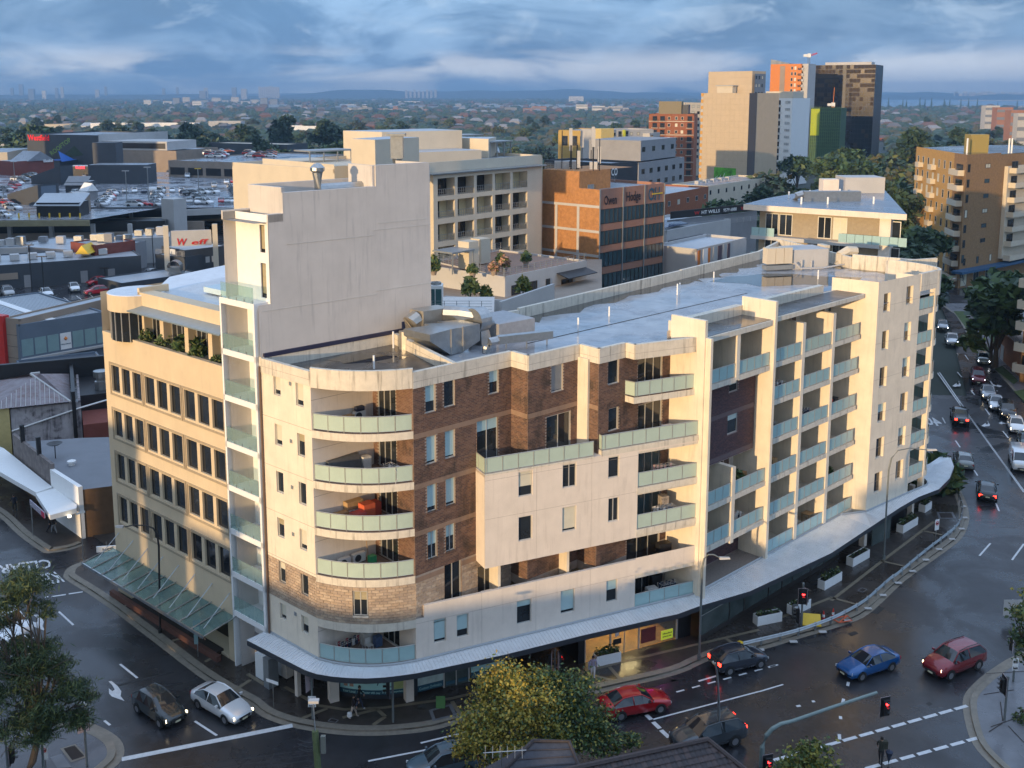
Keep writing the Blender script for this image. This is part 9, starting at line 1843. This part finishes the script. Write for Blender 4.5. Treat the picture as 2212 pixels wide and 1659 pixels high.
# fin balconies
RN = ['fourth level', 'x']
lvl = ('lowest', 'second', 'third', 'fourth', 'fifth', 'top'); cl_ = ('first', 'second', 'third', 'fourth', 'fifth')
for ci, li, s in ((2, 5, 1.1), (3, 5, 1.0), (3, 4, 1.3), (3, 2, .9), (2, 1, 1.2), (2, 0, 2.2), (0, 2, 2.0), (3, 1, 2.2), (0, 5, 2.2), (4, 5, 1.4)): ac(RP, cols[ci][0]+s, -1.9, RLV[li], 'air conditioner on the %s balcony of the %s column between the fins' % (lvl[li], cl_[ci]))
for ci, li, s, m, lb in ((2, 4, 2.2, [CLW, CLB], 'pale'), (1, 1, 1.6, [CLP, CLW, CLB], 'striped'), (0, 1, 1.2, [CLW], 'empty white'), (2, 3, 1.3, [CLB, M('teal_cloth', (.03, .22, .20), .9)], 'teal and navy'), (3, 3, 2.0, [CLB, CLB], 'black')): rack(RP, cols[ci][0]+s, -.9, RLV[li], lb+' laundry rack on the %s balcony of the %s column between the fins' % (lvl[li], cl_[ci]), m, 1.3)
for ci, li, s, m, lb in ((2, 2, 1.0, YELLOW, 'yellow tub among clutter'), (2, 2, 2.4, CARD, 'cardboard box on a shelf'), (4, 2, 1.2, CLW, 'white covered bundle'), (3, 1, 1.0, CARD, 'brown wooden cabinet'), (4, 0, -3.2, WHITEM, 'white shelf unit'), (2, 0, .8, CLP, 'pink covered pram'), (1, 2, 2.6, BRN, 'brown planter box'), (4, 3, 2.6, CHAR, 'grey storage bench')): crate(RP, cols[ci][0]+s, -1.2, RLV[li], .7, .5, .8, 'storage_box', lb+' on the %s balcony of the %s column between the fins' % (lvl[li], cl_[ci]), m)
t = thing('kettle_grill', 'red kettle barbecue on a fin balcony near the cream mass', 'barbecue', RP.w(cols[4][0]+1.4, -1, RLV[3])); MB().lathe(RP.w(cols[4][0]+1.4, -1, RLV[3]), [(.01, .6), (.32, .75), (.34, .9), (.2, 1.08), (.01, 1.12)], 12).ob('lid', RED, t); MB().cyl(RP.w(cols[4][0]+1.4, -1, RLV[3]), .03, .65, 6).ob('stand', BLACK, t)
t = thing('step_ladder', 'aluminium step ladder leaning on a fin balcony', 'ladder', RP.w(11, -2, RLV[4])); mb = MB(); [mb.tube([RP.w(11+a, -1.2, RLV[4]), RP.w(11.1+a*.7, -2.0, RLV[4]+2.0)], .03, 4) for a in (-.25, .25)]; [mb.tube([RP.w(10.76+.015*k, -1.2-.13*k, RLV[4]+.3*k), RP.w(11.24-.0*k, -1.2-.13*k, RLV[4]+.3*k)], .02, 4) for k in range(1, 6)]; mb.ob('frame', GREYM, t)
for s, lb in ((15.2, 'left cream chair on the long lowest fin balcony'), (16.1, 'second cream chair on the long lowest fin balcony'), (20.8, 'cream chair at the far end of the long lowest fin balcony')): chair(RP, s, -1.2, RLV[0], lb, M('cream_chair', (.55, .50, .38), .6) if 'cream_chair' not in bpy.data.materials else bpy.data.materials['cream_chair'])
t = thing('wooden_table', 'wooden table on the long lowest fin balcony', 'table', RP.w(18, -1.2, RLV[0])); MB().fbox(RP, 17.2, 18.9, -1.6, -.8, RLV[0]+.7, RLV[0]+.75).ob('top', CARD, t); [MB().fbox(RP, a, a+.06, b, b+.06, RLV[0], RLV[0]+.7).ob('leg', CARD, t) for a in (17.25, 18.8) for b in (-1.55, -.9)]
for c, li, lb in ((4, 1, 'bushy potted plant on the second fin balcony beside the cream mass'), (1, 2, 'low potted plant beside a fin on the third level')):
 q = RP.w(cols[c][0]+1.6, -.9, RLV[li]); t = thing('potted_plant', lb, 'potted plant', q); MB().lathe(q, [(.18, 0), (.26, .4), (.01, .38)], 10).ob('pot', TANC, t); shrub(t, q[0], q[1], q[2]+.35, .5, .5, .9, 200, seed=c)
# rooftop ducts and plant
dk = thing('rooftop_ductwork', 'big galvanised duct and fan set on the roof behind the curved corner', 'ductwork', (*gp(1000, 752, RZ), RZ)); TA = Fac(along(E0, DA, 5.5), along(E0, DA, 6.5))
def rg(x, y, z=RZ): return gp(1560/1.7071+x*.26026+(0), 1080/1.7071+y*.26026, z)     # survey of the plant corner
a = gp(919+1.5, 725, RZ); 
P0, P1 = gp(975, 768, RZ), gp(1037, 752, RZ); DFa = Fac(P0, P1); Ld = DFa.L
mb = MB()
prof = [(-2.0, 1.75, 2.2), (-.05, .45, 2.25), (1.2, .45, 2.2), (Ld, .95, 2.15)]
for (s0, b0, t0_), (s1, b1, t1_) in zip(prof, prof[1:]): mb.hexa([DFa.w(s0, 0, RZ+b0-.4), DFa.w(s1, 0, RZ+b1-.4), DFa.w(s1, -2.0, RZ+b1-.4), DFa.w(s0, -2.6, RZ+b0-.4), DFa.w(s0, 0, RZ+t0_-.4), DFa.w(s1, 0, RZ+t1_-.4), DFa.w(s1, -2.0, RZ+t1_-.4), DFa.w(s0, -2.6, RZ+t0_-.4)])
mb.ob('intake_duct', GREYM, dk); mb = MB()
for s in (0, 1.15): mb.fbox(DFa, s-.04, s+.04, .0, .04, RZ+.1, RZ+1.85)
mb.ob('duct_seams', CONC, dk)
fc = DFa.p(Ld+1.0, -1.0); FA = Fac(fc, DFa.p(Ld+1.9, -2.2)); mb = MB()
mb.tube([(fc[0]-DFa.t[0]*.7, fc[1]-DFa.t[1]*.7, RZ+1.75), (fc[0]+DFa.t[0]*.4, fc[1]+DFa.t[1]*.4, RZ+1.75)], .9, 20); mb.hexa([DFa.w(Ld+.5, -.3, RZ), DFa.w(Ld+1.6, -.3, RZ), DFa.w(Ld+1.6, -1.7, RZ), DFa.w(Ld+.5, -1.7, RZ), DFa.w(Ld+.7, -.6, RZ+1.5), DFa.w(Ld+1.4, -.6, RZ+1.5), DFa.w(Ld+1.4, -1.5, RZ+1.5), DFa.w(Ld+.7, -1.5, RZ+1.5)]); mb.ob('fan_drum', GREYM, dk)
q = DFa.w(Ld+1.4, -.5, RZ+1.5); MB().tube([q, DFa.w(Ld+1.8, -.5, RZ+1.5)], .24, 10).ob('fan_motor', STEEL, dk)
mb = MB(); mb.tube([DFa.w(Ld+.8, -1.2, RZ+2.0), DFa.w(Ld+.3, -2.2, RZ+2.1), DFa.w(Ld-.3, -3.2, RZ+2.1)], .6, 10); mb.ob('duct_link', GREYM, dk)
mb = MB(); mb.hexa([DFa.w(Ld-2.6, -3, RZ+1.3), DFa.w(Ld+.1, -3, RZ+1.0), DFa.w(Ld+.1, -4.4, RZ+1.0), DFa.w(Ld-2.6, -4.4, RZ+1.3), DFa.w(Ld-2.6, -3, RZ+2.6), DFa.w(Ld+.1, -3, RZ+2.5), DFa.w(Ld+.1, -4.4, RZ+2.5), DFa.w(Ld-2.6, -4.4, RZ+2.6)]); mb.tube([DFa.w(Ld-2.6, -3.7, RZ+2.0), DFa.w(Ld-3.2, -3.7, RZ+1.8), DFa.w(Ld-3.5, -3.7, RZ+1.2), DFa.w(Ld-3.5, -3.7, RZ)], .62, 10); mb.ob('duct_riser', M('sun_tinted_duct', (.46, .43, .38), .35, .7, var=.15), dk)  # the riser's steel has warm sunlight painted into its colour
bxa = Fac(gp(1085, 722, RZ), gp(1153, 722, RZ)); mb = MB(); c1_, c2_ = gp(1066, 735, RZ), gp(1155, 735, RZ); PF = Fac(gp(1078, 742, RZ), gp(1155, 727, RZ)); MB().fbox(PF, 0, PF.L, -3.6, 0, RZ, RZ+1.4).ob('plant_box', M('plant_box_grey', (.36, .36, .37), .5, .2, var=.15), dk)
lo = Fac(gp(1045, 765, RZ), gp(1195, 748, RZ)); mb = MB(); mb.fbox(lo, 1.2, lo.L, -.55, 0, RZ+.55, RZ+1.1); mb.tube([lo.w(1.3, -.3, RZ+.8), lo.w(.6, -.3, RZ+.75), lo.w(.35, -.3, RZ+.4), lo.w(.3, -.3, RZ)], .3, 8); mb.ob('low_duct', GREYM, dk)
for s in (1.8, 3.4, 5.0): MB().fbox(lo, s, s+.06, -.3, -.24, RZ, RZ+.55).ob('duct_leg', STEEL, dk)
hv = thing('rooftop_plant', 'cluster of plant cabinets and pipes at the far end of the wet roof', 'rooftop plant', (*gp(1690, 580, RZ), RZ)); HF = Fac(gp(1655, 586, RZ), gp(1740, 582, RZ)); LH = HF.L
mb = MB(); [mb.fbox(HF, .1+k*.95, 1.0+k*.95, -1.0, 0, RZ+.7, RZ+2.3) for k in range(3)]; mb.ob('condenser_cabinets', CREAM2, hv)['kind'] = 'stuff'
MB().fbox(HF, 0, 3.0, -.9, .05, RZ+.1, RZ+.55).ob('plinth_frame', STEEL, hv); MB().fbox(HF, 3.2, 7.2, -3.4, -.3, RZ, RZ+2.0).ob('plant_box', LGRY, hv); MB().fbox(HF, 7.3, 7.9, -2.6, -1.2, RZ, RZ+2.2).ob('side_panel', CREAM2, hv); mb = MB(); mb.tube([HF.w(9.2, -1.5, RZ+.1), HF.w(9.4, -1.5, RZ+1.1), HF.w(10.2, -1.5, RZ+1.5), HF.w(11.2, -1.5, RZ+1.4)], .5, 8); mb.ob('curved_duct', CREAM2, hv)
mb = MB(); mb.tube([HF.w(3.0, .3, RZ+.8), HF.w(3.6, .4, RZ+.2), HF.w(6, .5, RZ+.15), HF.w(11, -.8, RZ+.35)], .1, 6); mb.tube([HF.w(3.9, .1, RZ), HF.w(3.9, .1, RZ+1)], .07, 5); mb.tube([HF.w(5, .1, RZ), HF.w(5, .1, RZ+.9)], .07, 5); mb.ob('pipes', LGRY, hv)
for u, v, h, lb in ((1463, 637, 1.0, 'pair of white vent pipes, left one on the main roof'), (1468, 635, 1.0, 'pair of white vent pipes, right one on the main roof'), (1249, 714, 1.0, 'rusty vent pipe nearest the duct set'), (1316, 683, .8, 'short vent pipe left of the pair on the main roof'), (1542, 600, .6, 'small vent pipe near the rear parapet'), (850, 752, 1.2, 'white vent pipe on the dark corner roof'), (694, 766, 1.1, 'white vent pipe beside the mossy parapet'), (808, 797, .9, 'short bluish vent pipe behind the curved parapet'), (1836, 569, .9, 'vent pipe near the far rounded corner'), (1767, 603, .9, 'vent pipe in front of the rooftop plant')): props(MB().cyl((*gp(u, v, RZ), RZ), .07, h, 7).ob('vent_pipe', W_WHITE), lb, 'vent pipe')
# yard behind the tower: condenser, walls
c = at(968, 640, 100); t = thing('cooling_unit', 'tall white cooling unit with dark grilles behind the grey tower', 'cooling unit', (*c[:2], c[2]-1)); z = c[2]-1.2
MB().box(c[0]-1.9, c[1]-1, z, c[0]-.5, c[1]+.6, z+2.4).ob('case', WHITEM, t); [MB().box(c[0]+a, c[1]-1.06, z+.3, c[0]+a+.55, c[1]-1.0, z+2.1).ob('grille', M('teal_grille', (.03, .09, .09), .5) if 'teal_grille' not in bpy.data.materials else bpy.data.materials['teal_grille'], t) for a in (-1.8, -1.15)]; MB().lathe((c[0]-1.2, c[1]-.2, z+2.4), [(.55, 0), (.55, .25), (.4, .25)], 14).ob('fan_ring', GREYM, t)
mb = MB(); mb.box(c[0]-4, c[1]-1.6, 0, c[0]+4.5, c[1]+6, z-.02, 0); props(mb.ob('service_block', W_TOWER), 'plain service block behind the grey tower carrying a cooling unit', 'building'); railing(t, Fac((c[0]-3.9, c[1]-1.5), (c[0]+4.4, c[1]-1.5)), 0, 8.2, z, 0)
q0, q1 = gp(1100, 655, 19), gp(1268, 612, 19)
for a, b, zt_, lb in (((1083, 652), (1198, 613), 19.5, 'long low white yard wall behind the rear parapet'), ((960, 640), (1100, 650), 18.5, 'grey courtyard wall behind the duct set')):
 F = Fac(gp(*a, zt_), gp(*b, zt_)); props(MB().fbox(F, 0, F.L, -.3, 0, 0, zt_).ob('yard_wall', LGRY), lb, 'wall')
props(MB().sheet([gp(930, 700, 15), gp(1300, 640, 15), gp(1300, 560, 15), gp(930, 560, 15)], 15).ob('courtyard_roof', TANC), 'brown courtyard deck between the podium and the corner block', 'roof')
# ---------------------------------------------------------------- people
SKIN = M('skin', (.42, .25, .17), .6, var=.05); HAIR = M('dark_hair', (.02, .015, .012), .7)
CLOTH = {}
def cloth(c):
 k = str(c)
 if k not in CLOTH: CLOTH[k] = M('cloth_%d' % len(CLOTH), c, .9, var=.15, scale=9)
 return CLOTH[k]
def person(label, px, rz, h, shirt, legs, shoes=(.02, .02, .02), z=KZ, stride=.16, arms=((.25, .1), (-.25, .1)), lean=.04, sleeves=.75, shorts=False, hair=HAIR):
 x, y = gp(*px, z); t = thing('person', label, 'person', (x, y, z), None, rz-pi/2)
 J = [(0, 0, .53), (0, .01, .64), (0, lean*.7, .75), (0, lean, .845), (0, lean+.01, .885), (0, lean+.012, .945)]; E = [(i, i+1) for i in range(5)]; RD = [(.085, .062), (.078, .055), (.092, .058), (.034, .034), (.05, .052), (.046, .052)]
 def add(p, par, r): J.append(p); E.append((par, len(J)-1)); RD.append(r if isinstance(r, tuple) else (r, r)); return len(J)-1
 hands = []
 for sx, (sw, bend) in zip((-1, 1), arms):
  s = add((sx*.115, lean*.9, .81), 2, .036); e = add((sx*.15, lean+sw*.22, .64+abs(sw)*.03), s, .028); w = add((sx*.135, lean+sw*.42+bend*.5, .50+abs(sw)*.06+bend*.5), e, .019); hands.append((J[w], sw+bend, sx))
 for sx, f in ((-1, stride), (1, -stride)):
  a = add((sx*.052, 0, .49), 0, .058); k = add((sx*.055, f*.55+.02, .275), a, .042); n = add((sx*.055, f-(.03 if f < 0 else 0), .05+(.03 if f < 0 else 0)), k, .026); add((sx*.06, f+.085, .022+(.0 if f >= 0 else .0)), n, .026)
 me = bpy.data.meshes.new('p'); me.from_pydata([tuple(c*h for c in p) for p in J], E, []); o = bpy.data.objects.new('p', me); COL.objects.link(o)
 m = o.modifiers.new('s', 'SKIN'); m.use_smooth_shade = True; sv = me.skin_vertices[0].data
 for i, r in enumerate(RD): sv[i].radius = (r[0]*h, r[1]*h)
 sv[0].use_root = True; o.modifiers.new('u', 'SUBSURF').levels = 1
 dg = bpy.context.evaluated_depsgraph_get(); bm = bpy.data.meshes.new_from_object(o.evaluated_get(dg)); bpy.data.objects.remove(o); bm.materials.clear()
 for mm in (cloth(shirt), cloth(legs), SKIN, cloth(shoes)): bm.materials.append(mm)
 for p in bm.polygons:
  c = p.center/h; arm = abs(c.x) > .112 and c.z > .44
  p.material_index = 2 if c.z > .85 or (arm and c.z < .81-.36*sleeves) else 0 if (c.z > .53 or arm) else 3 if c.z < .055 else (2 if shorts and c.z < .30 else 1)
 link('body', bm, t); hb = MB(); hb.lathe((0, (lean+.0)*h, .935*h), [(.052*h, -.03*h), (.058*h, .01*h), (.045*h, .05*h), (.01, .068*h)], 10); link('hair', hb.mesh('hair', hair, smooth=True), t)
 fb = MB(); fb.box(-.006*h, (lean+.058)*h, .915*h, .006*h, (lean+.075)*h, .935*h, 0); [fb.box(a*h-.006*h, (lean+.058)*h, .94*h, a*h+.006*h, (lean+.064)*h, .947*h, 1) for a in (-.02, .02)]; fb.box(-.015*h, (lean+.054)*h, .897*h, .015*h, (lean+.06)*h, .902*h, 1); [fb.box(a*h-.008*h, (lean+.0)*h, .915*h, a*h+.008*h, (lean+.02)*h, .945*h, 0) for a in (-.056, .056)]; link('face', fb.mesh('face', [SKIN, HAIR]), t)
 for (wx, wy, wz), sw, sx in hands:
  b = MB(); wx, wy, wz = wx*h, wy*h, wz*h; b.box(wx-.012*h, wy-.02*h, wz-.05*h, wx+.012*h, wy+.022*h, wz)
  for k in range(4): b.tube([(wx, wy-.016*h+.011*h*k, wz-.048*h), (wx-sx*.003*h, wy-.016*h+.011*h*k+.004*h, wz-(.075+.004*(k in (1, 2)))*h), (wx-sx*.012*h, wy-.014*h+.011*h*k+.006*h, wz-.092*h)], .0052*h, 4)
  b.tube([(wx, wy+.02*h, wz-.015*h), (wx-sx*.01*h, wy+.038*h, wz-.04*h), (wx-sx*.012*h, wy+.04*h, wz-.06*h)], .0058*h, 4); link('hand', b.mesh('hand', SKIN), t)
 return t
person('person in black top and dark trousers walking behind a companion at the corner', D1(985, 1160), .1, 1.75, (.012, .012, .014), (.05, .06, .10), (.5, .5, .5))
t1 = person('person in black top and beige wide trousers with a rosy wrap at the corner', D1(935, 1228), .2, 1.66, (.02, .015, .016), (.42, .34, .27), (.4, .35, .3), arms=((.3, .15), (.1, .1)))
c = gp(*D1(905, 1190), .8); props(MB().lathe((c[0], c[1], .55), [(.05, 0), (.17, .08), (.15, .3), (.03, .36)], 8).ob('carry_bag', CLW), 'white carry bag held by the walker in beige trousers', 'bag')
person('person in pink shirt carrying a cardboard box behind the tree', D2(395, 925), -.6, 1.68, (.48, .24, .25), (.015, .015, .018), arms=((.35, .45), (.35, .45))); c = gp(*D2(425, 925), KZ); props(MB().box(c[0]-.3, c[1]-.25, 1.0, c[0]+.25, c[1]+.15, 1.35).ob('carried_box', CARD), 'cardboard box carried by the person in pink', 'box')
person('person in white trousers and lilac top standing by the white planter', D2(783, 884), -1.6, 1.7, (.30, .27, .36), (.62, .62, .64), arms=((.1, .35), (.1, .1)), stride=.03); c = gp(*D2(762, 860), KZ); props(MB().box(c[0]-.16, c[1]-.1, .6, c[0]+.16, c[1]+.12, 1.05).ob('tote_bag', M('pale_blue_bag', (.35, .42, .55), .8)), 'pale blue tote bag hanging at the white-trousered person', 'bag')
person('person in dark jacket with a backpack crossing the road', D3(1012, 1578), 1.1, 1.75, (.03, .032, .024), (.02, .02, .022), z=.01, arms=((.2, .1), (.1, .05))); c = gp(*D3(1025, 1560), .01); props(MB().box(c[0]-.2, c[1]-.28, 1.0, c[0]+.2, c[1]-.05, 1.5).ob('backpack', cloth((.045, .045, .03))), 'olive backpack worn by the person crossing the road', 'backpack')
c = gp(*D3(1080, 1582), .01); t = thing('folded_umbrella', 'half folded dark blue umbrella hanging from the crossing walker', 'umbrella', (*c, .2)); MB().lathe((c[0]-.0, c[1], .12), [(.02, 0), (.16, .5), (.23, .72), (.02, .8)], 8).ob('canopy', cloth((.03, .04, .07)), t); MB().tube([(c[0], c[1], .02), (c[0], c[1], 1.02)], .012, 4).ob('shaft', BLACK, t)
person('child in blue jacket holding an adult hand by the glass awning', C0(908, 1485), 2.2, 1.12, (.02, .05, .20), (.02, .03, .09), (.35, .06, .08), arms=((.1, .1), (.1, .5)))
person('adult in black with white shoes walking a child under the awning', C0(1005, 1478), 2.3, 1.74, (.012, .012, .014), (.015, .015, .018), (.7, .68, .68))
person('person in dark clothes alone by the left shop awning', C0(128, 898), 2.2, 1.72, (.02, .025, .04), (.015, .016, .02), (.3, .3, .3))
person('first person of the group under the white corner awning', C0(430, 1075), .5, 1.7, (.02, .02, .025), (.02, .02, .03)); person('second person of the group, in grey trousers, under the white corner awning', C0(465, 1088), 2.5, 1.72, (.03, .03, .035), (.25, .26, .28))
person('person in black coat and bare legs behind the bus stop', D0(1742, 585), 2.3, 1.66, (.012, .012, .014), (.05, .045, .04), (.4, .28, .2), sleeves=1, shorts=True)
person('worker in a yellow-green vest on the grass verge', B3(1878, 975), 2.0, 1.78, (.32, .42, .03), (.02, .02, .025))
# ---------------------------------------------------------------- unseen blocks on the sunset side, added to cast shade into view
def shade_block(cx, cy, w, d, h, label, wm):
 e = (SUN_AZ[1], -SUN_AZ[0]); a = (cx-e[0]*w/2, cy-e[1]*w/2); b = (cx+e[0]*w/2, cy+e[1]*w/2)
 t, F = blk('unseen_shade_block', label, 'apartment building', b, a, h, 0, -d, wm, ROOFG)
 G = Fac(a, b); grid(t, Fac(F.p(0), F.p(F.L)), fr(2, F.L-3, max(2, int(F.L/4))), [1.2+3.1*k for k in range(int(h/3.1))], 1.5, 1.5, GM, FRAMED, -.0)
bc = (-5-125*SUN_AZ[0], 65-125*SUN_AZ[1]); e = (SUN_AZ[1], -SUN_AZ[0])
for i, (s, w, h) in enumerate(((-150, 44, 28), (-104, 42, 31), (-62, 40, 31), (-36.5, 9, 28), (-28.5, 6, 25.5), (-22, 6, 22.5), (-15.5, 6, 20), (2, 28, 18.6), (37.5, 40, 21.5), (80, 44, 20), (124, 42, 19), (170, 48, 20))):  # heights set to place the shade edge on the facades
 shade_block(bc[0]+e[0]*s, bc[1]+e[1]*s, w, 16, h, 'unseen block of flats %s sized to shade the street facing the corner block' % ORD[i], (RUST, CREAM2, BRN, GREYW)[i % 4])
for i, (x, y, w, h) in enumerate(((-150, 185, 50, 52), (-205, 228, 50, 56), (-262, 272, 52, 58), (-318, 318, 50, 60))):  # second unseen row, added to keep sun off the car park decks
 shade_block(x, y, w, 18, h, 'unseen tall apartment slab %s added to shade the shopping centre' % ('first', 'second', 'third', 'fourth')[i], (GREYW, CREAM2, RUST, BRN)[i])
